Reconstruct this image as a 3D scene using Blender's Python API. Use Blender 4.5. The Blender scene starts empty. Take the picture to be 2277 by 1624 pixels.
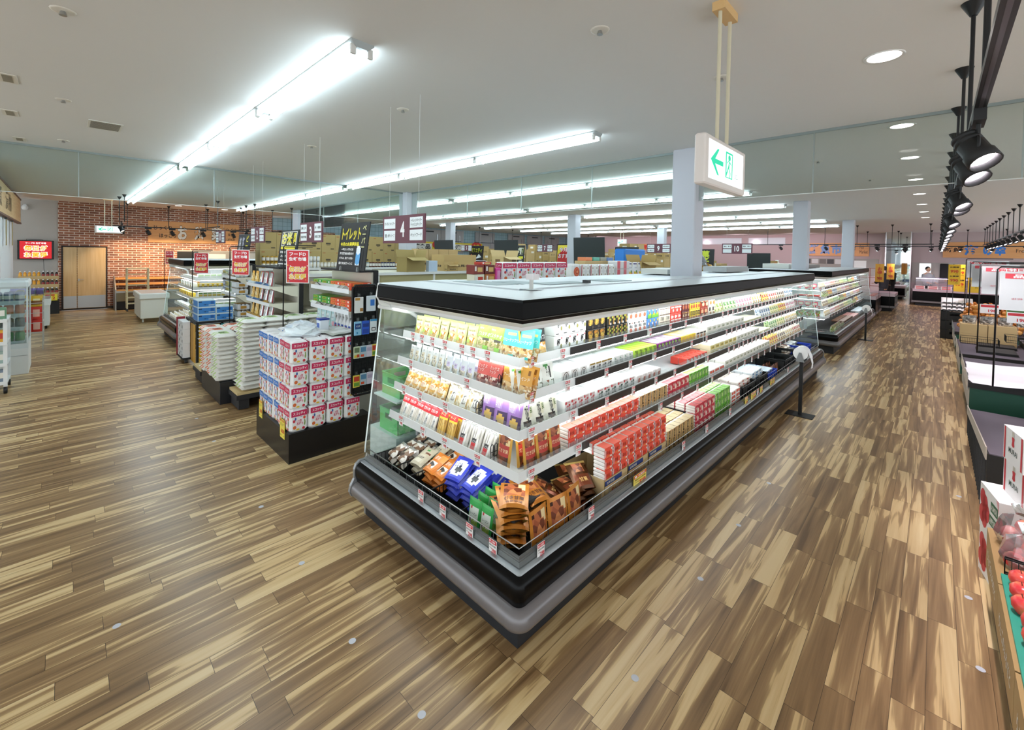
import bpy, math, random
from mathutils import Matrix, Vector, Euler

SC = bpy.context.scene
COL = SC.collection
R = random.Random(7)

# ------------------------------------------------------------------ camera
cam_data = bpy.data.cameras.new('camera')
cam = bpy.data.objects.new('camera', cam_data)
COL.objects.link(cam)
YAW, PIT, ROL, FPX, PPY = 0.798996355, 0.020671369, 0.0181270934, 970.185574, 585.958098
def _basis():
    rz = Matrix.Rotation(ROL, 3, 'Z'); rx = Matrix.Rotation(PIT, 3, 'X'); m = rz @ rx
    cx = m @ Vector((math.cos(YAW), 0, math.sin(YAW)))
    cy = m @ Vector((-math.sin(YAW), 0, math.cos(YAW)))
    cz = -(m @ Vector((0, 1, 0)))
    right = Vector((cx[0], cy[0], cz[0])); down = Vector((cx[1], cy[1], cz[1])); fwd = Vector((cx[2], cy[2], cz[2]))
    return right, down, fwd
_r, _d, _f = _basis()
cam.matrix_world = Matrix(((_r.x, -_d.x, -_f.x, 0), (_r.y, -_d.y, -_f.y, 0), (_r.z, -_d.z, -_f.z, 2.1), (0, 0, 0, 1)))
cam_data.sensor_width = 36.0
cam_data.lens = 36.0 * FPX / 2277.0
cam_data.shift_y = -(812.0 - PPY) / 2277.0
cam_data.clip_start = 0.05
cam_data.clip_end = 200
SC.camera = cam

# ------------------------------------------------------------------ world, exposure
world = bpy.data.worlds.new('world'); SC.world = world
world.use_nodes = True
_bg = world.node_tree.nodes['Background']
_bg.inputs[0].default_value = (0.88, 0.95, 1.0, 1)
_bg.inputs[1].default_value = 1.55            # daylight through the shop front behind the camera
SC.view_settings.view_transform = 'Standard'
SC.view_settings.look = 'None'
SC.view_settings.exposure = 0.5
SC.view_settings.gamma = 1.0
SC.view_settings.use_curve_mapping = False
TUBE_W, STRIP_W, SPOT_W = 20.0, 8.0, 60.0

# ------------------------------------------------------------------ materials
MATS = {}
def lin(h):
    h = h.lstrip('#')
    if len(h) == 3: h = ''.join(q * 2 for q in h)
    c = [int(h[i:i + 2], 16) / 255 for i in (0, 2, 4)]
    return tuple((x / 12.92 if x <= 0.04045 else ((x + 0.055) / 1.055) ** 2.4) for x in c) + (1,)
def newmat(name):
    m = bpy.data.materials.new(name); m.use_nodes = True
    return m, m.node_tree.nodes, m.node_tree.links, m.node_tree.nodes['Principled BSDF']
def C(h, rough=0.5, metal=0.0, spec=None):
    k = ('c', h, rough, metal, spec)
    if k not in MATS:
        m, n, l, b = newmat('paint_' + h.strip('#'))
        b.inputs['Base Color'].default_value = lin(h)
        b.inputs['Roughness'].default_value = rough
        b.inputs['Metallic'].default_value = metal
        if spec is not None: b.inputs['Specular IOR Level'].default_value = spec
        MATS[k] = m
    return MATS[k]
def E(h, s, base='#000000'):
    k = ('e', h, s)
    if k not in MATS:
        m, n, l, b = newmat('glow_' + h.strip('#'))
        b.inputs['Base Color'].default_value = lin(base)
        b.inputs['Emission Color'].default_value = lin(h)
        b.inputs['Emission Strength'].default_value = s
        MATS[k] = m
    return MATS[k]
def GLASS(tint='#f4fbfa', alpha=0.12, rough=0.02, ior=1.45):
    k = ('g', tint, alpha, rough, ior)
    if k not in MATS:
        m, n, l, b = newmat('clear_sheet')
        tr = n.new('ShaderNodeBsdfTransparent'); tr.inputs[0].default_value = lin(tint)
        gl = n.new('ShaderNodeBsdfGlossy'); gl.inputs['Roughness'].default_value = rough
        fr = n.new('ShaderNodeFresnel'); fr.inputs[0].default_value = ior
        ad = n.new('ShaderNodeMath'); ad.operation = 'ADD'; ad.inputs[1].default_value = alpha * 0.3
        cl = n.new('ShaderNodeClamp')
        mx = n.new('ShaderNodeMixShader')
        l.new(fr.outputs[0], ad.inputs[0]); l.new(ad.outputs[0], cl.inputs[0]); l.new(cl.outputs[0], mx.inputs[0])
        l.new(tr.outputs[0], mx.inputs[1]); l.new(gl.outputs[0], mx.inputs[2])
        df = n.new('ShaderNodeBsdfDiffuse'); df.inputs[0].default_value = (0.85, 0.88, 0.88, 1)
        m2 = n.new('ShaderNodeMixShader'); m2.inputs[0].default_value = alpha * 0.4
        l.new(mx.outputs[0], m2.inputs[1]); l.new(df.outputs[0], m2.inputs[2])
        l.new(m2.outputs[0], n['Material Output'].inputs[0])
        MATS[k] = m
    return MATS[k]
def MIX(name, cols, scale, rough=0.4, kind='voronoi', stretch=(1, 1, 1)):
    """small multi-coloured contents or printed pattern, fixed in object space"""
    k = ('m', name)
    if k not in MATS:
        m, n, l, b = newmat(name)
        tc = n.new('ShaderNodeTexCoord'); mp = n.new('ShaderNodeMapping')
        mp.inputs['Scale'].default_value = [scale * s for s in stretch]
        l.new(tc.outputs['Object'], mp.inputs[0])
        if kind == 'voronoi':
            t = n.new('ShaderNodeTexVoronoi'); t.inputs['Scale'].default_value = 1.0
            l.new(mp.outputs[0], t.inputs['Vector'])
            sx = n.new('ShaderNodeSeparateColor'); l.new(t.outputs['Color'], sx.inputs[0]); out = sx.outputs[0]
        else:
            t = n.new('ShaderNodeTexNoise'); t.inputs['Scale'].default_value = 1.0; t.inputs['Detail'].default_value = 4
            l.new(mp.outputs[0], t.inputs['Vector']); out = t.outputs['Fac']
        cr = n.new('ShaderNodeValToRGB'); cr.color_ramp.interpolation = 'CONSTANT' if kind == 'voronoi' else 'LINEAR'
        els = cr.color_ramp.elements
        while len(els) < len(cols): els.new(0.5)
        for i, c in enumerate(cols):
            els[i].position = (i / len(cols)) if kind == 'voronoi' else 0.3 + 0.4 * i / max(1, len(cols) - 1)
            els[i].color = lin(c)
        l.new(out, cr.inputs[0]); l.new(cr.outputs[0], b.inputs['Base Color'])
        b.inputs['Roughness'].default_value = rough
        MATS[k] = m
    return MATS[k]

# ------------------------------------------------------------------ mesh builder
GLYPH = {}
def glyphs(s, off=0.0):
    k = (s, off)
    if k not in GLYPH:
        cu = bpy.data.curves.new('glyph', 'FONT'); cu.body = s; cu.resolution_u = 2; cu.offset = off; cu.fill_mode = 'FRONT'
        cu.space_line = 0.95
        o = bpy.data.objects.new('glyph', cu); COL.objects.link(o)
        me = bpy.data.meshes.new_from_object(o.evaluated_get(bpy.context.evaluated_depsgraph_get()))
        vs = [(v.co.x, v.co.y) for v in me.vertices]; fs = [tuple(p.vertices) for p in me.polygons]
        COL.objects.unlink(o); bpy.data.objects.remove(o); bpy.data.curves.remove(cu); bpy.data.meshes.remove(me)
        if not vs: vs = [(0, 0)]
        x0 = min(v[0] for v in vs); x1 = max(v[0] for v in vs); y0 = min(v[1] for v in vs); y1 = max(v[1] for v in vs)
        GLYPH[k] = (vs, fs, x0, x1, y0, y1)
    return GLYPH[k]

class MB:
    def __init__(s): s.v = []; s.f = []; s.mi = []; s.sm = []; s.ms = []
    def mat(s, m):
        if m not in s.ms: s.ms.append(m)
        return s.ms.index(m)
    def add(s, vs, fs, m, smooth=False):
        b = len(s.v); s.v.extend(tuple(v) for v in vs); i = s.mat(m)
        for f in fs: s.f.append(tuple(b + k for k in f)); s.mi.append(i); s.sm.append(smooth)
    def poly(s, pts, m): s.add(pts, [tuple(range(len(pts)))], m)
    def box(s, x0, x1, y0, y1, z0, z1, m, mt=None, M=None):
        vs = [Vector(p) for p in ((x0, y0, z0), (x1, y0, z0), (x1, y1, z0), (x0, y1, z0), (x0, y0, z1), (x1, y0, z1), (x1, y1, z1), (x0, y1, z1))]
        if M: vs = [M @ p for p in vs]
        s.add(vs, [(0, 3, 2, 1), (0, 1, 5, 4), (1, 2, 6, 5), (2, 3, 7, 6), (3, 0, 4, 7)], m)
        s.add(vs[4:], [(0, 1, 2, 3)], mt or m)
    def bbox(s, x0, x1, y0, y1, z0, z1, m, r=0.01, M=None):
        """box with chamfered vertical and top edges"""
        a = [(x0 + r, y0), (x1 - r, y0), (x1, y0 + r), (x1, y1 - r), (x1 - r, y1), (x0 + r, y1), (x0, y1 - r), (x0, y0 + r)]
        cx, cy = (x0 + x1) / 2, (y0 + y1) / 2
        def ins(p, d): return (p[0] + (d if p[0] < cx else -d), p[1] + (d if p[1] < cy else -d))
        rings = [[(*ins(p, r * .7), z0) for p in a], [(*p, z0 + r) for p in a], [(*p, z1 - r) for p in a], [(*ins(p, r * .7), z1) for p in a]]
        vs = [Vector(p) for ring in rings for p in ring]
        if M: vs = [M @ p for p in vs]
        fs = [tuple(range(7, -1, -1)), tuple(range(24, 32))]
        for k in range(3):
            for i in range(8): fs.append((k * 8 + i, k * 8 + (i + 1) % 8, k * 8 + 8 + (i + 1) % 8, k * 8 + 8 + i))
        s.add(vs, fs, m)
    def cyl(s, p0, p1, r, m, n=8, r2=None, cap=True):
        p0 = Vector(p0); p1 = Vector(p1); r2 = r if r2 is None else r2
        d = (p1 - p0).normalized(); a = d.orthogonal().normalized(); b = d.cross(a)
        vs = []
        for p, q in ((p0, r), (p1, r2)):
            for i in range(n):
                t = 2 * math.pi * i / n; vs.append(p + (a * math.cos(t) + b * math.sin(t)) * q)
        s.add(vs, [(i, (i + 1) % n, n + (i + 1) % n, n + i) for i in range(n)], m, n > 6)
        if cap: s.add(vs, [tuple(range(n - 1, -1, -1)), tuple(range(n, 2 * n))], m)
    def tube(s, pts, r, m, n=6, closed=False):
        pts = [Vector(p) for p in pts]; vs = []; N = len(pts); prev = None
        for i, p in enumerate(pts):
            if closed: d = pts[(i + 1) % N] - pts[i - 1]
            else: d = pts[min(i + 1, N - 1)] - pts[max(i - 1, 0)]
            d.normalize()
            a = (prev - d * prev.dot(d)) if prev is not None else d.orthogonal()
            if a.length < 1e-6: a = d.orthogonal()
            a.normalize(); prev = a; b = d.cross(a)
            for k in range(n):
                t = 2 * math.pi * k / n; vs.append(p + (a * math.cos(t) + b * math.sin(t)) * r)
        fs = []
        for i in range(N if closed else N - 1):
            j = (i + 1) % N
            for k in range(n): fs.append((i * n + k, i * n + (k + 1) % n, j * n + (k + 1) % n, j * n + k))
        if not closed: fs += [tuple(range(n - 1, -1, -1)), tuple(range((N - 1) * n, N * n))]
        s.add(vs, fs, m, True)
    def lathe(s, prof, m, c=(0, 0, 0), n=14, ax=None):
        vs = []; c = Vector(c)
        q = ax.to_track_quat('Z', 'Y') if ax is not None else None
        for r, z in prof:
            for i in range(n):
                t = 2 * math.pi * i / n; p = Vector((r * math.cos(t), r * math.sin(t), z))
                if q: p = q @ p
                vs.append(c + p)
        K = len(prof)
        fs = [(k * n + i, k * n + (i + 1) % n, (k + 1) * n + (i + 1) % n, (k + 1) * n + i) for k in range(K - 1) for i in range(n)]
        s.add(vs, fs, m, True)
        if prof[0][0] > 1e-5: s.add(vs[:n], [tuple(range(n - 1, -1, -1))], m)
        if prof[-1][0] > 1e-5: s.add(vs[-n:], [tuple(range(n))], m)
    def disc(s, c, r, m, n=16, axis='z', ry=None):
        c = Vector(c); ry = ry or r; vs = []
        for i in range(n):
            t = 2 * math.pi * i / n; a, b = r * math.cos(t), ry * math.sin(t)
            vs.append(c + (Vector((a, b, 0)) if axis == 'z' else Vector((a, 0, b)) if axis == 'y' else Vector((0, a, b))))
        s.add(vs, [tuple(range(n))], m)
    def ell(s, c, rx, ry, rz, m, n=8, k=5, M=None):
        vs = []; fs = []
        for j in range(k + 1):
            ph = math.pi * j / k
            for i in range(n):
                t = 2 * math.pi * i / n
                p = Vector((rx * math.sin(ph) * math.cos(t), ry * math.sin(ph) * math.sin(t), rz * math.cos(ph)))
                if M: p = M @ p
                vs.append(Vector(c) + p)
        for j in range(k):
            for i in range(n): fs.append((j * n + i, (j + 1) * n + i, (j + 1) * n + (i + 1) % n, j * n + (i + 1) % n))
        s.add(vs, fs, m, True)
    def text(s, st, c, ux, uy, w, h, m, off=0.0, fn=None):
        """glyphs stretched to a w x h box centred on c, in the plane spanned by ux, uy"""
        vs, fs, x0, x1, y0, y1 = glyphs(st, off)
        sx = w / max(1e-4, x1 - x0); sy = h / max(1e-4, y1 - y0)
        c = Vector(c); ux = Vector(ux); uy = Vector(uy); out = []
        for x, y in vs:
            a = (x - (x0 + x1) / 2) * sx; b = (y - (y0 + y1) / 2) * sy
            out.append(fn(a, b) if fn else c + ux * a + uy * b)
        s.add(out, fs, m)
    def rect(s, c, ux, uy, w, h, m):
        c = Vector(c); a = Vector(ux) * (w / 2); b = Vector(uy) * (h / 2)
        s.add([c - a - b, c + a - b, c + a + b, c - a + b], [(0, 1, 2, 3)], m)
    def sweep(s, prof, path, m, smooth=False):
        """prof: (o, z) points; path(o) -> list of (x, y)"""
        rows = [[(x, y, z) for x, y in path(o)] for o, z in prof]; n = len(rows[0])
        vs = [p for r in rows for p in r]
        s.add(vs, [(k * n + i, k * n + i + 1, (k + 1) * n + i + 1, (k + 1) * n + i) for k in range(len(rows) - 1) for i in range(n - 1)], m, smooth)
    def build(s, name, parent=None, loc=None, rot=None):
        me = bpy.data.meshes.new(name); me.from_pydata(s.v, [], s.f)
        for m in s.ms: me.materials.append(m)
        me.polygons.foreach_set('material_index', s.mi); me.polygons.foreach_set('use_smooth', s.sm)
        me.update()
        o = bpy.data.objects.new(name, me); COL.objects.link(o)
        if parent: o.parent = parent
        if loc: o.location = loc
        if rot: o.rotation_euler = rot
        return o

# ------------------------------------------------------------------ things
LABELS = {}
def tag(o, label, cat, group=None, kind=None):
    o['label'] = label; o['category'] = cat
    if group: o['group'] = group
    if kind: o['kind'] = kind
    LABELS.setdefault(label, []).append(o.name)
    return o
def thing(name, label, cat, loc=(0, 0, 0), rotz=0.0, group=None, tilt=0.0):
    o = bpy.data.objects.new(name, None); COL.objects.link(o); o.empty_display_size = 0.05
    o.location = loc; o.rotation_euler = (tilt, 0, rotz)
    return tag(o, label, cat, group)
def struct(o):
    o['kind'] = 'structure'; return o
def dup(root, loc, rotz, label, group=None, tilt=0.0, yaw=0.0, scale=None):
    r = root.copy(); COL.objects.link(r); r.location = loc; r.rotation_euler = (tilt, yaw, rotz)
    if scale: r.scale = scale
    for k in ('label', 'group'):
        if k in r: del r[k]
    r['label'] = label; LABELS.setdefault(label, []).append(r.name)
    if group: r['group'] = group
    for ch in list(root.children):
        c = ch.copy(); COL.objects.link(c); c.parent = r
        for g in list(ch.children):
            d = g.copy(); COL.objects.link(d); d.parent = c
    return r
class Proto:
    """one of a kind, built at the origin facing -Y; the first placing moves it, later ones copy it"""
    def __init__(s, make): s.make = make; s.o = None; s.used = False
    def put(s, loc, rotz, label, group=None, tilt=0.0, yaw=0.0, scale=None):
        if s.o is None: s.o = s.make()
        if not s.used:
            s.used = True; o = s.o
            o.location = loc; o.rotation_euler = (tilt, yaw, rotz)
            if scale: o.scale = scale
            o['label'] = label; LABELS.setdefault(label, []).append(o.name)
            if group: o['group'] = group
            return o
        return dup(s.o, loc, rotz, label, group, tilt, yaw, scale)
ORDS = 'first second third fourth fifth sixth seventh eighth ninth tenth eleventh twelfth thirteenth fourteenth fifteenth sixteenth seventeenth eighteenth nineteenth twentieth'.split()
def nth(i):
    if i < 20: return ORDS[i]
    n = i + 1
    return '%d%s' % (n, 'th' if 10 <= n % 100 <= 20 else {1: 'st', 2: 'nd', 3: 'rd'}.get(n % 10, 'th'))
X3, Y3, Z3 = Vector((1, 0, 0)), Vector((0, 1, 0)), Vector((0, 0, 1))
PI = math.pi
RZL = -PI / 2          # turns a thing that faces -Y so that it faces -X
# ------------------------------------------------------------------ the setting
WALL_Y, FAR_X, CEIL = 20.33, 30.0, 3.56
def floor_mat():
    m, n, l, b = newmat('wood_plank_floor')
    def mth(op, a, c=None, d=None):
        q = n.new('ShaderNodeMath'); q.operation = op
        for i, v in enumerate((a, c, d)):
            if v is None: continue
            if isinstance(v, (int, float)): q.inputs[i].default_value = v
            else: l.new(v, q.inputs[i])
        return q.outputs[0]
    tc = n.new('ShaderNodeTexCoord'); sp = n.new('ShaderNodeSeparateXYZ'); l.new(tc.outputs['Object'], sp.inputs[0])
    W, L = 0.12, 0.74
    yr = mth('DIVIDE', mth('ADD', sp.outputs[1], 0.018), W); row = mth('FLOOR', yr)
    w1 = n.new('ShaderNodeTexWhiteNoise'); w1.noise_dimensions = '1D'; l.new(row, w1.inputs['W'])
    xs = mth('DIVIDE', sp.outputs[0], L); xo = mth('ADD', xs, mth('MULTIPLY', w1.outputs['Value'], 7.3)); colm = mth('FLOOR', xo)
    cb = n.new('ShaderNodeCombineXYZ'); l.new(row, cb.inputs[0]); l.new(colm, cb.inputs[1])
    w2 = n.new('ShaderNodeTexWhiteNoise'); w2.noise_dimensions = '3D'; l.new(cb.outputs[0], w2.inputs['Vector'])
    pv = w2.outputs['Value']
    # long streaks inside each plank
    gv = n.new('ShaderNodeCombineXYZ')
    l.new(mth('ADD', mth('MULTIPLY', sp.outputs[0], 0.85), mth('MULTIPLY', pv, 37.0)), gv.inputs[0])
    l.new(mth('ADD', mth('MULTIPLY', sp.outputs[1], 15.0), mth('MULTIPLY', pv, 91.0)), gv.inputs[1])
    l.new(mth('MULTIPLY', pv, 13.0), gv.inputs[2])
    ns = n.new('ShaderNodeTexNoise'); ns.inputs['Scale'].default_value = 1.0; ns.inputs['Detail'].default_value = 3.0; ns.inputs['Distortion'].default_value = 0.8
    l.new(gv.outputs[0], ns.inputs['Vector'])
    gf = n.new('ShaderNodeCombineXYZ')
    l.new(mth('MULTIPLY', sp.outputs[0], 3.0), gf.inputs[0]); l.new(mth('MULTIPLY', sp.outputs[1], 150.0), gf.inputs[1]); l.new(pv, gf.inputs[2])
    nf = n.new('ShaderNodeTexNoise'); nf.inputs['Scale'].default_value = 1.0; nf.inputs['Detail'].default_value = 2.0
    l.new(gf.outputs[0], nf.inputs['Vector'])
    t = mth('ADD', mth('ADD', ns.outputs['Fac'], mth('MULTIPLY', mth('SUBTRACT', pv, 0.5), 0.17)), mth('MULTIPLY', mth('SUBTRACT', nf.outputs['Fac'], 0.5), 0.10))
    cr = n.new('ShaderNodeValToRGB'); l.new(t, cr.inputs[0])
    els = cr.color_ramp.elements
    stops = [(0.26, '#6b5236'), (0.40, '#8a6d4a'), (0.49, '#9a7b55'), (0.545, '#a98c62'), (0.575, '#d0b280'), (0.74, '#dec596')]
    while len(els) < len(stops): els.new(0.5)
    for e, (p, c) in zip(els, stops): e.position = p; e.color = lin(c)
    # seams
    fy = mth('FRACT', yr); fx = mth('FRACT', xo)
    sy = mth('LESS_THAN', mth('ABSOLUTE', mth('SUBTRACT', fy, 0.5)), 0.492)
    sx = mth('LESS_THAN', mth('ABSOLUTE', mth('SUBTRACT', fx, 0.5)), 0.4985)
    seam = mth('MULTIPLY', sy, sx)
    mx = n.new('ShaderNodeMix'); mx.data_type = 'RGBA'
    l.new(seam, mx.inputs['Factor']); mx.inputs[6].default_value = lin('#4a3824'); l.new(cr.outputs[0], mx.inputs[7])
    l.new(mx.outputs[2], b.inputs['Base Color'])
    b.inputs['Roughness'].default_value = 0.30
    b.inputs['Specular IOR Level'].default_value = 0.45
    return m
def brick_mat():
    m, n, l, b = newmat('brick_cladding')
    tc = n.new('ShaderNodeTexCoord'); mp = n.new('ShaderNodeMapping'); mp.inputs['Rotation'].default_value = (PI / 2, 0, 0)
    l.new(tc.outputs['Object'], mp.inputs[0])
    t = n.new('ShaderNodeTexBrick'); l.new(mp.outputs[0], t.inputs[0])
    t.inputs['Scale'].default_value = 1.0
    t.inputs['Brick Width'].default_value = 0.24; t.inputs['Row Height'].default_value = 0.078; t.inputs['Mortar Size'].default_value = 0.009
    t.inputs['Color1'].default_value = lin('#a5694d'); t.inputs['Color2'].default_value = lin('#7c5040'); t.inputs['Mortar'].default_value = lin('#d8cdc0')
    t.inputs['Mortar Smooth'].default_value = 0.1; t.inputs['Bias'].default_value = 0.0
    ns = n.new('ShaderNodeTexNoise'); ns.inputs['Scale'].default_value = 7; l.new(mp.outputs[0], ns.inputs['Vector'])
    mx = n.new('ShaderNodeMix'); mx.data_type = 'RGBA'; mx.blend_type = 'OVERLAY'; mx.inputs['Factor'].default_value = 0.5
    l.new(t.outputs['Color'], mx.inputs[6]); l.new(ns.outputs['Fac'], mx.inputs[7])
    l.new(mx.outputs[2], b.inputs['Base Color']); b.inputs['Roughness'].default_value = 0.8
    return m
def wood_mat(name, a, c, axis=0, rough=0.45, sc=(1.2, 22, 22)):
    m, n, l, b = newmat(name)
    tc = n.new('ShaderNodeTexCoord'); mp = n.new('ShaderNodeMapping')
    s = list(sc)
    if axis == 2: s = [sc[1], sc[2], sc[0]]
    if axis == 1: s = [sc[1], sc[0], sc[2]]
    mp.inputs['Scale'].default_value = s
    l.new(tc.outputs['Object'], mp.inputs[0])
    t = n.new('ShaderNodeTexNoise'); t.inputs['Scale'].default_value = 1.0; t.inputs['Detail'].default_value = 3
    l.new(mp.outputs[0], t.inputs['Vector'])
    cr = n.new('ShaderNodeValToRGB'); cr.color_ramp.elements[0].position = .3; cr.color_ramp.elements[1].position = .7
    cr.color_ramp.elements[0].color = lin(a); cr.color_ramp.elements[1].color = lin(c)
    l.new(t.outputs['Fac'], cr.inputs[0]); l.new(cr.outputs[0], b.inputs['Base Color']); b.inputs['Roughness'].default_value = rough
    return m
def grid_mat():
    m, n, l, b = newmat('pale_blue_tile')
    tc = n.new('ShaderNodeTexCoord'); mp = n.new('ShaderNodeMapping'); mp.inputs['Rotation'].default_value = (PI / 2, 0, 0); l.new(tc.outputs['Object'], mp.inputs[0])
    t = n.new('ShaderNodeTexBrick'); l.new(mp.outputs[0], t.inputs[0]); t.offset = 0.0
    t.inputs['Scale'].default_value = 1; t.inputs['Brick Width'].default_value = .2; t.inputs['Row Height'].default_value = .2; t.inputs['Mortar Size'].default_value = .008
    t.inputs['Color1'].default_value = lin('#a9c9d6'); t.inputs['Color2'].default_value = lin('#9fc0ce'); t.inputs['Mortar'].default_value = lin('#7899a5')
    l.new(t.outputs['Color'], b.inputs['Base Color']); b.inputs['Roughness'].default_value = .4
    return m
M_FLOOR, M_BRICK = floor_mat(), brick_mat()
M_OAK = wood_mat('pale_oak_veneer', '#c9a878', '#d8bb8c', 2, 0.4)
M_SIGNWOOD = wood_mat('sign_board_wood', '#d79a5e', '#e2aa70', 0, 0.5)
M_OAKX = wood_mat('light_board_wood', '#cfae7c', '#dcc194', 1, 0.5)
M_CEIL = C('#dcdcda', 0.9); M_GREYW = C('#b4b0ab', 0.85); M_PINKW = C('#b9a9a8', 0.8); M_PILLAR = C('#c3c6ce', 0.6)
M_WHITE = C('#e9ecec', 0.4); M_OFFW = C('#dfe0d8', 0.45); M_CREAM = C('#dcd7c2', 0.5); M_BLACK = C('#141414', 0.35); M_MATTB = C('#17181a', 0.6)
M_STEEL = C('#b8babb', 0.32, 0.9); M_CHROME = C('#d5d8d9', 0.15, 1.0); M_DARKG = C('#3a3d40', 0.5)
M_CARD = C('#b99b6b', 0.8); M_CARD2 = C('#c6ab7c', 0.8); M_CARD3 = C('#a98a5a', 0.8)

b = MB(); b.box(-6, 32, -6, 22, -0.05, 0.0, M_FLOOR); struct(b.build('floor'))
b = MB(); b.box(-6, 32, -6, 22, CEIL, CEIL + .05, M_CEIL); struct(b.build('ceiling'))
b = MB(); b.box(-0.13, 6.19, WALL_Y, WALL_Y + .3, 0, CEIL, M_BRICK); struct(b.build('wall_back'))
b = MB(); b.box(-6, -0.13, WALL_Y + .02, WALL_Y + .3, 0, CEIL, M_GREYW); struct(b.build('wall_left_back'))
b = MB(); b.box(-1.25, -0.97, 9.5, 18.1, 0, CEIL, C('#dfe5ea', .6)); struct(b.build('wall_left'))
b = MB()
b.box(6.19, 30, WALL_Y + 1.2, WALL_Y + 1.5, 0, CEIL, grid_mat())
b.box(6.19, 9.4, WALL_Y + 1.1, WALL_Y + 1.2, 0, 3.0, M_BRICK)
struct(b.build('wall_rear'))
b = MB(); b.box(FAR_X, FAR_X + .3, -6, WALL_Y + 1.5, 0, CEIL, M_PINKW); struct(b.build('wall_far'))
b = MB(); b.box(-.12, 6.1, WALL_Y - .015, WALL_Y, 0, .08, C('#3b342e', .6)); struct(b.build('baseboard_back'))
# high grey shutters along the rear wall
for i, x in enumerate((14.2, 15.9, 18.6, 21.6, 23.6, 25.6)):
    b = MB(); b.box(x, x + 1.7, WALL_Y + 1.1, WALL_Y + 1.19, 2.1, 3.5, C('#b4b2b6', .5))
    b.box(x + .3, x + .36, WALL_Y + 1.07, WALL_Y + 1.1, 2.35, 3.2, M_STEEL); b.box(x + 1.34, x + 1.4, WALL_Y + 1.07, WALL_Y + 1.1, 2.35, 3.2, M_STEEL)
    b.box(x + .5, x + 1.1, WALL_Y + 1.06, WALL_Y + 1.1, 3.33, 3.4, M_DARKG)
    o = struct(b.build('window_%d' % (i + 1)))

# pillars
PILLARS = [(5.8, 6.1, 2.3, 2.62), (5.78, 6.08, 9.2, 9.56), (5.85, 6.15, 16.45, 16.95), (12.7, 13.03, 9.25, 9.6), (12.78, 13.08, 2.3, 2.62), (19.75, 20.05, 2.15, 2.5), (19.75, 20.05, 9.25, 9.6), (12.75, 13.05, 16.5, 16.9)]
pn = ['square white pillar behind the hanging green exit sign', 'white pillar right behind the aisle sign numbered 4', 'white pillar near the far end of the brick wall',
      'white pillar behind the black boards in the middle of the store', 'white pillar at the end of the front refrigerated island', 'white pillar in front of the fish market sign', 'distant pillar in the middle row', 'distant pillar by the rear wall']
for (x0, x1, y0, y1), lb in zip(PILLARS, pn):
    b = MB(); b.bbox(x0, x1, y0, y1, 0, CEIL, M_PILLAR, .012)
    o = b.build('pillar'); o['label'] = lb; struct(o)

# smoke barrier panes hanging from the ceiling
GL = GLASS('#eef3f0', 0.04, 0.03, 1.1)
k = 0
def pane(x0, y0, x1, y1):
    global k
    k += 1
    b = MB()
    if x0 == x1: b.box(x0 - .004, x0 + .004, y0, y1, 2.86, CEIL - .02, GL)
    else: b.box(x0, x1, y0 - .004, y0 + .004, 2.86, CEIL - .02, GL)
    if x0 == x1:
        b.box(x0 - .012, x0 + .012, y0, y1, CEIL - .03, CEIL, C('#8f9a98', .4, .6)); b.box(x0 - .006, x0 + .006, y0 - .006, y0 + .006, 2.86, CEIL, C('#9aa5a2', .3, .5))
        b.box(x0 - .006, x0 + .006, y0, y1, 2.852, 2.86, C('#d3dad8', .3))
    else:
        b.box(x0, x1, y0 - .012, y0 + .012, CEIL - .03, CEIL, C('#8f9a98', .4, .6)); b.box(x0 - .006, x0 + .006, y0 - .006, y0 + .006, 2.86, CEIL, C('#9aa5a2', .3, .5))
        b.box(x0, x1, y0 - .006, y0 + .006, 2.852, 2.86, C('#d3dad8', .3))
    o = b.build('window_%d' % (20 + k)); o['label'] = 'clear smoke barrier pane under the ceiling'; struct(o)
for y0, y1 in ((-5, -2.6), (-2.6, -.52), (-.52, 1.03), (1.03, 2.3), (2.62, 4.0), (4.0, 5.55), (5.55, 7.1), (7.1, 9.2), (9.56, 12), (12, 14.4), (14.4, 16.4)): pane(5.92, y0, 5.92, y1)
for x0, x1 in ((-4, -2.2), (-2.2, .16), (.16, 1.9), (1.9, 3.8), (3.8, 5.78)): pane(x0, 9.4, x1, 9.4)

# fluorescent fittings, rows along the aisles' cross direction
M_TUBE = E('#dff5ff', TUBE_W)
M_HOUS = C('#a9b0b0', .5)
def make_fitting(L):
    t = thing('ceiling_light', 'x', 'light')
    b = MB()
    b.poly([(-.085, 0, 0), (-.085, 0, -.012), (-.04, 0, -.05), (.04, 0, -.05), (.085, 0, -.012), (.085, 0, 0)], M_HOUS)
    pr = [(-.085, 0), (-.085, -.012), (-.04, -.05), (.04, -.05), (.085, -.012), (.085, 0)]
    vs = [(x, y, z) for y in (0, L) for x, z in pr]
    b.add(vs, [(i, i + 1, i + 7, i + 6) for i in range(5)] + [(11, 10, 9, 8, 7, 6)], M_HOUS)
    b.build('housing', t)
    for sx in (-.062, .062):
        b = MB(); b.cyl((sx, .05, -.07), (sx, L - .05, -.07), .0155, M_TUBE, 8, cap=True); b.build('tube', t)
        for y in (.012, L - .03):
            b = MB(); b.box(sx - .018, sx + .018, y, y + .02, -.095, -.03, C('#d6d6d2', .5)); b.build('socket', t)
    return t
FIT = Proto(lambda: make_fitting(2.13))
rown = ['leftmost ceiling row', 'second ceiling row', 'third ceiling row', 'fourth ceiling row', 'fifth ceiling row', 'sixth ceiling row', 'seventh ceiling row', 'farthest ceiling row']
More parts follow.
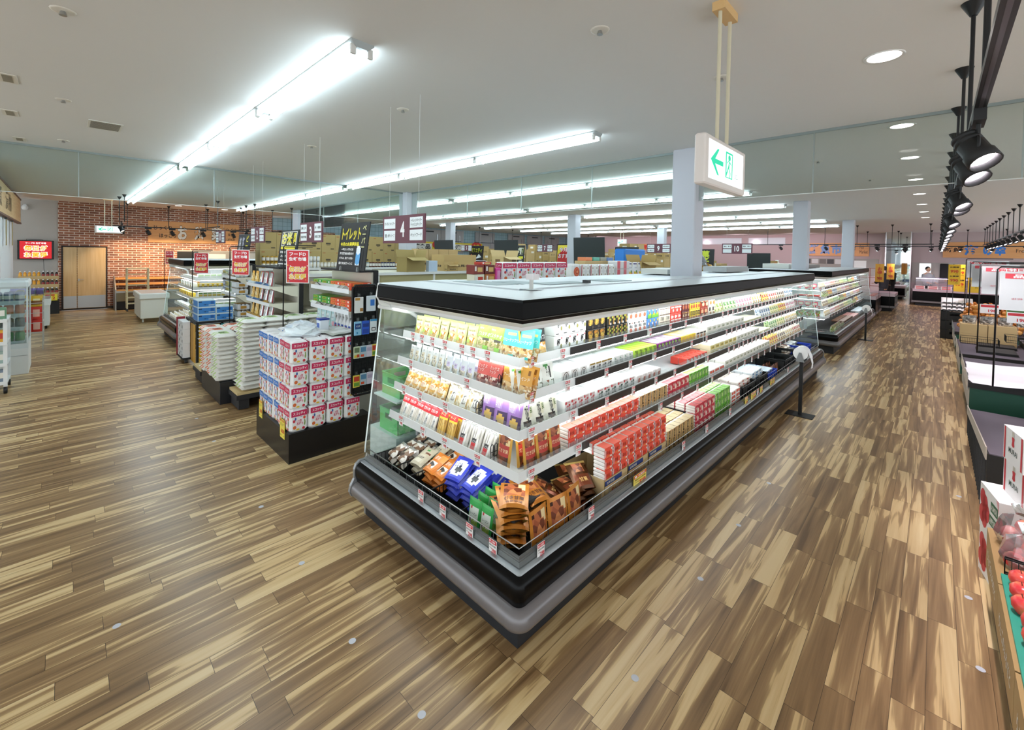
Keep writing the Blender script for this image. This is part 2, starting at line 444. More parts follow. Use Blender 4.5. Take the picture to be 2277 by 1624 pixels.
for ri, X in enumerate((1.455, 4.40, 7.35, 10.35, 13.35, 16.35, 19.3, 22.2)):
    for j, Y in enumerate((2.9, 5.04, 7.18, 9.5, 11.64, 13.78, 15.95)):
        FIT.put((X, Y, CEIL), 0, 'twin tube fluorescent fitting, %s from the near end, %s' % (nth(j), rown[ri]), 'twin tube ceiling fittings')

# downlights
M_DL = E('#fff6f0', 6.0)
def mk_down():
    t = thing('downlight', 'x', 'light')
    b = MB(); b.lathe([(.095, 0), (.115, -.006), (.118, 0)], M_WHITE, n=20); b.build('trim_ring', t)
    b = MB(); b.disc((0, 0, -.002), .096, M_DL, 20); b.build('lens', t)
    return t
DOWN = Proto(mk_down)
for i, X in enumerate((-.4, 1.85, 4.09, 6.3, 8.3, 10.55, 12.85, 15.2, 17.5, 19.8)):
    DOWN.put((X, .31, CEIL), 0, 'round recessed downlight, %s along the line left of the spotlight track' % nth(i), 'recessed downlights')
for i, (X, Y) in enumerate(((2.75, 18.7), (4.15, 18.9))):
    DOWN.put((X, Y, CEIL), 0, '%s downlight above the brick wall' % ('left' if i == 0 else 'right'), 'recessed downlights')
# sprinkler heads
def mk_spr():
    t = thing('sprinkler', 'x', 'sprinkler')
    b = MB(); b.lathe([(.0, -.005), (.05, -.006), (.06, -.003), (.062, 0)], C('#d8d4ca', .5), n=14); b.build('rosette', t)
    b = MB(); b.cyl((0, 0, -.004), (0, 0, -.03), .012, M_STEEL, 8, .02); b.build('head', t)
    return t
SPR = Proto(mk_spr)
for i, (X, Y, wh) in enumerate(((0, 3.92, 'in the upper left of the ceiling'), (0, 6.28, 'beyond the first one on the left'), (0, 8.67, 'just before the glass barrier on the left'), (2.42, 1.6, 'right of the big light row'), (2.42, 3.95, 'between the first two light rows'),
        (3.71, 1.29, 'between the rods of the exit sign'), (2.42, 6.3, 'near the wires of aisle sign 3'), (7.8, 1.3, 'behind the glass barrier, right of the exit sign'), (10.1, .9, 'near the far downlights'), (7.6, -1.6, 'right of the spotlight track'), (9.8, -1.6, 'further along, right of the spotlight track'), (12.4, -1.7, 'third along, right of the spotlight track'))):
    SPR.put((X, Y, CEIL), 0, 'small ceiling sprinkler head %s' % wh, 'ceiling sprinklers')
# slot vents and access vent
b = MB(); b.box(.2, .5, 7.0, 7.45, CEIL - .006, CEIL, M_OFFW)
for i in range(9): b.box(.22, .48, 7.03 + i * .045, 7.055 + i * .045, CEIL - .009, CEIL - .006, C('#7d786c', .7))
tag(b.build('ceiling_vent'), 'rectangular louvred air vent in the ceiling left of the lights', 'vent')
for i, (X, Y) in enumerate(((-.37, 5.85), (-.44, 7.35), (-.45, 9.05))):
    b = MB(); b.box(X - .03, X + .09, Y - .14, Y + .14, CEIL - .006, CEIL, C('#d9d5ca', .6)); b.box(X, X + .06, Y - .11, Y + .11, CEIL - .009, CEIL - .005, C('#8b8574', .6))
    tag(b.build('ceiling_slot'), 'slim slot fitting at the ceiling edge, %s from the near left' % nth(i), 'vent', 'slim ceiling slots')

# door in the brick wall
b = MB()
b.box(-.06, 1.04, WALL_Y - .02, WALL_Y, 2.08, 2.12, C('#2e2420', .5)); b.box(-.06, -.02, WALL_Y - .02, WALL_Y, 0, 2.1, C('#2e2420', .5)); b.box(1.0, 1.04, WALL_Y - .02, WALL_Y, 0, 2.1, C('#2e2420', .5))
o = b.build('door_1'); o['label'] = 'unequal pair of pale wood doors in the brick wall'; struct(o)
for n_, x0, x1 in (('door_leaf', -.015, .30), ('door_leaf', .31, .995)):
    b = MB(); b.box(x0, x1, WALL_Y - .035, WALL_Y - .002, .06, 2.075, M_OAK); lf = b.build(n_, o)
    b = MB(); b.box(x0 + .005, x1 - .005, WALL_Y - .04, WALL_Y - .035, .07, .47, M_STEEL); b.build('kick_plate', lf)
b = MB(); b.box(.33, .36, WALL_Y - .05, WALL_Y - .035, .96, 1.04, M_STEEL); b.cyl((.345, WALL_Y - .07, 1.0), (.46, WALL_Y - .07, 1.0), .01, M_STEEL, 8); b.cyl((.345, WALL_Y - .07, 1.0), (.345, WALL_Y - .035, 1.0), .01, M_STEEL, 8); b.build('lever_handle', o)
b = MB(); b.box(-.06, 1.04, WALL_Y - .06, WALL_Y - .04, 0, .012, M_STEEL); b.build('threshold', o)
# ------------------------------------------------------------------ refrigerated islands
KX, KY = 1.68, 1.543
M_GLOSSB = C('#0a0a0b', 0.22, 0, .16); M_BUMP = C('#7d7a7c', 0.28, 0.25); M_KICK = C('#23262b', 0.6); M_INNER = C('#dfe3e2', .45)
M_CLEAR = GLASS('#f6fbfb', 0.18, 0.04); M_RAIL = C('#e4e8e8', 0.3); M_STRIP = E('#f4fdff', STRIP_W); M_DECK = C('#1a1b1c', .5)
M_BROWNB = C('#0b0b0b', 0.42, 0, .07); M_PRICEB = C('#302c2b', 0.3)
def lpath(kx, ky, yend, xend, RO=-.03):
    def path(o):
        r = max(0.0, RO - o); cx, cy = kx + RO, ky + RO
        pts = [(kx + o, yend)]
        if r > 0:
            for i in range(7):
                a = PI + (PI / 2) * i / 6
                pts.append((cx + r * math.cos(a), cy + r * math.sin(a)))
        else: pts += [(kx + o, ky + o)] * 7
        pts.append((xend, ky + o))
        return pts
    return path
SH = [(.32, 1.39, 1.445), (.27, 1.18, 1.235), (.24, .97, 1.025), (.20, .74, .795)]   # lip offset, board height, lip top
def showcase(kx, ky, yend, xend, label, tops):
    P = lpath(kx, ky, yend, xend)
    t = thing('refrigerated_showcase', label, 'refrigerated display', (0, 0, 0))
    def part(nm, profs, parent=t):
        b = MB()
        for pr, m, sm in profs: b.sweep(pr, P, m, sm)
        return b.build(nm, parent)
    part('kick_plinth', [([(0, 0), (0, .2), (.3, .2)], M_KICK, False)])
    part('bumper_rail', [([(.0, .165), (-.07, .168), (-.112, .19), (-.127, .225), (-.118, .265), (-.095, .285), (-.075, .292)], M_BUMP, True)])
    part('front_panel', [([(-.075, .292), (-.088, .34), (-.09, .385), (-.078, .42), (-.05, .438)], M_GLOSSB, True)])
    part('chrome_rim', [([(-.05, .438), (-.046, .444), (-.02, .446), (.0, .44)], C('#9a9ea0', .35, .6), False)])
    r = part('price_rail', [([(-.018, .446), (-.004, .50), (.002, .50), (-.008, .446)], GLASS('#e9efef', .12, .08), False), ([(-.012, .447), (-.006, .47), (.0, .447)], C('#85898b', .5), False)])
    part('deck', [([(.0, .44), (.03, .36), (.78, .36)], M_DECK, False)])
    # wire front guard with rungs
    b = MB()
    for z in (.44, .475, .52): b.tube([(x, y, z) for x, y in P(.02)], .0035, M_STEEL, 4)
    y = ky + .02
    L1 = int((yend - ky) / .1)
    for i in range(L1): b.cyl((kx + .02, y + i * .1, .44), (kx + .02, y + i * .1, .52), .002, M_STEEL, 4)
    for i in range(int((xend - kx) / .1)): b.cyl((kx + .02 + i * .1, y, .44), (kx + .02 + i * .1, y, .52), .002, M_STEEL, 4)
    b.build('wire_guard', t)
    part('back_panel', [([(.76, .36), (.70, 1.68)], M_INNER, False)])
    for k, (o, z, zt) in enumerate(SH):
        s = part('shelf', [([(o + .012, z + .005), (.73, z + .012), (.73, z - .018), (o + .03, z - .012), (o + .012, z + .005)], M_WHITE, False)])
        part('shelf_price_rail', [([(o + .012, z - .008), (o, z - .004), (o + .006, zt), (o + .012, zt), (o + .012, z - .008)], M_RAIL, False), ([(o + .008, zt), (o + .02, zt + .022)], M_CLEAR, False)], s)
        part('shelf_light', [([(o + .03, z - .014), (o + .03, z - .024), (o + .05, z - .024), (o + .05, z - .018)], M_STRIP, False)], s)
    part('canopy', [([(.10, 1.845), (.084, 1.83), (.078, 1.745), (.10, 1.712)], M_BROWNB, False), ([(.083, 1.742), (.0775, 1.738), (.084, 1.734)], C('#3a3836', .4), False),
        ([(.10, 1.712), (.20, 1.668), (.205, 1.645), (.23, 1.645), (.25, 1.665), (.70, 1.69)], M_WHITE, False)])
    part('canopy_light', [([(.24, 1.655), (.245, 1.638), (.275, 1.64), (.28, 1.66)], M_STRIP, False)])
    part('canopy_top', [([(.10, 1.845), (.13, 1.85), (.50, 1.852), (.50, 1.82), (.56, 1.82), (.56, 1.856), (.88, 1.856)], C('#e3eaee', .35), False)])
    # end caps and glass ends
    for e, nm in ((0, 'left'), (1, 'far')):
        pr = [(.3, .0), (.0, .0), (.0, .165), (-.07, .163), (-.118, .188), (-.134, .225), (-.125, .27), (-.095, .32), (-.096, .39), (-.08, .43), (-.05, .45), (.75, .46), (.75, 0)]
        b = MB()
        def pt(o, z, d): return (kx + o, yend + d, z) if e == 0 else (xend + d, ky + o, z)
        q = pr[4:] if e == 0 else pr
        pts0 = [pt(o, z, 0.002) for o, z in pr[1:]]; pts1 = [pt(o, z, .028) for o, z in pr[1:]]; n = len(pts0)
        b.add(pts0 + pts1, [tuple(range(n)), tuple(range(2 * n - 1, n - 1, -1))] + [(i, i + n, (i + 1) % n + n, (i + 1) % n) for i in range(n)], C('#9c9fa1', .35, .5))
        b.build('end_cap', t)
        b = MB(); g = [(-.01, .46), (-.005, .55), (.12, 1.64), (.70, 1.66), (.75, .46)]
        b.add([pt(o, z, .008) for o, z in g] + [pt(o, z, .016) for o, z in g], [(0, 1, 2, 3, 4), (9, 8, 7, 6, 5)], GLASS('#eef8f6', .10))
        b.tube([pt(-.005, .5, .012), pt(-.003, .55, .012), pt(.122, 1.64, .012)], .006, C('#e9f4f4', .1), 5)
        b.build('glass_end', t)
        b = MB(); b.tube([pt(.10, 1.66, .012), pt(.40, 1.585, .012), pt(.47, 1.54, .012), pt(.485, 1.46, .012), pt(.485, .5, .012)], .017, M_WHITE, 6)
        b.add([pt(o, z, .004) for o, z in ((.10, 1.712), (.08, 1.74), (.10, 1.85), (.8, 1.856), (.8, 1.55), (.42, 1.585), (.12, 1.66))] + [pt(o, z, .03) for o, z in ((.10, 1.712), (.08, 1.74), (.10, 1.85), (.8, 1.856), (.8, 1.55), (.42, 1.585), (.12, 1.66))], [tuple(range(7)), tuple(range(13, 6, -1))] + [(i, (i + 1) % 7, (i + 1) % 7 + 7, i + 7) for i in range(7)], M_WHITE)
        b.build('end_frame', t)
    # rear half of the island (mirror side, mostly hidden)
    b = MB(); b.box(kx + .88, xend, ky + .84, yend + .02, .02, 1.63, M_INNER); b.box(kx + .86, xend - .02, ky + .85, yend - .02, 1.70, 1.842, C('#d5dde2', .4)); b.build('rear_body', t)
    # black price strips along the long side
    for k, (o, z, zt) in enumerate(SH):
        b = MB(); x = kx + .85
        while x < xend - .05:
            L = min(1.17, xend - .02 - x)
            b.box(x, x + L - .02, ky + o - .006, ky + o + .001, z - .002, zt - .004, M_PRICEB); x += 1.19
        b.build('price_strip', t)
    for tp in tops:
        x0, x1, y0, y1, z0, z1, m = tp
        b = MB(); b.box(x0, x1, y0, y1, z0, z1, m); b.build('top_fitting', t)
    return t
G1 = C('#9fb0b4', .5); G2 = C('#cdd7da', .45)
CASE1 = showcase(KX, KY, 3.22, 9.78, 'long black and white island refrigerator with the tofu and natto, nearest the camera', [
    (2.72, 3.0, 2.28, 2.9, 1.846, 1.85, G1), (2.35, 2.6, 2.45, 3.0, 1.855, 1.859, G1), (2.75, 3.3, 2.25, 2.45, 1.857, 1.861, G1), (3.2, 3.24, 2.18, 2.24, 1.86, 1.885, M_DARKG), (5.9, 6.6, 2.7, 3.1, 1.856, 1.93, M_OFFW), (8.0, 9.2, 2.6, 3.0, 1.856, 1.95, C('#b9bcbc', .5)), (3.6, 4.0, 2.2, 2.5, 1.857, 1.861, G1)])
b = MB(); b.box(2.285, 2.295, 2.02, 2.05, 1.858, 1.96, C('#d9d9d4', .5)); b.box(2.27, 2.33, 2.0, 2.07, 1.925, 1.965, C('#e2dcdc', .5)); b.box(2.24, 2.36, 1.98, 2.1, 1.857, 1.86, C('#cfd6d8', .4))
tag(b.build('paper_clip_stand'), 'small white card clip standing on the corner of the island canopy', 'clip')
CASE2 = showcase(12.0, 1.60, 3.4, 19.6, 'second island refrigerator with salads, behind the first island', [(12.9, 14.6, 2.7, 3.3, 1.856, 1.98, M_OFFW), (14.8, 17.0, 2.7, 3.3, 1.856, 1.95, C('#8d8884', .5))])

# price cards clipped on rails: white card with red header, product line and red figures
def mk_card(price, base='#f3f2f0', head='#d2303a'):
    def f():
        b = MB(); w, h = .052, .072
        b.box(-w / 2, w / 2, -.0012, .0012, -h, 0, C(base, .5))
        b.rect((0, -.002, -.009), X3, Z3, w, .018, C(head, .5)); b.rect((-.018, -.0025, -.009), X3, Z3, .008, .010, C('#ffffff', .5))
        b.text('お買得', (.005, -.0026, -.009), X3, Z3, .026, .011, C('#ffffff', .5), .01)
        b.text('毎日のお惣菜', (0, -.0025, -.028), X3, Z3, .044, .009, C('#222222', .6), .01)
        b.text('100g', (-.014, -.0025, -.042), X3, Z3, .016, .006, C('#555555', .6))
        b.text(price, (.008, -.0026, -.051), X3, Z3, .030, .020, C('#d2303a', .5), .02)
        b.text('円', (.018, -.0025, -.067), X3, Z3, .008, .007, C('#222222', .5))
        return tag(b.build('price_card'), 'x', 'price card')
    return f
CARDS = {p: Proto(mk_card(p)) for p in ('298', '100', '98', '128', '398', '498', '78', '228')}
YCARD = Proto(mk_card('78', '#f2df6a', '#d86a3a'))
levn = ['top shelf', 'second shelf', 'third shelf', 'lowest shelf', 'base deck']
def put_cards():
    rr = random.Random(3)
    prs = {0: ('98', '128'), 1: ('98', '128', '298'), 2: ('98', '78'), 3: ('78', '100')}
    for k, (o, z, zt) in enumerate(SH):
        xs = [KX + o + .10] + [2.45 + i * .42 + rr.uniform(-.05, .05) for i in range(7)] + [5.6 + i * .185 for i in range(22)]
        if k == 3: xs = xs[:8] + [5.5 + i * .3 for i in range(14)]
        for i, x in enumerate(xs):
            pc = CARDS['498' if (k == 0 and i == 0) else '298' if (i == 0 and k < 2) else '100' if i == 0 else rr.choice(prs[k])]
            pc.put((x, KY + o - .012, zt), 0, 'white price card, %s, %s from the near corner, front island long side' % (levn[k], nth(i)), 'price cards on the long side')
        ys = {0: (3.05, 2.92, 2.78, 2.62, 2.42, 2.3, 2.15), 1: (3.0, 2.62, 2.3), 2: (3.05, 2.82, 2.5), 3: (3.02, 2.72, 2.45, 2.1)}[k]
        for i, y in enumerate(ys):
            CARDS['298' if k < 2 else '398' if k == 2 else '498'].put((KX + o - .012, y, zt), RZL, 'white price card, %s, %s from the glass end, front island end' % (levn[k], nth(i)), 'price cards on the end face')
    for i, y in enumerate((2.42, 2.18, 1.92, 1.72)):
        CARDS['298' if i != 1 else '398'].put((KX - .024, y, .515), RZL, 'white price card, base rail, %s from the glass end, front island' % nth(i), 'price cards on the base rail', scale=(1.15, 1.15, 1.15))
    for i, x in enumerate((1.83, 2.32, 3.72, 4.25, 4.9, 5.9, 7.4, 8.3)):
        CARDS['298' if i < 2 else '78'].put((x, KY - .024, .515), 0, 'white price card on the base rail, %s from the near corner, long side' % nth(i), 'price cards on the base rail', scale=(1.15, 1.15, 1.15))
    for i, x in enumerate((2.95, 5.45, 5.72, 6.05, 6.5, 6.62)):
        YCARD.put((x, KY - .024, .515), 0, 'yellow price card on the base rail, %s from the near corner, long side' % nth(i), 'yellow price cards on the base rail', scale=(3.6 if i in (0, 2) else 1.8, 1.2, 1.25))
put_cards()
# ------------------------------------------------------------------ packaged goods
W_, K_ = '#f4f4f2', '#1a1a1a'
NUTS = MIX('nut_mix', ['#c99a5a', '#e0bd84', '#8a5a2c', '#d9c39a', '#efe2c4'], 60)
GREENM = MIX('pistachio_mix', ['#cdb98c', '#a7a86a', '#e6d9b4', '#8d8447'], 70)
CHIPS = MIX('dried_crisp_mix', ['#d7a85a', '#c78a35', '#f0d493', '#e8b96b', '#f7ead0'], 45)
DARKM = MIX('dark_glaze', ['#5a2c16', '#7d3d1c', '#a5562a', '#35180c'], 40)
CHEST = MIX('roast_chestnut', ['#9a5030', '#b0623a', '#6d341e', '#c27a48'], 30)
GOLD = C('#d0a048', .28, .5); GOLDL = C('#d9b86a', .25, .6)
FILM = GLASS('#fbfdfd', .35, .08)
VEG = MIX('salad_leaf_mix', ['#7fae4a', '#b9d37a', '#e9efcf', '#dfe7b0', '#f6f3e0', '#c8563a'], 38)
MEAT = MIX('sliced_ham_mix', ['#e7a9a0', '#d98480', '#f3d9d2', '#c96a66'], 38)
def bulge(w, h, t):
    def y(u, v):
        a = max(0.0, 1 - abs(2 * u - 1) ** 2.6)
        g = (1 - v) ** .55 if v > .08 else (.55 + v * 5.2) * (.92 ** .55)
        return -t / 2 * a * g
    return y
def pouch_mesh(b, w, h, t, base, shapes=(), texts=(), back=None, nu=8, nv=12):
    Y = bulge(w, h, t)
    def col(u, v):
        m = base
        for s in shapes:
            if s[0] == 'r' and s[1] <= u <= s[3] and s[2] <= v <= s[4]: m = s[5]
            if s[0] == 'e' and ((u - s[1]) / s[3]) ** 2 + ((v - s[2]) / s[4]) ** 2 <= 1: m = s[5]
        return m if not isinstance(m, str) else C(m, .35)
    def pt(u, v, sg):
        pin = 1 - .05 * (1 - v)
        return ((u - .5) * w * pin, sg * -Y(u, v) * -1 if sg > 0 else -Y(u, v), v * h)
    for sg in (1, -1):
        for i in range(nu):
            for j in range(nv):
                u0, u1, v0, v1 = i / nu, (i + 1) / nu, j / nv, (j + 1) / nv
                q = [pt(u0, v0, sg), pt(u1, v0, sg), pt(u1, v1, sg), pt(u0, v1, sg)]
                if sg < 0: q.reverse()
                m = col((u0 + u1) / 2, (v0 + v1) / 2) if sg > 0 else (back or (base if not isinstance(base, str) else C(base, .35)))
                b.add(q, [(0, 1, 2, 3)], m, True)
    for st, cu, cv, tw, th, c in texts:
        def fn(a, bb):
            u = min(1, max(0, cu + a / w)); v = min(1, max(0, cv + bb / h))
            return ((u - .5) * w * (1 - .05 * (1 - v)), Y(u, v) - .0022, v * h)
        b.text(st, (0, 0, 0), X3, Z3, tw * w, th * h, C(c, .4), .015, fn)
def pouch(name, cat, w, h, t, base, shapes=(), texts=(), **kw):
    def f():
        b = MB(); pouch_mesh(b, w, h, t, base, shapes, texts, **kw)
        return tag(b.build(name), 'x', cat)
    p = Proto(f); p.w, p.h, p.d = w, h, t
    return p
def boxp(name, cat, w, d, h, base, front=(), top=None, texts=(), r=.004, side=None, trays=0):
    """carton or tray pack: front shapes in 0..1 units, text lines on the front face"""
    def f():
        b = MB(); bm = C(base, .5) if isinstance(base, str) else base
        if trays:
            for k in range(trays):
                z0 = h * k / trays; z1 = h * (k + 1) / trays
                b.bbox(-w / 2 + .003, w / 2 - .003, .001, d - .003, z0 + .0012, z1 - .0006, bm, .006)
        else: b.bbox(-w / 2, w / 2, 0, d, 0, h, bm, r)
        lab = MB() if trays else b
        def rect(u0, v0, u1, v1, m, e):
            lab.rect(((u0 + u1 - 1) / 2 * w, -e, (v0 + v1) / 2 * h), X3, Z3, (u1 - u0) * w, (v1 - v0) * h, C(m, .45) if isinstance(m, str) else m)
        if trays:
            mm = C(side, .45)
            lab.box(-w * .46, w * .46, -.0015, 0, .002, h, mm); lab.box(-w * .46, w * .46, -.0015, d * .72, h, h + .0012, mm, C(top or side, .45))
        e = .002
        for s in front:
            if s[0] == 'r': rect(*s[1:6], e)
            else: lab.disc(((s[1] - .5) * w, -e, s[2] * h), s[3] * w, C(s[5], .45) if isinstance(s[5], str) else s[5], 14, 'y', s[4] * h)
            e += .0003
        for st, cu, cv, tw, th, c in texts: lab.text(st, ((cu - .5) * w, -e - .0004, cv * h), X3, Z3, tw * w, th * h, C(c, .5), .02)
        if top and not trays: b.rect((0, d / 2, h + .0006), X3, Y3, w * .86, d * .8, C(top, .45) if isinstance(top, str) else top)
        if not trays: return tag(b.build(name), 'x', cat)
        t = thing(name, 'x', cat); b.build('foam_trays', t); lab.build('paper_band', t)
        return t
    p = Proto(f); p.w, p.h, p.d = w, h, d
    return p
PR = {}
PR['kiwami'] = boxp('natto_pack', 'natto pack', .092, .10, .125, W_, [('e', .8, .42, .11, .13, '#8f8a4a'), ('r', .1, .1, .5, .14, K_), ('e', .84, .88, .07, .05, '#d4545c')], None, [('極', .5, .66, .42, .42, K_)])
PR['blackgold'] = boxp('natto_pack', 'natto pack', .088, .10, .125, '#171310', [('r', .1, .3, .8, .95, MIX('gold_print', ['#7c2f16', '#c98b2e', '#171310', '#e2b04a'], 26, kind='noise')), ('r', .6, .05, .92, .22, '#3a3430')], '#26201c', [('炭火\n造り', .48, .5, .5, .5, '#e6c65a')])
PR['blackgreen'] = boxp('natto_pack', 'natto pack', .062, .10, .125, '#17180f', [('e', .2, .8, .14, .08, '#a7b43a'), ('e', .2, .55, .14, .08, '#a7b43a'), ('e', .82, .7, .14, .08, '#a7b43a'), ('e', .82, .4, .14, .08, '#a7b43a'), ('r', .38, .1, .66, .98, '#b98d4c'), ('r', .72, .06, .95, .2, W_)], '#22231a', [('抹茶寒天', .52, .55, .16, .7, '#2a2110')])
PR['mentai'] = boxp('natto_pack', 'natto pack', .080, .10, .125, W_, [('e', .5, .38, .28, .16, '#e0704e'), ('r', .08, .86, .35, .95, K_), ('r', .6, .88, .9, .93, '#c98')], None, [('明太', .5, .68, .6, .22, K_)])
PR['bluegreen'] = boxp('jelly_pack', 'jelly pack', .072, .10, .125, '#5d97d8', [('r', 0, 0, 1, .3, '#74b83e'), ('e', .75, .82, .16, .1, '#f0d23c'), ('e', .3, .62, .2, .1, '#d9e7f4'), ('e', .6, .3, .22, .1, '#efe03c'), ('r', .42, .3, .55, .7, '#b86a3a')])
PR['beige'] = boxp('noodle_pack', 'noodle pack', .115, .10, .125, '#e9e2cf', [('r', .05, .05, .95, .1, '#5a3a30'), ('r', .05, .5, .95, .54, '#5a3a30')], None, [('茶碗', .5, .78, .6, .3, '#8b867c'), ('むし', .5, .3, .6, .25, '#b9ae9a')])
PR['redpat'] = boxp('noodle_pack', 'noodle pack', .082, .10, .125, '#e04a3c', [('e', .3, .75, .22, .14, '#f3e6dc'), ('r', .08, .44, .92, .54, '#f6ece4'), ('e', .7, .25, .2, .12, '#f3e6dc')], None, [('辛', .6, .75, .3, .2, W_)])
PR['maroon'] = boxp('noodle_pack', 'noodle pack', .062, .10, .125, '#5e1c1c', [('e', .5, .35, .3, .18, '#b0603a'), ('r', .1, .86, .9, .92, '#c9a060')], '#6d2626', [('濃口', .5, .68, .6, .22, '#e8d9b4')])
PR['yellowblack'] = boxp('noodle_pack', 'noodle pack', .068, .10, .125, '#e5c63a', [('r', .1, .55, .9, .9, '#2a2118'), ('e', .5, .3, .34, .18, '#b5482c')], '#e9cf54', [('生麺', .5, .72, .6, .24, '#f2dc60')])
PR['shrimp'] = boxp('noodle_pack', 'noodle pack', .105, .10, .125, '#a33a24', [('e', .4, .7, .34, .2, '#e0b487'), ('e', .65, .32, .3, .18, '#efc9a0'), ('r', .05, .44, .6, .54, '#2c1a14')])
PR['whitegold'] = boxp('noodle_pack', 'noodle pack', .08, .10, .125, '#efeada', [('r', .1, .6, .6, .95, '#3a2c22'), ('e', .6, .35, .34, .18, '#c08a3c')])
PR['arch'] = boxp('natto_pack', 'natto pack', .088, .20, .095, W_, [('e', .5, .42, .38, .5, '#6b5a52'), ('e', .5, .42, .32, .44, '#f6f6f4'), ('r', .0, 0, 1, .06, W_)], None, [('国\n産', .5, .45, .26, .6, K_)])
PR['tokblack'] = boxp('natto_pack', 'natto pack', .082, .20, .095, W_, [('r', .08, .86, .92, .99, '#a3873c')], None, [('十勝\n納豆', .5, .45, .72, .66, K_)])
PR['pale'] = boxp('natto_pack', 'natto pack', .078, .20, .095, '#eef1ee', [('e', .3, .8, .12, .08, '#8fb39a'), ('r', .7, .1, .78, .7, '#8a938d')], None, [('北の大豆', .4, .45, .3, .7, '#7d8a86')])
PR['lime'] = boxp('tofu_pack', 'tofu pack', .074, .20, .095, '#b9e04a', [('r', .3, .05, .62, .95, '#a7d23c'), ('r', .05, .82, .3, .96, '#6f9a2c')], '#c3ee58', [('枝豆\n豆腐', .5, .5, .34, .8, '#3a3f14')])
PR['purple'] = boxp('tofu_pack', 'tofu pack', .074, .20, .095, '#8c2d86', [('e', .3, .78, .22, .18, '#8fbf4a'), ('r', .52, .08, .86, .92, '#3f1d42')], '#f0e2ef', [('梅し\nそ味', .68, .5, .3, .8, '#efe6f0')])
PR['yellow'] = boxp('tofu_pack', 'tofu pack', .088, .20, .095, '#f0d03e', [('e', .5, .5, .3, .36, '#e9b95c'), ('r', .2, .05, .8, .2, '#d9772c')], '#f8f2d0')
PR['wo'] = boxp('tofu_pack', 'tofu pack', .086, .20, .095, '#f4ede0', [('e', .5, .4, .32, .3, '#d9862f'), ('r', .1, .75, .9, .92, '#3a2f28')], '#f7f3ea')
PR['tokred'] = boxp('natto_pack', 'natto pack', .074, .20, .105, W_, [('e', .2, .86, .13, .1, '#d2454c')], None, [('十勝\n納豆', .55, .45, .66, .66, '#c8323c'), ('まろやか', .62, .87, .5, .1, '#c8323c')])
PR['tokgreen'] = boxp('natto_pack', 'natto pack', .092, .20, .105, W_, [('e', .2, .86, .13, .1, '#d2454c')], None, [('十勝\n納豆', .55, .45, .66, .66, '#1f4a3c'), ('昆布たれ', .62, .87, .5, .1, '#c8323c')])
PR['pink'] = boxp('natto_pack', 'natto pack', .082, .20, .09, '#efeae8', [('e', .45, .45, .3, .3, '#b9543c'), ('r', .62, .2, .86, .9, '#dcd4ce')], None, [('小粒', .4, .18, .5, .22, K_)])
PR['redcube'] = boxp('tofu_pack', 'tofu pack', .085, .085, .07, '#e04838', [('e', .5, .5, .3, .34, '#f4ece6'), ('r', 0, 0, .2, 1, '#f2e8e2')], '#e8604c')
PR['tofu'] = boxp('tofu_pack', 'tofu pack', .135, .12, .06, '#f1f0e6', [('r', .2, .25, .8, .75, '#e2e3d2')], '#fafaf6', [('絹豆腐', .5, .5, .5, .3, '#7a8a5a')])
PR['tofuy'] = boxp('tofu_pack', 'tofu pack', .135, .12, .06, '#f3eec8', [('r', .1, .2, .9, .8, '#e3cf6e')], '#faf8ea', [('木綿', .5, .5, .5, .36, '#6b6a34')])
PR['orange'] = boxp('natto_pack', 'natto pack', .098, .10, .078, '#f0ede8', [('e', .86, .8, .07, .1, W_), ('r', .66, .08, .9, .24, '#f3d9cf'), ('r', .08, .2, .14, .8, W_)], '#f0705a', [('極小粒', .45, .52, .5, .36, '#a5301c'), ('ミニ3', .45, .2, .3, .16, '#f6c24a')], side='#ee5440', trays=3)
PR['brownn'] = boxp('natto_pack', 'natto pack', .098, .10, .078, '#ece6d8', [('r', .4, .05, .66, .95, '#3b2618'), ('r', .05, .1, .3, .9, '#cba871')], '#e0cda2', [('大粒', .53, .55, .2, .66, '#e6cf94')], side='#c69d64', trays=3)
PR['crimson'] = boxp('natto_pack', 'natto pack', .098, .10, .078, '#eee6e2', [('e', .7, .35, .2, .3, '#f0d8c8'), ('r', .08, .08, .5, .2, '#e6a39a')], '#e0595c', [('梅納豆', .4, .62, .5, .34, '#f3d9cc')], side='#c92b40', trays=3)
PR['greenn'] = boxp('natto_pack', 'natto pack', .082, .10, .078, '#eaf2dc', [('r', .5, .05, .76, .95, '#2f6a1e'), ('e', .22, .4, .16, .3, '#cfe59a')], '#8cd04e', [('わさび', .63, .5, .18, .8, '#eef7d8')], side='#6cbf30', trays=3)
PR['flatred'] = boxp('egg_tofu_pack', 'tofu pack', .15, .10, .045, '#f3ece8', [('e', .3, .5, .18, .36, '#e2563c'), ('e', .72, .5, .18, .36, '#e2563c')], '#f7f1ee')
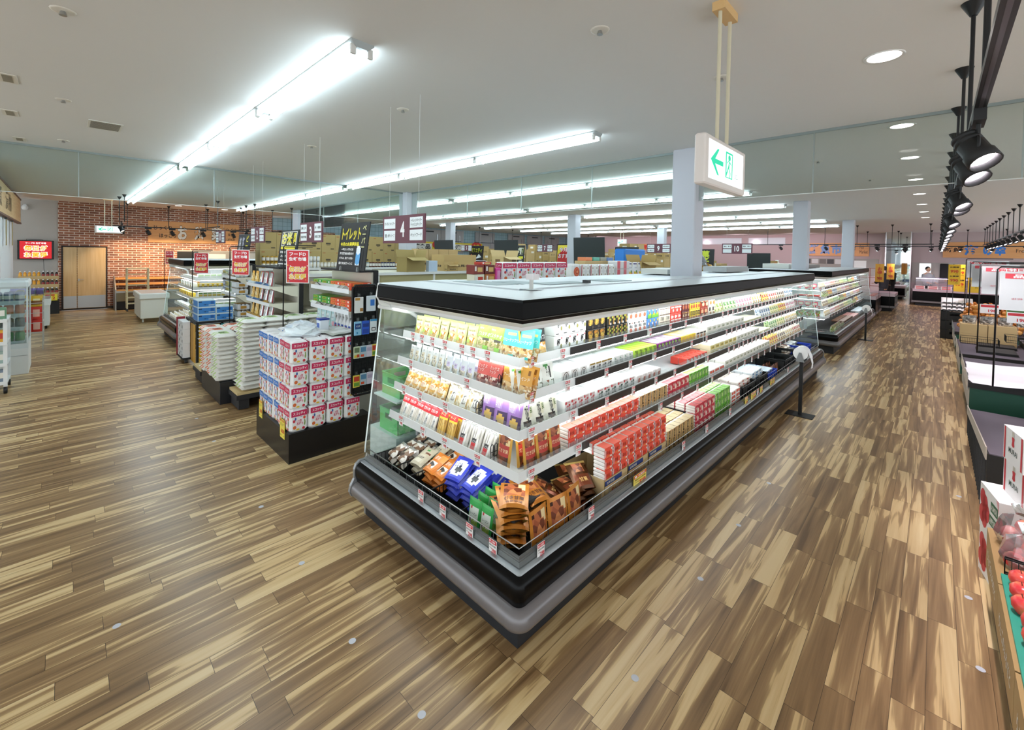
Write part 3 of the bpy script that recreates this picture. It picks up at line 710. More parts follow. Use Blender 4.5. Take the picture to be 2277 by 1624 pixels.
# pouches
PR['pistlime'] = pouch('nut_pouch', 'snack pouch', .11, .17, .05, '#dfe39a', [('r', .1, .08, .9, .5, CHIPS), ('e', .3, .35, .2, .12, '#b9cf6a'), ('r', .15, .55, .85, .72, '#eeeec6')], [('やわらか', .5, .78, .6, .09, '#7a5a4a'), ('いも', .6, .62, .4, .1, '#a5423a')])
PR['pistgreen'] = pouch('nut_pouch', 'snack pouch', .15, .21, .06, '#a9d75c', [('r', 0, 0, 1, .46, GREENM), ('r', .5, .38, .9, .46, '#5f5a50'), ('e', .7, .18, .14, .1, '#8ed33a'), ('r', .4, .82, .6, .88, '#d9b24a')], [('ピスタチオ', .5, .62, .8, .13, W_), ('素焼き', .3, .8, .3, .06, W_)])
PR['cyan'] = pouch('nut_pouch', 'snack pouch', .15, .21, .06, '#5fcfc8', [('r', .04, 0, .96, .44, NUTS), ('r', .3, .38, .9, .45, '#5a6a66'), ('e', .78, .12, .12, .07, '#3bb8b4'), ('e', .62, .8, .2, .06, '#e8c87c')], [('カシューナッツ', .5, .6, .86, .12, W_)])
PR['blackchip'] = pouch('snack_pouch', 'snack pouch', .12, .20, .06, '#16161a', [('r', 0, 0, 1, .5, CHIPS), ('r', 0, .5, .16, 1, '#e5d23a')], [('さん\nチップス', .56, .74, .64, .34, W_)])
PR['smallbag'] = pouch('dried_snack_bag', 'snack bag', .075, .14, .035, '#e9edea', [('r', .12, .06, .88, .46, MIX('dried_fish', ['#c6b694', '#e3d8be', '#8f8a80', '#d7d3c8'], 60)), ('r', .2, .46, .8, .72, '#e6dcc0'), ('r', .4, .82, .6, .88, '#c9d0ce')], [('珍味', .5, .6, .3, .1, '#6a5a4a')])
PR['smallbagp'] = pouch('dried_snack_bag', 'snack bag', .075, .14, .035, '#dfe6ea', [('r', .12, .06, .88, .44, MIX('dried_squid', ['#d6cdb8', '#b7ab96', '#8f8680', '#e9e2d2'], 60)), ('r', .2, .44, .8, .7, '#cfc3de')], [('いか', .5, .58, .3, .1, '#5a4a6a')])
PR['redpouch'] = pouch('nut_pouch', 'snack pouch', .13, .18, .05, '#e2645a', [('r', .05, .02, .95, .42, MIX('cranberry_mix', ['#8a3a34', '#e9d6c6', '#c98f7c', '#6d2a26'], 60))], [('ミックス\nナッツ', .5, .66, .7, .28, '#f7e3da')])
PR['tan'] = pouch('nut_pouch', 'snack pouch', .14, .19, .055, '#dfa548', [('r', .04, 0, .96, .44, NUTS), ('r', .3, .38, .9, .45, '#6a5a40'), ('e', .8, .84, .12, .05, '#8a5a24')], [('アーモンド', .5, .62, .8, .12, '#fdf3da')])
PR['fried'] = pouch('fried_snack_bag', 'snack bag', .12, .15, .07, CHIPS, [('r', 0, .82, 1, 1, FILM), ('r', .3, .3, .72, .6, '#ece2c8'), ('r', 0, .62, .2, .82, FILM)], [('かりん\nとう', .5, .45, .34, .22, '#c8572a')])
PR['friedw'] = pouch('fried_snack_bag', 'snack bag', .12, .15, .07, MIX('rice_cracker_mix', ['#f2ead2', '#dfc898', '#e9dcbc', '#c9a86a'], 45), [('r', 0, .8, 1, 1, FILM), ('r', .55, .1, .9, .8, '#efeee6')], [('おこし', .72, .45, .22, .5, '#3a332a')])
PR['purplepouch'] = pouch('snack_pouch', 'snack pouch', .13, .18, .05, '#a67cc4', [('r', .4, .05, .95, .5, '#4a2f5c'), ('e', .66, .24, .24, .16, '#e5bd5c'), ('r', .05, .55, .6, .9, '#bf9ad6')], [('芋けんぴ', .34, .7, .4, .26, W_)])
PR['redtop'] = pouch('squid_snack_bag', 'snack bag', .115, .17, .035, MIX('white_squid', ['#efe7da', '#d9cfc0', '#c7beb2', '#fbf6ec'], 40, stretch=(2.4, 1, .3)), [('r', 0, .66, 1, 1, '#d22f34'), ('r', .62, .1, .9, .62, '#efeeea')], [('さきいか', .5, .84, .7, .14, W_), ('いか', .76, .36, .16, .4, K_)])
PR['yellowtop'] = pouch('squid_snack_bag', 'snack bag', .095, .18, .03, MIX('yellow_sticks', ['#c79a35', '#e5bd5c', '#a9772a', '#f0d58a'], 40, stretch=(2.4, 1, .3)), [('r', 0, .74, 1, 1, '#d7332f'), ('r', .0, .64, 1, .74, '#f0cf3e')], [('チーズ', .5, .86, .6, .12, '#f3d9a0')])
PR['clearred'] = pouch('squid_snack_bag', 'snack bag', .115, .17, .035, MIX('grey_squid', ['#cfc9bf', '#efece6', '#a39d94', '#dfd9ce'], 40, stretch=(2.4, 1, .3)), [('r', .3, .12, .66, .3, '#d23a3c'), ('r', .3, .3, .66, .46, '#3a3634'), ('r', .25, .8, .75, .86, '#d23a3c'), ('r', 0, .88, 1, 1, FILM)], [('ソフト', .5, .38, .3, .1, W_)])
PR['rednut'] = pouch('nut_pouch', 'snack pouch', .12, .21, .05, GOLD, [('r', .08, .04, .92, .96, '#b93a30'), ('r', .08, .04, .92, .36, DARKM), ('r', .08, .66, .92, .96, CHEST), ('e', .8, .74, .12, .1, '#e8cf96')], [('焼き甘栗', .5, .5, .7, .12, '#f2cfa6')])
PR['chest'] = pouch('chestnut_pouch', 'snack pouch', .15, .22, .05, GOLD, [('r', .05, .03, .95, .97, C('#c9802f', .3, .25)), ('r', .08, .44, .92, .94, CHEST), ('e', .76, .8, .13, .11, '#e6cf9c'), ('r', .1, .84, .24, .94, '#35180c')], [('むき甘栗', .5, .3, .7, .14, '#5a2c12'), ('有機栽培', .5, .15, .6, .08, '#6d3a18')])
PR['whitep'] = pouch('pickle_pouch', 'snack pouch', .12, .18, .05, '#eef1ea', [('e', .35, .85, .2, .06, '#4a9a4a'), ('r', .1, .1, .9, .34, MIX('herb_speck', ['#eef1ea', '#dfe5d6', '#9a5a3a', '#eef1ea', '#4a5a40'], 50)), ('r', .55, .4, .62, .8, '#3a3a34')], [('チャコ', .4, .6, .3, .3, '#3a3a34')])
PR['blackbean'] = pouch('bean_pouch', 'snack pouch', .13, .18, .05, '#efeedd', [('e', .4, .24, .24, .14, MIX('black_beans', ['#3a2c24', '#5a4636', '#241a14'], 50)), ('r', .5, .45, .78, .9, '#e6e3c4')], [('甘納豆', .4, .62, .22, .5, K_), ('豆', .72, .66, .2, .2, '#5f7a3a')])
mixdes = [('#f4efe2', '#e0c26a', '#7a4a2a'), ('#efe9d8', '#c94a3c', '#d9b45a'), ('#f2e9b8', '#8fae4a', '#d9c89a'), ('#f4f2ee', '#d98aa0', '#e9d9c0'), ('#ece4cc', '#5a3a2c', '#c9a060'), ('#f0d66a', '#c93a34', '#efe3c0'), ('#e9edf0', '#5a7a9a', '#d9cbb0'), ('#d7e4b8', '#5f9a4a', '#f0ead0')]
for i, (a, c, d) in enumerate(mixdes):
    PR['mix%d' % i] = pouch('pickle_bag', 'pickle bag', .11, .16, .05, a, [('r', .1, .06, .9, .5, MIX('bag_fill_%d' % i, [a, d, c, '#f3eee0', d], 45)), ('r', .15, .6, .85, .86, c)], [('漬物', .5, .73, .4, .14, W_)])
desc = dict(kiwami='white natto pack with big brush kanji', blackgold='black and gold natto pack', blackgreen='black and lime agar pack', mentai='white pack with orange roe picture', bluegreen='blue and green jelly pack', beige='beige noodle pack with brown lines', redpat='bright red noodle pack', maroon='maroon noodle pack', yellowblack='yellow and black noodle pack', shrimp='rust red shrimp noodle pack', whitegold='white and gold noodle pack',
    arch='white natto pack with an arch print', tokblack='white natto pack with black kanji', pale='pale grey natto pack', lime='lime green tofu pack', purple='purple tofu pack', yellow='yellow tofu pack', wo='cream tofu pack with orange spot', tokred='white natto pack with red kanji', tokgreen='white natto pack with dark green kanji', pink='white natto pack with rust oval', redcube='small red tofu pack', tofu='white tofu block', tofuy='yellow labelled tofu block',
    orange='orange red triple natto pack', brownn='tan and brown triple natto pack', crimson='crimson triple natto pack', greenn='green triple natto pack', flatred='flat white pack with red dots', pistlime='pale yellow snack pouch', pistgreen='green pistachio pouch', cyan='turquoise cashew pouch', blackchip='black crisp pouch with yellow edge', smallbag='small grey dried snack bag', smallbagp='small lilac labelled snack bag', redpouch='coral red nut pouch', tan='amber almond pouch', fried='bag of brown fried snacks', friedw='clear bag of pale crackers',
    purplepouch='purple sweet potato pouch', redtop='red topped squid bag', yellowtop='red and yellow stick bag', clearred='red labelled squid bag', rednut='red and gold chestnut pouch', chest='orange gold chestnut pouch', whitep='white pouch with green spot', blackbean='cream bean pouch')
for i, nm in enumerate(('cream pickle bag', 'red striped pickle bag', 'yellow green pickle bag', 'pink labelled pickle bag', 'brown labelled pickle bag', 'golden pickle bag', 'blue labelled pickle bag', 'leaf green pickle bag')): desc['mix%d' % i] = nm
def zone(k, x0, x1, key, high=1, deep=1, tilt=0.0, dy=None, isl='front island', ky=KY, o=None, z=None, lv=None, jit=.004, only=None):
    """fill a stretch of the long side with one kind of pack"""
    p = PR[key]; n = max(1, int(round((x1 - x0) / (p.w * 1.04)))); st = (x1 - x0) / n
    o = (SH[k][0] + .025 if k < 4 else .07) if o is None else o; z = (SH[k][1] + .015 if k < 4 else .362) if z is None else z; lv = lv or levn[k]
    for r in range(deep):
        for h in range(high):
            if r > 0 and h < high - 1: continue
            for i in range(n):
                x = x0 + (i + .5) * st + R.uniform(-jit, jit) * .5; y = ky + o + (p.d / 2 if p.w and p.d < .08 else 0) + r * (dy or p.d * 1.03) + (R.uniform(0, jit))
                pos = '%s from the near corner' % nth(i) if n > 1 else 'alone'
                row = '' if high == 1 else (', upper layer' if h == high - 1 else ', lower layer' if h == 0 else ', middle layer')
                if high > 3: row = ', layer %d from below' % (h + 1)
                rr = '' if deep == 1 else (', front row' if r == 0 else ', second row' if r == 1 else ', row %d' % (r + 1))
                p.put((x, y, z + h * (p.h + .0015)), R.uniform(-.03, .03), '%s, %s%s%s, %s %s' % (desc[key], nth(i), rr, row, isl.split()[0], lv), '%ss on the %s, long side of the %s' % (desc[key], lv, isl), tilt)
T1 = -.16
zone(0, 2.06, 2.35, 'blackchip', 1, 1, T1); zone(0, 2.38, 2.76, 'kiwami', 2); zone(0, 2.78, 3.03, 'blackgold', 2); zone(0, 3.05, 3.38, 'blackgreen', 2); zone(0, 3.40, 3.72, 'mentai', 2); zone(0, 3.74, 3.96, 'bluegreen', 2); zone(0, 3.98, 4.21, 'beige', 2); zone(0, 4.23, 4.48, 'redpat', 2)
zone(0, 4.50, 4.69, 'maroon', 2); zone(0, 4.71, 4.98, 'yellowblack', 2); zone(0, 5.0, 5.22, 'shrimp', 2); zone(0, 5.24, 5.44, 'whitegold', 2)
for i, (a, c, ky_) in enumerate(((5.46, 5.8, 'mix2'), (5.82, 6.3, 'mix7'), (6.32, 7.0, 'mix3'), (7.02, 7.5, 'mix0'), (7.52, 7.9, 'mix5'), (7.92, 8.4, 'mix1'), (8.42, 8.9, 'mix4'), (8.92, 9.5, 'mix6'))): zone(0, a, c, ky_, 1, 2, T1, .055)
zone(1, 2.0, 2.36, 'whitep', 1, 2, T1, .06); zone(1, 2.40, 2.72, 'arch', 1, 1); zone(1, 2.74, 3.06, 'tokblack'); zone(1, 3.08, 3.40, 'pale'); zone(1, 3.42, 3.84, 'lime'); zone(1, 3.86, 4.37, 'purple'); zone(1, 4.39, 4.75, 'yellow'); zone(1, 4.77, 5.05, 'wo'); zone(1, 5.08, 6.4, 'tofu', 2, 2); zone(1, 6.42, 7.2, 'tofuy', 1, 2)
for a, c, ky_ in ((7.22, 7.8, 'mix6'), (7.82, 8.3, 'mix2'), (8.32, 8.8, 'mix5'), (8.82, 9.5, 'mix3')): zone(1, a, c, ky_, 1, 2, T1, .055)
zone(2, 2.0, 2.36, 'blackbean', 1, 1, T1); zone(2, 2.40, 2.78, 'tokred'); zone(2, 2.80, 3.38, 'tokgreen'); zone(2, 3.42, 3.88, 'pink'); zone(2, 4.45, 5.02, 'redcube', 1, 2); zone(2, 5.10, 6.0, 'tofuy', 2, 2); zone(2, 6.02, 7.0, 'tofu', 2, 2); zone(2, 7.02, 7.6, 'tofuy', 1, 2)
for a, c, ky_ in ((7.62, 8.1, 'mix7'), (8.12, 8.6, 'mix2'), (8.62, 9.5, 'mix0')): zone(2, a, c, ky_, 1, 2, T1, .055)
zone(3, 1.98, 2.36, 'rednut', 1, 2, -.1, .06); zone(3, 2.40, 3.38, 'orange', 2, 2); zone(3, 3.40, 3.92, 'brownn', 2, 1); zone(3, 3.94, 4.42, 'crimson', 2, 1); zone(3, 4.44, 4.95, 'greenn', 2, 1); zone(3, 4.98, 5.45, 'flatred', 2, 2); zone(3, 5.48, 7.4, 'tofu', 2, 2)
for a, c, ky_ in ((7.42, 8.0, 'mix5'), (8.02, 8.5, 'mix4'), (8.52, 9.0, 'mix0'), (9.02, 9.6, 'mix1')): zone(3, a, c, ky_, 1, 2, T1, .055)
# deck: cartons with orange natto, then stacked packs
def mk_natcase():
    t = thing('natto_carton', 'x', 'carton')
    b = MB(); b.box(-.155, .155, 0, .36, 0, .005, M_CARD); b.box(-.155, .155, 0, .005, 0, .19, M_CARD2); b.box(-.155, -.15, 0, .36, 0, .19, M_CARD2); b.box(.15, .155, 0, .36, 0, .19, M_CARD2); b.box(-.155, .155, .355, .36, 0, .19, M_CARD2)
    b.rect((-.04, -.001, .165), X3, Z3, .22, .035, C('#2d3f7a', .6)); b.text('お城納豆', (-.08, -.0018, .165), X3, Z3, .10, .02, C('#d9d3c0', .6), .02)
    b.text('極小粒ミニ3', (.02, -.0015, .09), X3, Z3, .17, .045, C('#b0402c', .6), .02); b.text('北海道産', (-.06, -.0015, .13), X3, Z3, .07, .015, C('#b0402c', .6))
    b.build('tray_box', t)
    return t
NC = Proto(mk_natcase)
for i in range(3): NC.put((2.745 + i * .32, KY + .05, .362), 0, 'printed brown carton under the orange natto, %s from the near corner' % nth(i), 'natto cartons on the base deck')
zone(4, 2.60, 3.55, 'orange', 3, 3, z=.53, o=.06)
zone(4, 3.60, 4.18, 'brownn', 3, 3); zone(4, 4.20, 4.72, 'crimson', 4, 3); zone(4, 4.74, 5.20, 'greenn', 4, 3); zone(4, 5.22, 5.55, 'flatred', 5, 3)
def crate_mesh(b, w, d, h, m, wall=.008):
    b.box(-w / 2, w / 2, 0, d, 0, .006, m)
    for x0, x1, y0, y1 in ((-w / 2, w / 2, 0, wall), (-w / 2, w / 2, d - wall, d)):
        b.box(x0, x1, y0, y1, 0, h * .6, m); b.box(x0, -w * .18, y0, y1, h * .6, h * .82, m); b.box(w * .18, x1, y0, y1, h * .6, h * .82, m); b.box(x0, x1, y0, y1, h * .82, h, m)
    for x0, x1 in ((-w / 2, -w / 2 + wall), (w / 2 - wall, w / 2)):
        b.box(x0, x1, 0, d, 0, h * .55, m); b.box(x0, x1, 0, d * .3, h * .55, h * .82, m); b.box(x0, x1, d * .7, d, h * .55, h * .82, m); b.box(x0, x1, 0, d, h * .82, h, m)
    b.tube([(-w / 2, 0, h), (w / 2, 0, h), (w / 2, d, h), (-w / 2, d, h)], .008, m, 5, True)
    for i in range(7):
        x = -w / 2 + w * (i + .5) / 7; b.box(x - .003, x + .003, -.006, 0, 0, h * .9, m)
def crate(w, d, h, colr):
    def f():
        b = MB(); crate_mesh(b, w, d, h, C(colr, .5)); return tag(b.build('plastic_crate'), 'x', 'crate')
    return Proto(f)
CRB = crate(.52, .40, .2, '#1b1d1d'); CRU = crate(.46, .38, .16, '#2546b8')
CRB.put((5.86, KY + .06, .362), 0, 'black crate heaped with pink and white packs, base deck of front island', 'black crates on the base deck')
CRB.put((6.40, KY + .06, .362), 0, 'black crate heaped with blue and white packs, base deck of front island', 'black crates on the base deck')
CRU.put((6.92, KY + .06, .362), 0, 'blue crate of white packs behind the bag roll stand', 'blue crates on the base deck')
CRB.put((7.85, KY + .06, .362), 0, 'nearer empty black crate behind the bag roll', 'black crates on the base deck')
CRB.put((8.40, KY + .06, .362), 0, 'farther empty black crate beyond the bag roll', 'black crates on the base deck')
CRU.put((9.3, KY + .06, .40), 0, 'blue crate at the far end of the front island deck', 'blue crates on the base deck')
PR['flatpink'] = boxp('konjac_pack', 'konjac pack', .16, .11, .03, '#efe6de', [('r', .1, .2, .4, .8, '#c96a5a')], '#f3e3dc', r=.006)
PR['flatblue'] = boxp('konjac_pack', 'konjac pack', .16, .11, .035, '#e6ecef', [('r', .1, .2, .5, .8, '#6a9ac0')], '#cfe0ea', r=.006)
PR['brownbag'] = pouch('miso_bag', 'miso bag', .12, .17, .06, '#7a4a30', [('r', .2, .3, .8, .7, '#a5683c')], nu=6, nv=6)
PR['greybag'] = pouch('noodle_bag', 'noodle bag', .18, .22, .05, '#cfd3d0', [('r', .15, .2, .85, .5, '#e6e6e0'), ('r', .3, .55, .7, .75, '#8a928f')], nu=6, nv=6)
PR['mixtray'] = pouch('noodle_bag', 'noodle bag', .16, .2, .06, '#e3d9cc', [('r', .1, .1, .6, .5, '#8a5a40'), ('r', .4, .55, .9, .85, '#d98a4a')], nu=6, nv=6)
desc.update(flatpink='flat pink and white pack', flatblue='flat blue and white pack', brownbag='brown miso bag', greybag='grey noodle bag', mixtray='brown printed noodle bag')
def heap(key, x0, x1, y0, y1, z, nx, ny, nl, where, grp, flat=False, rz=0.0, ra=.12, face=0.0):
    p = PR[key]; c = 0
    for l in range(nl):
        for j in range(ny):
            for i in range(nx):
                x = x0 + (x1 - x0) * (i + .5) / nx; y = y0 + (y1 - y0) * (j + .5) / ny
                tl = (-PI / 2 + R.uniform(-.1, .1)) if flat else 0
                lay = '' if nl == 1 else ', layer %d' % (l + 1)
                p.put((x + R.uniform(-.006, .006), y + R.uniform(-.006, .006), z + l * (p.h if not flat else p.d * .85) + (p.d * .5 if flat else 0)), face + rz + R.uniform(-ra, ra), '%s, %s from left%s, %s' % (desc[key], nth(c % (nx * ny)), lay, where), grp, tl)
                c += 1
heap('flatpink', 5.62, 6.10, KY + .06, KY + .40, .52, 3, 3, 3, 'in the first black crate', 'pink packs in the black crate')
heap('flatblue', 6.16, 6.64, KY + .06, KY + .40, .52, 3, 3, 3, 'in the second black crate', 'blue packs in the black crate')
heap('flatblue', 6.70, 7.14, KY + .06, KY + .38, .46, 3, 3, 2, 'in the blue crate', 'blue packs in the blue crate')
heap('brownbag', 7.16, 7.56, KY + .10, KY + .3, .37, 3, 2, 1, 'upright beside the blue crate', 'brown bags on the deck', ra=.2)
heap('mixtray', 8.68, 9.04, KY + .2, KY + .5, .37, 2, 2, 4, 'stacked beyond the black crates', 'printed noodle bags on the deck', True)
heap('greybag', 9.08, 9.5, KY + .2, KY + .5, .42, 2, 2, 4, 'in the far blue crate', 'grey noodle bags on the deck', True)
# ---------------- end face, seen from the left: facing -X
def ezone(k, y0, y1, key, n=None, deep=1, tilt=-.2, dx=.06, lean=0.0):
    p = PR[key]; n = n or max(1, int(round((y1 - y0) / (p.w * 1.03)))); st = (y1 - y0) / n
    o = SH[k][0] + .03 + p.d / 2; z = SH[k][1] + .015
    for r in range(deep):
        for i in range(n):
            y = y1 - (i + .5) * st
            rr = '' if deep == 1 else (', front row' if r == 0 else ', row behind')
            p.put((KX + o + r * dx + R.uniform(0, .01), y, z), RZL + R.uniform(-.06, .06), '%s, %s from the glass end%s, %s, end face' % (desc[key], nth(i), rr, levn[k]), '%ss on the %s of the end face' % (desc[key], levn[k]), tilt, R.uniform(-.03, .03))
ezone(0, 2.36, 3.14, 'pistlime', 7, 2); ezone(0, 2.11, 2.34, 'pistgreen', 2, 2); ezone(0, 1.84, 2.09, 'cyan', 2, 2)
ezone(1, 2.66, 3.14, 'smallbag', 6, 2); ezone(1, 2.31, 2.64, 'smallbagp', 4, 2); ezone(1, 2.06, 2.29, 'redpouch', 2, 2); ezone(1, 1.80, 2.03, 'tan', 2, 2)
ezone(2, 2.62, 3.16, 'fried', 5, 2, -.35, .07); ezone(2, 2.24, 2.60, 'friedw', 3, 2, -.35, .07); ezone(2, 1.84, 2.20, 'purplepouch', 3, 2)
ezone(3, 2.66, 3.16, 'redtop', 5, 2, -.35); ezone(3, 2.42, 2.64, 'yellowtop', 2, 2, -.3); ezone(3, 2.04, 2.40, 'clearred', 3, 2, -.35); ezone(3, 1.84, 2.02, 'rednut', 1, 1, -.1)
# end deck heaps
PR['mochi'] = pouch('mushroom_bag', 'snack bag', .11, .15, .06, MIX('mochi_mix', ['#ece6dc', '#8a6a52', '#d9cbb8', '#4a3226', '#f4f0e8'], 30), [('r', 0, .85, 1, 1, FILM)])
PR['beigebag'] = pouch('mushroom_bag', 'snack bag', .13, .20, .07, '#dcd3b8', [('e', .5, .78, .1, .06, '#4fae5a'), ('r', .2, .1, .8, .5, '#e6dfc8'), ('r', .5, .55, .85, .7, '#8a5a48')], [('しいたけ', .5, .34, .5, .14, '#3a3028')])
PR['orangebag'] = pouch('kelp_bag', 'snack bag', .13, .18, .05, '#ea8a34', [('r', .1, .15, .7, .5, MIX('kelp_fill', ['#efe6d8', '#3a2c24', '#d9862f', '#f4efe4'], 40)), ('r', .55, .6, .95, .9, '#f3a85a')], [('昆布', .4, .7, .4, .2, '#fff3e0')])
PR['bluebag'] = pouch('kelp_bag', 'snack bag', .14, .20, .05, '#3b49c8', [('e', .5, .5, .42, .34, '#eef0f2'), ('e', .55, .42, .2, .14, '#2a2c34')], [('しじみ', .42, .6, .4, .2, '#1f2a6a')])
PR['greenbag'] = pouch('dried_fruit_pouch', 'snack pouch', .11, .19, .045, '#3fae55', [('r', .1, .06, .9, .74, '#e9efe4'), ('e', .6, .24, .26, .14, MIX('grape_mix', ['#a9c46a', '#c9dc94', '#8fae4a'], 60)), ('e', .28, .34, .1, .06, '#7a4434'), ('e', .3, .68, .07, .04, '#d23a3c')], [('レーズン', .55, .54, .5, .09, '#5a6a5a')])
PR['cleartray'] = boxp('clear_lidded_tray', 'food tray', .13, .13, .035, '#26272a', [], None, r=.012)
desc.update(mochi='mottled mushroom bag', beigebag='beige shiitake bag with green spot', orangebag='orange kelp bag', bluebag='blue and white clam bag', greenbag='green and white raisin pouch', cleartray='black tray with clear lid')
def eheap(key, y0, y1, x0, x1, z, ny, nx, nl, where, grp, flat=True, ra=.25, dz=None, tl0=-1.15):
    p = PR[key]; c = 0
    for l in range(nl):
        for j in range(nx):
            for i in range(ny):
                y = y1 - (y1 - y0) * (i + .5) / ny; x = x0 + (x1 - x0) * (j + .5) / nx
                lay = '' if nl == 1 else ', layer %d' % (l + 1)
                p.put((x, y, z + l * (dz or p.d * .8) + (.01 if flat else 0) + j * .006), RZL + R.uniform(-ra, ra), '%s, %s from the left%s, %s' % (desc[key], nth(c % (ny * nx)), lay, where), grp, (tl0 + R.uniform(-.12, .12)) if flat else -.12)
                c += 1
eheap('mochi', 2.92, 3.18, KX + .10, KX + .42, .40, 2, 3, 2, 'end deck', 'mushroom bags on the end deck')
eheap('beigebag', 2.72, 2.90, KX + .10, KX + .44, .41, 1, 2, 2, 'end deck', 'beige bags on the end deck')
eheap('orangebag', 2.46, 2.70, KX + .09, KX + .44, .40, 2, 2, 3, 'end deck', 'orange bags on the end deck')
eheap('bluebag', 2.12, 2.44, KX + .09, KX + .46, .40, 2, 2, 4, 'end deck', 'blue bags on the end deck')
eheap('greenbag', 1.88, 2.10, KX + .08, KX + .34, .365, 2, 4, 1, 'end deck near the corner', 'green pouches on the end deck', False, .08)
for i in range(5): PR['cleartray'].put((KX + .16, 1.80, .365 + i * .036), RZL + R.uniform(-.1, .1), 'black clear lidded tray, %s from below in the front pile on the end deck' % nth(i), 'black trays on the end deck')
for i in range(6): PR['cleartray'].put((KX + .31, 1.82, .365 + i * .036), RZL + R.uniform(-.1, .1), 'black clear lidded tray, %s from below in the pile behind on the end deck' % nth(i), 'black trays on the end deck')
# chestnut pouches heaped at the corner
cc = 0
for l in range(6):
    PR['chest'].put((KX + .15 + R.uniform(-.012, .012), KY + .19 + R.uniform(-.012, .012), .40 + l * .042), R.uniform(-.35, .1) - .5, 'orange gold chestnut pouch lying in the corner pile, %s from below' % nth(l), 'chestnut pouches piled at the corner', -1.45 + R.uniform(-.08, .08), scale=(1.2, 1.2, 1.2))
for l in range(5):
    PR['chest'].put((KX + .42 + R.uniform(-.02, .02), KY + .20 + R.uniform(-.02, .02), .40 + l * .036), R.uniform(-.4, .4) - .2, 'orange gold chestnut pouch lying in the pile behind the upright ones, %s from below' % nth(l), 'chestnut pouches piled at the corner', -1.4 + R.uniform(-.1, .1), scale=(1.15, 1.15, 1.15))
for i, (dx, dy, rz) in enumerate(((.245, .055, .1), (.42, .055, -.1), (.60, .06, .15))):
    PR['chest'].put((KX + dx, KY + dy, .366), rz, 'upright orange gold chestnut pouch at the front rail, %s from the corner' % nth(i), 'upright chestnut pouches', -.12, scale=(1.15, 1.0, 1.2))
PR['foil'] = pouch('foil_pouch', 'snack pouch', .16, .21, .06, C('#5a3418', .22, .5), [('r', .1, .1, .9, .5, C('#7a3a1c', .25, .4)), ('r', .2, .55, .8, .9, CHEST), ('r', 0, .95, 1, 1, GOLDL)], [('甘栗', .5, .3, .4, .16, '#e0b46a')])
desc['foil'] = 'dark foil chestnut pouch'
for i in range(10):
    PR['foil'].put((KX + .70 + .11 * (i % 2) + R.uniform(-.02, .02), KY + .12 + .13 * ((i // 2) % 2), .40 + (i // 4) * .055), R.uniform(-.6, .6), 'dark foil chestnut pouch in the loose heap beside the cartons, %s from below' % nth(i), 'foil pouches heaped by the cartons', -1.2 + R.uniform(-.3, .3))
# black wire baskets and dividers
def wire_basket(y0, y1, x0, x1, z0, h, label, grp=None):
    b = MB(); m = C('#141516', .4, .3)
    for z in (z0 + .01, z0 + h): b.tube([(x0, y0, z), (x1, y0, z), (x1, y1, z), (x0, y1, z)], .004, m, 5, True)
    for n_, ax in ((max(1, int((y1 - y0) / .022)), 0), (max(1, int((x1 - x0) / .03)), 1)):
        for i in range(n_ + 1):
            if ax == 0:
                y = y0 + (y1 - y0) * i / n_; b.cyl((x0, y, z0), (x0, y, z0 + h), .002, m, 4); 
            else:
                x = x0 + (x1 - x0) * i / n_; b.cyl((x, y0, z0), (x, y0, z0 + h), .002, m, 4); b.cyl((x, y1, z0), (x, y1, z0 + h), .002, m, 4)
    tag(b.build('wire_basket'), label, 'wire basket', grp)
wire_basket(2.91, 3.19, KX + .055, KX + .47, .362, .11, 'black wire basket holding the mushroom bags at the glass end', 'wire baskets')
wire_basket(2.71, 2.905, KX + .055, KX + .47, .362, .11, 'black wire basket holding the beige shiitake bags', 'wire baskets')
wire_basket(2.45, 2.705, KX + .055, KX + .47, .362, .11, 'black wire basket holding the orange kelp bags', 'wire baskets')
wire_basket(2.115, 2.445, KX + .055, KX + .47, .362, .11, 'black wire basket holding the blue clam bags', 'wire baskets')
def bookend(x, y, z, label):
    b = MB(); m = C('#141516', .4, .3)
    for i in range(3):
        xx = x + i * .035; b.tube([(xx, y, z), (xx, y, z + .10), (xx + .012, y, z + .115), (xx + .024, y, z + .10), (xx + .024, y, z)], .003, m, 5)
    for zz in (z + .03, z + .06): b.cyl((x, y, zz), (x + .1, y, zz), .0025, m, 4)
    tag(b.build('wire_divider'), label, 'divider', 'wire dividers')
bookend(KX + .31, 2.045, SH[1][1] + .014, 'black wire divider between the coral and amber pouches')
bookend(KX + .27, 2.215, SH[2][1] + .014, 'black wire divider beside the purple pouches')
bookend(KX + .24, 2.03, SH[3][1] + .014, 'black wire divider beside the red and gold pouch on the end face')
# ---------------- second island
levn2 = ['top shelf', 'second shelf', 'third shelf', 'lowest shelf', 'base deck']
PR['blacktray'] = boxp('black_food_tray', 'food tray', .22, .16, .04, '#1c1d1f', [], '#3a3c3e', r=.012)
PR['redtray'] = boxp('red_food_tray', 'food tray', .24, .16, .04, '#d8352f', [], '#e9e4dc', r=.012)
PR['browntray'] = boxp('meat_tray', 'food tray', .2, .14, .032, '#6a4632', [], '#8a6248', r=.01)
PR['pinkset'] = pouch('kimchi_tub', 'pickle tub', .12, .13, .07, '#e9506c', [('r', .1, .4, .9, .8, '#f3e9d2'), ('r', 0, 0, 1, .2, '#e2603c')])
PR['salad'] = pouch('salad_bag', 'salad bag', .16, .16, .08, VEG, [('r', .1, .75, .9, 1, FILM)], nu=6, nv=6)
PR['ham'] = boxp('ham_pack', 'ham pack', .2, .15, .03, MEAT, [], MEAT, r=.008)
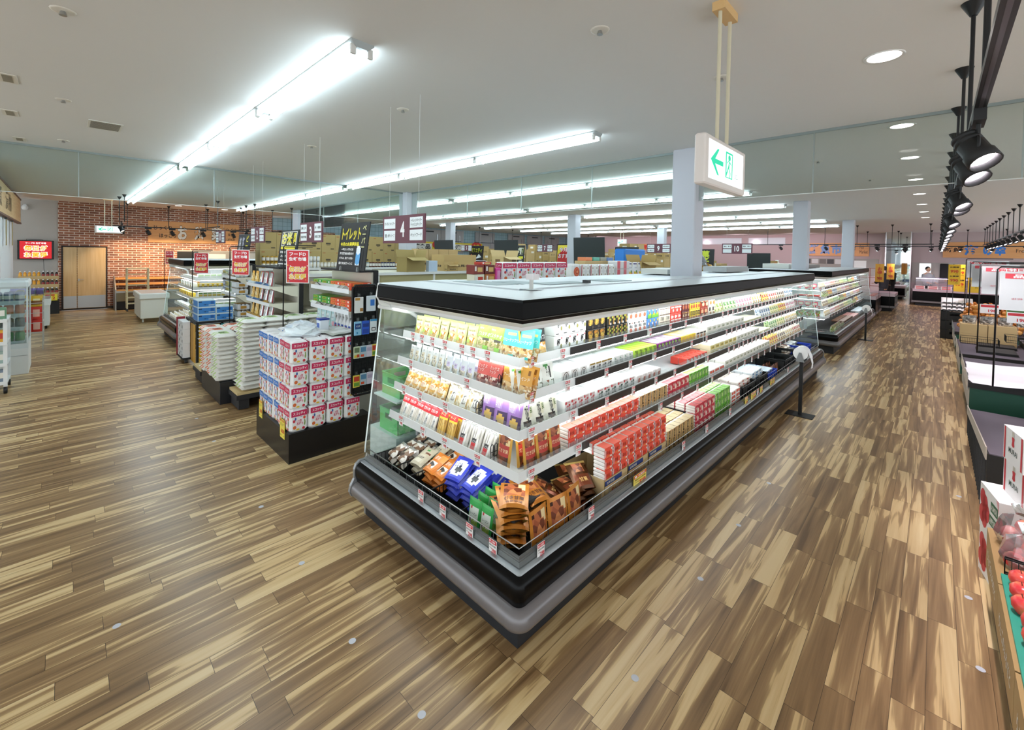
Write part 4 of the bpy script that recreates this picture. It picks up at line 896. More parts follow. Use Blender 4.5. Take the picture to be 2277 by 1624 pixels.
desc.update(blacktray='black lidded food tray', redtray='red food tray', browntray='brown meat tray', pinkset='pink kimchi tub', salad='green and cream salad bag', ham='pink sliced ham pack')
KX2, KY2 = 12.0, 1.60
for k in range(4):
    x = 12.42
    ks = ['mix0', 'mix7', 'mix3', 'salad', 'mix1', 'mix5', 'mix4', 'mix6', 'mix2']
    for j in range(9):
        zone(k, x, x + .74, ks[(j * 2 + k * 3) % 9], 1, 1, T1, .055, 'second island', KY2, lv='%s, part %d' % (levn2[k], j + 1)); x += .76
def zone2(k, y0, y1, key, n, nl, where):
    p = PR[key]
    for l in range(nl):
        for i in range(n):
            y = y1 - (y1 - y0) * (i + .5) / n
            p.put((KX2 + (SH[k][0] + .03 if k < 4 else .1), y, (SH[k][1] + .015 if k < 4 else .362) + l * p.h), RZL, '%s, %s from the left%s, %s, second island end' % (desc[key], nth(i), '' if nl == 1 else ', layer %d' % (l + 1), levn2[k]), '%ss on the second island end' % desc[key])
zone2(0, 2.6, 3.2, 'blacktray', 2, 3, ''); zone2(0, 2.0, 2.55, 'pinkset', 4, 1, '')
zone2(1, 2.5, 3.2, 'blacktray', 3, 3, ''); zone2(1, 1.95, 2.45, 'redtray', 2, 2, '')
zone2(2, 2.7, 3.2, 'blacktray', 2, 1, ''); zone2(2, 1.95, 2.65, 'pinkset', 5, 1, '')
zone2(3, 2.6, 3.2, 'browntray', 3, 3, ''); zone2(3, 1.9, 2.55, 'salad', 4, 1, '')
zone2(4, 2.5, 3.2, 'browntray', 3, 4, ''); zone2(4, 1.8, 2.45, 'ham', 3, 3, '')
def deck2(x0, x1, key, nl, deep=2):
    zone(4, x0, x1, key, nl, deep, 0, None, 'second island', KY2, o=.1)
deck2(12.9, 14.2, 'salad', 1); deck2(14.3, 16.0, 'browntray', 4); deck2(16.1, 17.4, 'ham', 3); deck2(17.5, 19.3, 'flatblue', 4)
PRICES = None
rr = random.Random(5)
for k, (o, z, zt) in enumerate(SH):
    for i in range(7): CARDS[rr.choice(('98', '298', '128'))].put((KX2 + o - .012, 3.25 - i * .22, zt), RZL, 'white price card, %s from the left, %s, second island end' % (nth(i), levn2[k]), 'price cards on the second island end')
    for i in range(16): CARDS[rr.choice(('98', '298', '128'))].put((12.6 + i * .42, KY2 + o - .012, zt), 0, 'white price card, %s from the near corner, %s, second island side' % (nth(i), levn2[k]), 'price cards on the second island side')
# green crates and red bags behind the glass end
def mk_gcrate():
    b = MB(); crate_mesh(b, .36, .30, .19, C('#4fc864', .45)); return tag(b.build('plastic_crate'), 'x', 'crate')
GC = Proto(mk_gcrate)
b = MB(); b.box(1.98, 2.62, 3.27, 3.72, .02, .5, M_INNER); b.box(1.98, 2.62, 3.27, 3.66, .80, .815, M_WHITE); b.box(2.58, 2.62, 3.27, 3.29, .5, 1.3, M_WHITE); b.box(2.58, 2.62, 3.68, 3.7, .5, .81, M_WHITE)
tag(b.build('low_shelf_stand'), 'low white shelf stand behind the glass end of the front island', 'shelf')
GC.put((2.22, 3.32, .815), 0, 'upper green crate seen through the glass end', 'green crates behind the glass'); GC.put((2.2, 3.32, .5), 0, 'lower green crate seen through the glass end', 'green crates behind the glass')
# empty brushed steel stretch of the third shelf
# bag roll stands
def mk_rollstand():
    t = thing('bag_roll_stand', 'x', 'bag roll stand')
    b = MB(); b.bbox(-.11, .11, -.16, .16, 0, .008, M_MATTB, .003); b.build('base_plate', t)
    b = MB(); b.box(-.02, .02, -.02, .02, .008, .74, M_MATTB); b.build('post', t)
    b = MB()
    for x in (-.10, .10):
        b.add([(x - .002, -.05, .74), (x - .002, .05, .74), (x - .002, .014, .86), (x - .002, -.014, .86), (x + .002, -.05, .74), (x + .002, .05, .74), (x + .002, .014, .86), (x + .002, -.014, .86)], [(0, 1, 2, 3), (7, 6, 5, 4), (0, 4, 5, 1), (1, 5, 6, 2), (2, 6, 7, 3), (3, 7, 4, 0)], C('#8d9092', .4, .6))
    b.box(-.10, .10, -.05, .05, .735, .742, C('#8d9092', .4, .6)); b.cyl((-.11, 0, .845), (.11, 0, .845), .006, C('#8d9092', .4, .6), 8); b.build('bracket', t)
    b = MB(); wm = C('#f3f4f4', .45)
    b.cyl((-.088, 0, .845), (.088, 0, .845), .085, wm, 24)
    pts = [(0.05, .06), (.085, .02), (.11, -.05), (.125, -.12), (.115, -.19)]
    for i in range(4):
        (y0, z0), (y1, z1) = pts[i], pts[i + 1]; f0, f1 = .085 - .012 * i, .085 - .012 * (i + 1)
        b.add([(-f0, y0 * -1, .845 + z0), (f0, y0 * -1, .845 + z0), (f1, y1 * -1 - .006 * (i % 2), .845 + z1), (-f1, y1 * -1, .845 + z1)], [(0, 1, 2, 3)], wm, True)
    b.build('plastic_bag_roll', t)
    return t
RS = Proto(mk_rollstand)
RS.put((6.94, 1.27, 0), .0, 'black bag roll stand beside the front island'); RS.put((14.78, 1.30, 0), 0.0, 'farther black bag roll stand beside the second island')
# ------------------------------------------------------------------ aisle ends on the left
M_POST = C('#141416', .4, .2)
def simple_box(name, cat, label, x0, x1, y0, y1, z0, z1, m, r=.006, group=None, kind=None):
    b = MB(); b.bbox(x0, x1, y0, y1, z0, z1, m, r); return tag(b.build(name), label, cat, group, kind)
# --- toilet paper stand
b = MB(); b.box(1.53, 2.19, 4.49, 5.51, 0, .295, C('#121214', .3)); b.box(2.19, 2.39, 4.49, 4.68, 0, .295, C('#121214', .3)); tag(b.build('display_plinth'), 'low black plinth under the toilet paper stack', 'plinth')
def tp_mesh(b, head, head2, side=True, w=.176, d=.168, h=.224):
    wh = C('#f3f3f4', .3)
    b.bbox(-w / 2, w / 2, 0, d, 0, h, wh, .022)
    pk = C(head, .4)
    for fx, org, ux in ((1, (0, -.0012, 0), Vector((1, 0, 0))), (2, (-w / 2 - .0012, d / 2, 0), Vector((0, -1, 0)))):
        W = (w if fx == 1 else d) - .04; o = Vector(org); nrm = Vector((0, -1, 0)) if fx == 1 else Vector((-1, 0, 0))
        e = [0]
        def P(a, c):
            e[0] += .0003; return o + ux * (a * W) + Z3 * (c * h) + nrm * e[0]
        b.rect(P(0, .82), ux, Z3, W * 1.1, h * .25, pk); b.text('スコッティ', P(0, .82), ux, Z3, W * .84, h * .12, C('#ffffff', .4), .02)
        def el(a, c, rx, rz, colr):
            cc = P(a, c); b.add([cc + ux * (rx * W * math.cos(2 * PI * i / 12)) + Z3 * (rz * h * math.sin(2 * PI * i / 12)) for i in range(12)], [tuple(range(12))], C(colr, .4))
        for a, c, rx, rz, q in ((-.36, .5, .09, .07, head2), (-.32, .22, .12, .08, '#e0703c'), (.36, .6, .09, .07, '#e8573a'), (.3, .14, .1, .06, '#c9283c'), (-.26, .6, .06, .07, '#3c5fa8'), (.38, .38, .05, .14, '#7f9a4a'), (-.1, .12, .12, .04, '#e8c23c'), (.1, .65, .1, .03, '#8aa0b8')): el(a, c, rx, rz, q)
        el(.04, .42, .32, .25, '#f6eef0')
        b.text('1.5倍\n長持ち', P(.04, .43), ux, Z3, W * .46, h * .25, C(head, .4), .02)
def mk_tp(head, head2):
    def f():
        b = MB(); tp_mesh(b, head, head2); return tag(b.build('toilet_paper_pack'), 'x', 'toilet paper')
    return Proto(f)
TPP = mk_tp('#cf2a5c', '#d23a4c'); TPB = mk_tp('#2a78cf', '#d8524a')
for l in range(4):
    for j in range(6):
        for i in range(4):
            if (i > 0 and j > 0 and l < 3) or (i > 2 and j > 0): continue
            pp = TPP if (j < 2) else TPB
            pp.put((1.635 + i * .183 + R.uniform(-.006, .006), 4.50 + j * .168 + R.uniform(-.003, .003), .297 + l * .2255), R.uniform(-.03, .03), '%s topped toilet paper pack, column %d from the corner, row %d back, tier %d' % ('pink' if j < 2 else 'blue', i + 1, j + 1, l + 1), '%s topped toilet paper packs on the black plinth' % ('pink' if j < 2 else 'blue'))
# yellow price sheets on the plinth
def ysheet(name, label, c, ux, w, h, price, tilt=0, group='yellow price sheets'):
    b = MB(); c = Vector(c); ux = Vector(ux); n = ux.cross(Z3)
    b.add([c + ux * (sx * w / 2) + Z3 * (sz * h / 2) + n * q for q in (0, -.002) for sx, sz in ((-1, -1), (1, -1), (1, 1), (-1, 1))], [(0, 1, 2, 3), (7, 6, 5, 4), (0, 4, 5, 1), (1, 5, 6, 2), (2, 6, 7, 3), (3, 7, 4, 0)], C('#f3e05a', .5))
    def tx(s, a, z, tw, th, colr): b.text(s, c + n * .0012 + ux * (a * w) + Z3 * (z * h), ux, Z3, tw * w, th * h, C(colr, .5), .02)
    b.rect(c + n * .0008 + Z3 * (h * .42), ux, Z3, w * .9, h * .1, C('#d8683a', .5)); tx('お買得品', 0, .42, .6, .07, '#f3e05a')
    tx('トイレット\nペーパー', 0, .22, .8, .16, '#2a2a2a'); tx(price, .1, -.12, .7, .22, '#d2432a'); tx('税込', -.3, -.36, .3, .06, '#3a3a3a'); tx('円', .35, -.36, .12, .07, '#2a2a2a')
    return tag(b.build(name), label, 'price sheet', group)
ysheet('price_sheet', 'yellow price sheet on the black plinth below the pink packs', (1.525, 4.66, .31), (0, -1, 0), .13, .19, '608')
ysheet('price_sheet', 'yellow price sheet on the black plinth below the blue packs', (1.525, 5.35, .33), (0, -1, 0), .11, .19, '598')
# litter of bags on top of the stack
def crumple(name, cat, label, cx, cy, z, rx, ry, h, m, group=None, seed=1, nu=10, kind=None, base=True):
    rr = random.Random(seed); b = MB(); vs = []; rings = 5
    for j in range(rings + 1):
        f = j / rings; rad = math.cos(f * PI / 2) ** .6
        for i in range(nu):
            t = 2 * PI * i / nu; k = 1 + rr.uniform(-.22, .22)
            vs.append((cx + rx * rad * k * math.cos(t), cy + ry * rad * k * math.sin(t), z + h * f * (1 + rr.uniform(-.25, .25))))
    b.add(vs, [(j * nu + i, j * nu + (i + 1) % nu, (j + 1) * nu + (i + 1) % nu, (j + 1) * nu + i) for j in range(rings) for i in range(nu)] + ([tuple(range(nu - 1, -1, -1))] if base else []), m)
    return tag(b.build(name), label, cat, group, kind)
ztp = .297 + 4 * .2255
crumple('plastic_bag', 'bag', 'crumpled clear plastic bag lying on top of the pink and blue packs', 1.78, 4.92, ztp, .18, .24, .09, C('#e6eef2', .25), None, 4)
crumple('plastic_bag', 'bag', 'second crumpled clear bag at the back of the stack top', 1.92, 5.28, ztp, .2, .18, .08, C('#dfe9f0', .25), None, 9)
for i in range(6):
    b = MB(); pouch_mesh(b, .2, .26, .03, '#c9cbc8' if i % 2 else '#b4b8ae', [('r', .2, .3, .8, .6, '#dfe0dc')], nu=5, nv=5)
    tag(b.build('refill_pouch', None, (2.06 + .11 * (i % 3), 4.53 + .14 * (i // 3) + .02 * i, ztp + .012 + .0 * i), (-PI / 2 + .06, 0, R.uniform(-.8, .8))), 'flat grey refill pouch on the stack top, %s from the left' % nth(i), 'refill pouch', 'grey refill pouches')
b = MB(); b.bbox(1.98, 2.08, 4.88, 4.98, ztp, ztp + .13, C('#e6eef6', .3), .005); b.box(1.975, 2.085, 4.875, 4.985, ztp + .13, ztp + .145, C('#2a3f9a', .4)); b.rect((1.979, 4.93, ztp + .07), -Y3, Z3, .07, .05, C('#4a6ac0', .4))
tag(b.build('detergent_tub'), 'small white tub with blue lid on the toilet paper stack', 'tub')
# --- end shelving behind it
M_SHELF = C('#e0dcc9', .5)
def endcap(name, label, x0, x1, y0, y1, levels, top, back_h, post=True):
    t = thing(name, label, 'shelving unit')
    b = MB(); b.box(x0 + .05, x1, y0 + .02, y1 - .02, 0, .12, M_SHELF); b.box(x1 - .03, x1 - .01, y0, y1, .12, back_h, C('#cfcbbd', .6)); b.build('back_panel', t)
    for z in levels:
        b = MB(); b.box(x0, x1 - .03, y0, y1, z - .03, z, M_SHELF)
        for yy in (y0, y1 - .004):
            b.add([(x1 - .03, yy, z - .03), (x1 - .03, yy, z - .16), (x1 - .12, yy, z - .14), (x0 + .02, yy, z - .03)], [(0, 1, 2, 3)], M_SHELF)
        s = b.build('shelf_board', t)
        b = MB(); b.box(x0 - .004, x0, y0, y1, z - .035, z + .015, C('#e9edf0', .35)); b.add([(x0 - .004, y0, z + .015), (x0 - .004, y1, z + .015), (x0 - .02, y1, z + .055), (x0 - .02, y0, z + .055)], [(0, 1, 2, 3)], M_CLEAR)
        b.build('price_rail', s)
    b = MB()
    if post: b.box(x1 - .01, x1 + .05, y0 - .01, y0 + .04, 0, back_h + .02, M_MATTB); b.box(x1 - .01, x1 + .05, y1 - .04, y1 + .01, 0, back_h + .02, M_MATTB)
    b.box(x0 + .12, x1 + .05, y0, y1, back_h, back_h + .025, M_MATTB); b.build('post_frame', t)
    return t
endcap('end_shelf_unit', 'cream end shelf unit with rubbish bag boxes behind the toilet paper', 2.22, 2.52, 4.69, 5.76, (1.16, 1.42, 1.66), 1.8, 1.86)
def flatbox(colr, lab, txt):
    def f():
        b = MB(); b.bbox(-.125, .125, 0, .2, 0, .04, C(colr, .4), .003); b.rect((-.04, -.001, .02), X3, Z3, .12, .028, C(lab, .4)); b.text(txt, (-.04, -.0018, .02), X3, Z3, .1, .018, C('#7a3a12', .5), .02)
        b.rect((.09, -.001, .022), X3, Z3, .03, .02, C('#f3efe6', .4)); b.rect((0, .1, .0405), X3, Y3, .2, .14, C(lab, .4)); return tag(b.build('bin_bag_box'), 'x', 'box')
    return Proto(f)
FG = flatbox('#3c9a3a', '#9acb3a', '消臭袋'); FO = flatbox('#e2562f', '#f08a3a', 'ポリ袋')
for k, z in enumerate((1.42, 1.66)):
    for i in range(4):
        for l in range(3 if k == 0 else 2):
            (FG if i < 2 else FO).put((2.24, 5.62 - i * .26, z + .001 + l * .041), RZL, '%s rubbish bag box, %s from the left, layer %d, %s end shelf' % ('green' if i < 2 else 'orange', nth(i), l + 1, 'upper' if k else 'middle'), '%s boxes of rubbish bags' % ('green' if i < 2 else 'orange'))
for l in range(2): FO.put((2.37, 4.70, 1.66 + .001 + l * .041), 0, 'orange rubbish bag box turned to the aisle, %s layer, upper end shelf' % ('lower' if l == 0 else 'top'), 'orange boxes turned sideways')
REFILL = pouch('refill_pouch', 'refill pouch', .13, .21, .05, '#bfe3e6', [('r', .2, .5, .8, .8, '#e2f2f4'), ('e', .7, .3, .2, .12, '#e9a9b4')], [('しっかり', .5, .64, .5, .08, '#3a6a9a')])
for i in range(4): REFILL.put((2.28, 5.66 - i * .14, 1.162), RZL, 'pale aqua refill pouch, %s from the left, lowest end shelf' % nth(i), 'aqua refill pouches', -.05)
def mk_spray():
    t = thing('spray_bottle', 'x', 'spray bottle'); b = MB()
    b.lathe([(.001, 0), (.038, .002), (.04, .02), (.036, .11), (.024, .15), (.014, .17), (.014, .185)], C('#f2f4f6', .3), n=10); b.rect((0, -.0405, .06), X3, Z3, .05, .06, C('#2a4fa8', .4)); b.disc((0, -.0412, .06), .014, C('#d8453a', .4), 10, 'y'); b.build('bottle', t)
    b = MB(); b.box(-.012, .012, -.055, .02, .185, .225, C('#f2f4f6', .3)); b.box(-.006, .006, -.05, -.035, .15, .19, C('#e6e9ec', .3)); b.build('trigger_head', t)
    return t
SPB = Proto(mk_spray)
for i in range(5): SPB.put((2.29, 5.10 - i * .09, 1.162), RZL, 'white trigger spray bottle, %s from the left, lowest end shelf' % nth(i), 'white spray bottles')
# hanging wire panel
t = thing('wire_display_panel', 'black framed wire panel of hanging packets beside the toilet paper', 'display panel')
b = MB(); b.tube([(2.15, 4.455, .58), (2.15, 4.455, 1.70), (2.18, 4.455, 1.735), (2.40, 4.455, 1.735), (2.43, 4.455, 1.70), (2.43, 4.455, .58), (2.40, 4.455, .545), (2.18, 4.455, .545)], .013, M_POST, 6, True); b.build('frame', t)
b = MB()
for i in range(1, 10): b.cyl((2.15 + i * .028, 4.46, .55), (2.15 + i * .028, 4.46, 1.73), .0025, M_POST, 4)
for i in range(1, 30): b.cyl((2.15, 4.462, .55 + i * .04), (2.43, 4.462, .55 + i * .04), .0025, M_POST, 4)
b.build('wire_mesh', t)
b = MB(); b.box(2.15, 2.43, 4.466, 4.475, .56, 1.72, C('#1b1c1e', .7)); b.build('backing', t)
def hangpack(w, h, base, shapes, texts=()):
    def f():
        t = thing('hanging_packet', 'x', 'packet'); b = MB(); b.bbox(-w / 2, w / 2, -.012, 0, 0, h, C(base, .35), .004); e = .0128
        for s in shapes: b.rect(((s[0] + s[2] - 1) / 2 * w, -e, (s[1] + s[3]) / 2 * h), X3, Z3, (s[2] - s[0]) * w, (s[3] - s[1]) * h, C(s[4], .4)); e += .0003
        for s, cu, cv, tw, th, c in texts: b.text(s, ((cu - .5) * w, -e - .0003, cv * h), X3, Z3, tw * w, th * h, C(c, .4), .02)
        b.build('packet', t)
        b = MB(); b.rect((0, -.006, h + .02), X3, Z3, .03, .04, M_CLEAR); b.cyl((0, 0, h + .025), (0, -.03, h + .025), .002, M_STEEL, 4); b.build('hang_tab', t)
        return t
    return Proto(f)
HP = [hangpack(.10, .17, '#e9eaea', [(.05, .8, .6, .97, '#b98a3c'), (.6, .1, .95, .3, '#a97a35')]), hangpack(.11, .17, '#dfe9f2', [(.4, .35, .85, .75, '#3c7fd8')]), hangpack(.085, .15, '#8fc8ea', [(.1, .45, .9, .85, '#2a4a8a'), (.3, .1, .5, .25, '#3a8ac0')], [('マスク', .5, .65, .5, .14, W_)]), hangpack(.085, .15, '#2f5fd0', [(.1, .55, .9, .8, '#1f3a8a'), (.1, .1, .9, .4, '#2747a8')]), hangpack(.08, .15, '#e6eef2', [(.0, .85, 1, 1, '#3f9ad0'), (.2, .15, .8, .4, '#2a2a2a'), (.3, .2, .7, .35, '#f2f2f2')]),
      hangpack(.07, .13, '#cfd9b8', [(.1, .5, .9, .9, '#6a7a5a'), (.1, .1, .5, .3, '#e6c23c'), (.5, .1, .9, .35, '#c9482c')]), hangpack(.07, .13, '#d6cfdf', [(.1, .5, .9, .8, '#b9a9c6')]), hangpack(.075, .13, '#b8c9d6', [(.1, .5, .9, .9, '#5a8ab0'), (.1, .1, .6, .3, '#d9532c')]), hangpack(.075, .13, '#e0c84a', [(.1, .5, .9, .9, '#c9402c'), (.1, .1, .9, .4, '#6a9a3a')])]
for i, (k, x, z) in enumerate(((0, 2.21, 1.44), (1, 2.35, 1.45), (2, 2.2, 1.2), (3, 2.29, 1.2), (4, 2.38, 1.21), (5, 2.19, .95), (7, 2.265, .95), (6, 2.335, .95), (8, 2.40, .95), (8, 2.19, .64), (7, 2.27, .65), (6, 2.345, .65))):
    HP[k].put((x, 4.44, z), 0, 'hanging packet on the black wire panel, %s place, %s row' % (('left', 'second', 'third', 'right')[min(3, [0, 1, 0, 1, 2, 0, 1, 2, 3, 0, 1, 2][i])], ('top', 'top', 'second', 'second', 'second', 'third', 'third', 'third', 'third', 'bottom', 'bottom', 'bottom')[i]), 'hanging packets')
# ------------------------------------------------------------------ POP boards and aisle signs
def popboard(label, c, yaw, w, h, tilt, base='#17181b', items=(), frame=True, cat='sign board', name='sign_board'):
    t = thing(name, label, cat, c, yaw, None, tilt)
    b = MB(); b.box(-w / 2, w / 2, 0, .012, 0, h, C(base, .5)); b.build('board', t)
    b = MB(); e = -.002
    for it in items:
        if it[0] == 'r': b.rect(((it[1] + it[3] - 1) / 2 * w, e, (it[2] + it[4]) / 2 * h), X3, Z3, (it[3] - it[1]) * w, (it[4] - it[2]) * h, C(it[5], .5))
        elif it[0] == 't': b.text(it[1], ((it[2] - .5) * w, e, it[3] * h), X3, Z3, it[4] * w, it[5] * h, C(it[6], .5), it[7] if len(it) > 7 else .02)
        elif it[0] == 'o':   # outlined text: outline colour below fill colour
            b.text(it[1], ((it[2] - .5) * w, e, it[3] * h), X3, Z3, it[4] * w * 1.04, it[5] * h * 1.06, C(it[7], .5), .07); e -= .0006
            b.text(it[1], ((it[2] - .5) * w, e, it[3] * h), X3, Z3, it[4] * w, it[5] * h, C(it[6], .5), .02)
        elif it[0] == 'p': b.add([((u - .5) * w, e, v * h) for u, v in it[1]], [tuple(range(len(it[1])))], C(it[2], .5))
        e -= .0006
    if items: b.build('lettering', t)
    if frame:
        b = MB()
        for x in (-w * .3, w * .3): b.box(x - .012, x + .012, -.02, .03, -.015, .035, GLASS('#e8f0f0', .5, .1))
        b.build('clip_foot', t)
    return t
Yl, Yy = '#e8d83a', '#f0e23c'
popboard('tall black toilet paper board with yellow brush lettering', (2.34, 4.94, 1.885), RZL, .72, .56, -.12, '#17181b', [('r', .06, .06, .9, .92, '#1c1d1f'), ('o', 'トイレット', .42, .76, .66, .26, Yl, '#7a7420'), ('t', 'ペ\nー\nパ\nー', .86, .70, .12, .46, '#d9d79a', .03), ('t', '今月のお買得商品', .40, .54, .66, .09, Yy, .04),
    ('t', '一歩にシングルには', .34, .43, .44, .055, '#f2f2f2', .04), ('t', '紐で洗浄向きの柔らかさ', .34, .34, .50, .06, '#f2f2f2', .04), ('t', 'ダブルは、肌ざわりが良い', .34, .24, .50, .055, '#f2f2f2', .04), ('t', '贈り物を水洗トイレに', .34, .13, .50, .06, '#f2f2f2', .04), ('r', .68, .1, .82, .46, '#eaf3fa'), ('p', ((.68, .15), (.75, .1), (.82, .15), (.82, .36), (.75, .31), (.68, .36)), '#5fa8e0'), ('r', .70, .44, .80, .5, '#f4f6f8')])
popboard('black rice board with yellow brush lettering', (2.32, 7.0, 1.85), RZL, .74, .56, -.12, '#1c2226', [('r', .08, .56, .92, .96, '#d8d8d2'), ('r', .12, .59, .88, .94, '#1b1d1f'), ('o', 'お米', .40, .77, .56, .34, Yy, '#fafaf0'), ('t', '売\n場', .82, .76, .14, .32, Yy, .04), ('r', .1, .48, .9, .55, Yy), ('t', '国産米コシヒカリ', .5, .40, .8, .07, '#e6e6e2', .03), ('t', 'あきたこまち', .5, .29, .7, .07, '#e6e6e2', .03), ('t', 'ひとめぼれ', .5, .18, .7, .07, '#e6e6e2', .03), ('r', .08, .06, .92, .09, '#e6e6e2')])
popboard('navy beer board with white and yellow lettering', (2.38, 9.6, 1.84), RZL, .8, .56, -.12, '#2a3038', [('t', '新商品', .2, .6, .16, .62, '#eef0f4', .03), ('t', '発泡酒', .45, .6, .16, .62, '#d8dcf0', .03), ('o', 'ビ\nー\nル', .78, .6, .2, .7, Yy, '#4a4a20'), ('r', .1, .05, .9, .2, '#e4f0d8'), ('t', '今月の品', .5, .12, .6, .1, '#5a9a3a')])
def aisle_sign(num, c, lines, label, w=.74, facing=RZL):
    t = thing('aisle_sign', label, 'aisle sign', c, facing, 'hanging aisle number signs'); h = .27
    b = MB(); b.box(-w / 2, w / 2, -.008, .008, 0, h, C('#6a3f4a', .6)); b.build('board', t)
    b = MB(); e = -.010
    for k, (cx, cz) in enumerate(((-.32, .72), (-.32, .28), (.32, .72), (.32, .28))):
        b.rect((cx * w, e, cz * h), X3, Z3, .29 * w, .37 * h, C('#e9f0f2', .5))
        if lines[k]: b.text(lines[k], (cx * w, e - .001, cz * h), X3, Z3, .25 * w, (.13 if '\n' not in lines[k] else .28) * h, C('#3a3a3c', .6), .01)
    b.text(str(num), (0, e, .5 * h), X3, Z3, (.10 if num < 10 else .16) * w, .56 * h, C('#f2f2f2', .5), .03); b.build('lettering', t)
    b = MB()
    for x in (-.35, .35): b.cyl((x * w, 0, h), (x * w, 0, CEIL - c[2]), .0016, C('#c9ccca', .5), 4)
    b.build('wire', t)
    return t
aisle_sign(4, (2.3, 3.72, 2.19), ('オーラル・シャンプー', '洗顔・ボディソープ', 'トイレットペーパー\nティッシュペーパー', 'ペットフード'), 'maroon hanging aisle sign numbered 4')
aisle_sign(3, (2.3, 5.98, 2.21), ('菓子', '焼酎甲類', '米・雑穀', '焼酎乙類'), 'maroon hanging aisle sign numbered 3')
aisle_sign(2, (2.3, 8.28, 2.22), ('ワイン', '日本酒', '梅酒', 'ビール'), 'maroon hanging aisle sign numbered 2')
aisle_sign(1, (2.3, 10.8, 2.22), ('総菜', '弁当', '飲料', '牛乳'), 'maroon hanging aisle sign numbered 1')
aisle_sign(10, (12.3, 3.76, 2.22), ('飲 料', '', '飲 料', ''), 'maroon hanging aisle sign numbered 10')
aisle_sign(9, (12.3, 5.92, 2.22), ('お米・パン', 'お菓子', '調味料', 'インスタント'), 'maroon hanging aisle sign numbered 9')
aisle_sign(7, (12.3, 10.3, 2.21), ('乾物', '麺類', '缶詰', '茶'), 'maroon hanging aisle sign numbered 7')
aisle_sign(5, (12.5, 15.0, 2.21), ('冷凍', '氷', 'アイス', '食品'), 'maroon hanging aisle sign numbered 5')
# red shop posters on black hoop stands
def redposter(label, px, py, z0, z1, w, poleh, yaw):
    t = thing('poster_stand', label, 'poster stand', (px, py, 0), yaw, 'red poster stands')
    h = z1 - z0
    b = MB(); b.bbox(-.14, .14, -.1, .1, 0, .012, M_POST, .004); b.build('base', t)
    b = MB(); b.tube([(-.02, 0, .012), (-.02, 0, z1 + .02), (0, 0, z1 + .04), (w + .1, 0, z1 + .04)], .008, M_POST, 6); b.cyl((0.0, 0, z1 + .015), (w + .06, 0, z1 + .015), .004, M_POST, 5); b.build('pole', t)
    b = MB(); x0 = .02; b.box(x0, x0 + w, -.012, -.006, z0, z1 - .015, C('#f0f0ee', .4)); cx = x0 + w / 2; H = z1 - .015 - z0; e = -.013
    b.rect((cx, e, z0 + H / 2), X3, Z3, w * .93, H * .95, C('#d4232e', .45)); e -= .001
    b.text('フードD', (cx, e, z0 + H * .87), X3, Z3, w * .72, H * .11, C('#ffffff', .4), .03); b.text('生鮮市場', (cx, e, z0 + H * .72), X3, Z3, w * .76, H * .12, C('#ffffff', .4), .03)
    for s_, zz, ww in (('毎日が', .42, .72), ('お買得', .2, .72)):
        b.text(s_, (cx, e, z0 + H * zz), X3, Z3, w * ww * 1.06, H * .185, C('#ffffff', .4), .09); b.text(s_, (cx, e - .0008, z0 + H * zz), X3, Z3, w * ww, H * .17, C('#f2c832', .4), .025)
    rr = random.Random(1)
    for i in range(16): b.rect((cx + rr.uniform(-.43, .43) * w, e, z0 + H * rr.uniform(.05, .6)), X3, Z3, .012, .012, C(rr.choice(('#ffffff', '#5a7ac0', '#f2c832')), .5))
    b.build('poster', t)
    return t
FY = -.772
redposter('red poster stand behind the pink toilet paper stack', 2.05, 6.2, 1.665, 2.125, .30, 2.2, FY)
redposter('red poster stand behind the rice sacks', 2.04, 8.84, 1.65, 2.11, .30, 2.2, FY)
redposter('red poster stand behind the beer cartons', 1.90, 11.2, 1.585, 2.03, .30, 2.2, FY)
redposter('small red poster stand by the brick wall beyond the white cart', 2.31, 18.1, 1.59, 2.02, .26, 2.05, FY)
# ------------------------------------------------------------------ rice
simple_box('display_plinth', 'plinth', 'low black plinth under the rice sacks', 1.46, 2.05, 6.86, 7.97, 0, .30, C('#1b1c20', .4), .004)
def mk_sack(colr, w=.29, d=.40, h=.062):
    def f():
        b = MB(); nu, nv = 8, 8; vs = []
        for sg in (1, -1):
            for j in range(nv + 1):
                for i in range(nu + 1):
                    u, v = i / nu, j / nv
                    a = (1 - abs(2 * u - 1) ** 5) ** .45 * (1 - abs(2 * v - 1) ** 5) ** .45
                    vs.append(((u - .5) * w, (v - .5) * d, h / 2 + sg * h / 2 * a))
        n = (nu + 1) * (nv + 1)
        wh = C('#e9e8e2', .45); g = C(colr, .45)
        for sg in (0, 1):
            for j in range(nv):
                for i in range(nu):
                    q = [sg * n + j * (nu + 1) + i, sg * n + j * (nu + 1) + i + 1, sg * n + (j + 1) * (nu + 1) + i + 1, sg * n + (j + 1) * (nu + 1) + i]
                    if sg: q.reverse()
                    b.add([vs[k] for k in q], [(0, 1, 2, 3)], g if (sg == 0 and ((2 <= i <= 4 and 2 <= j <= 5) or (i < 2 and j in (3, 5)))) else wh, True)
        b.text('コシヒカリ', (0.03, -d / 2 + .016, h * .5), X3, Z3, .09, .014, C('#3a3a3a', .5), .02)
        b.text('お米', (-w * .1, 0, h + .002), -Y3, X3, .12, .1, C('#2f5a2a' if colr != '#e2703c' else '#7a2a12', .5), .02)
        return tag(b.build('rice_sack'), 'x', 'rice sack')
    return Proto(f)
SKG, SKO = mk_sack('#b9d68c'), mk_sack('#e2703c')
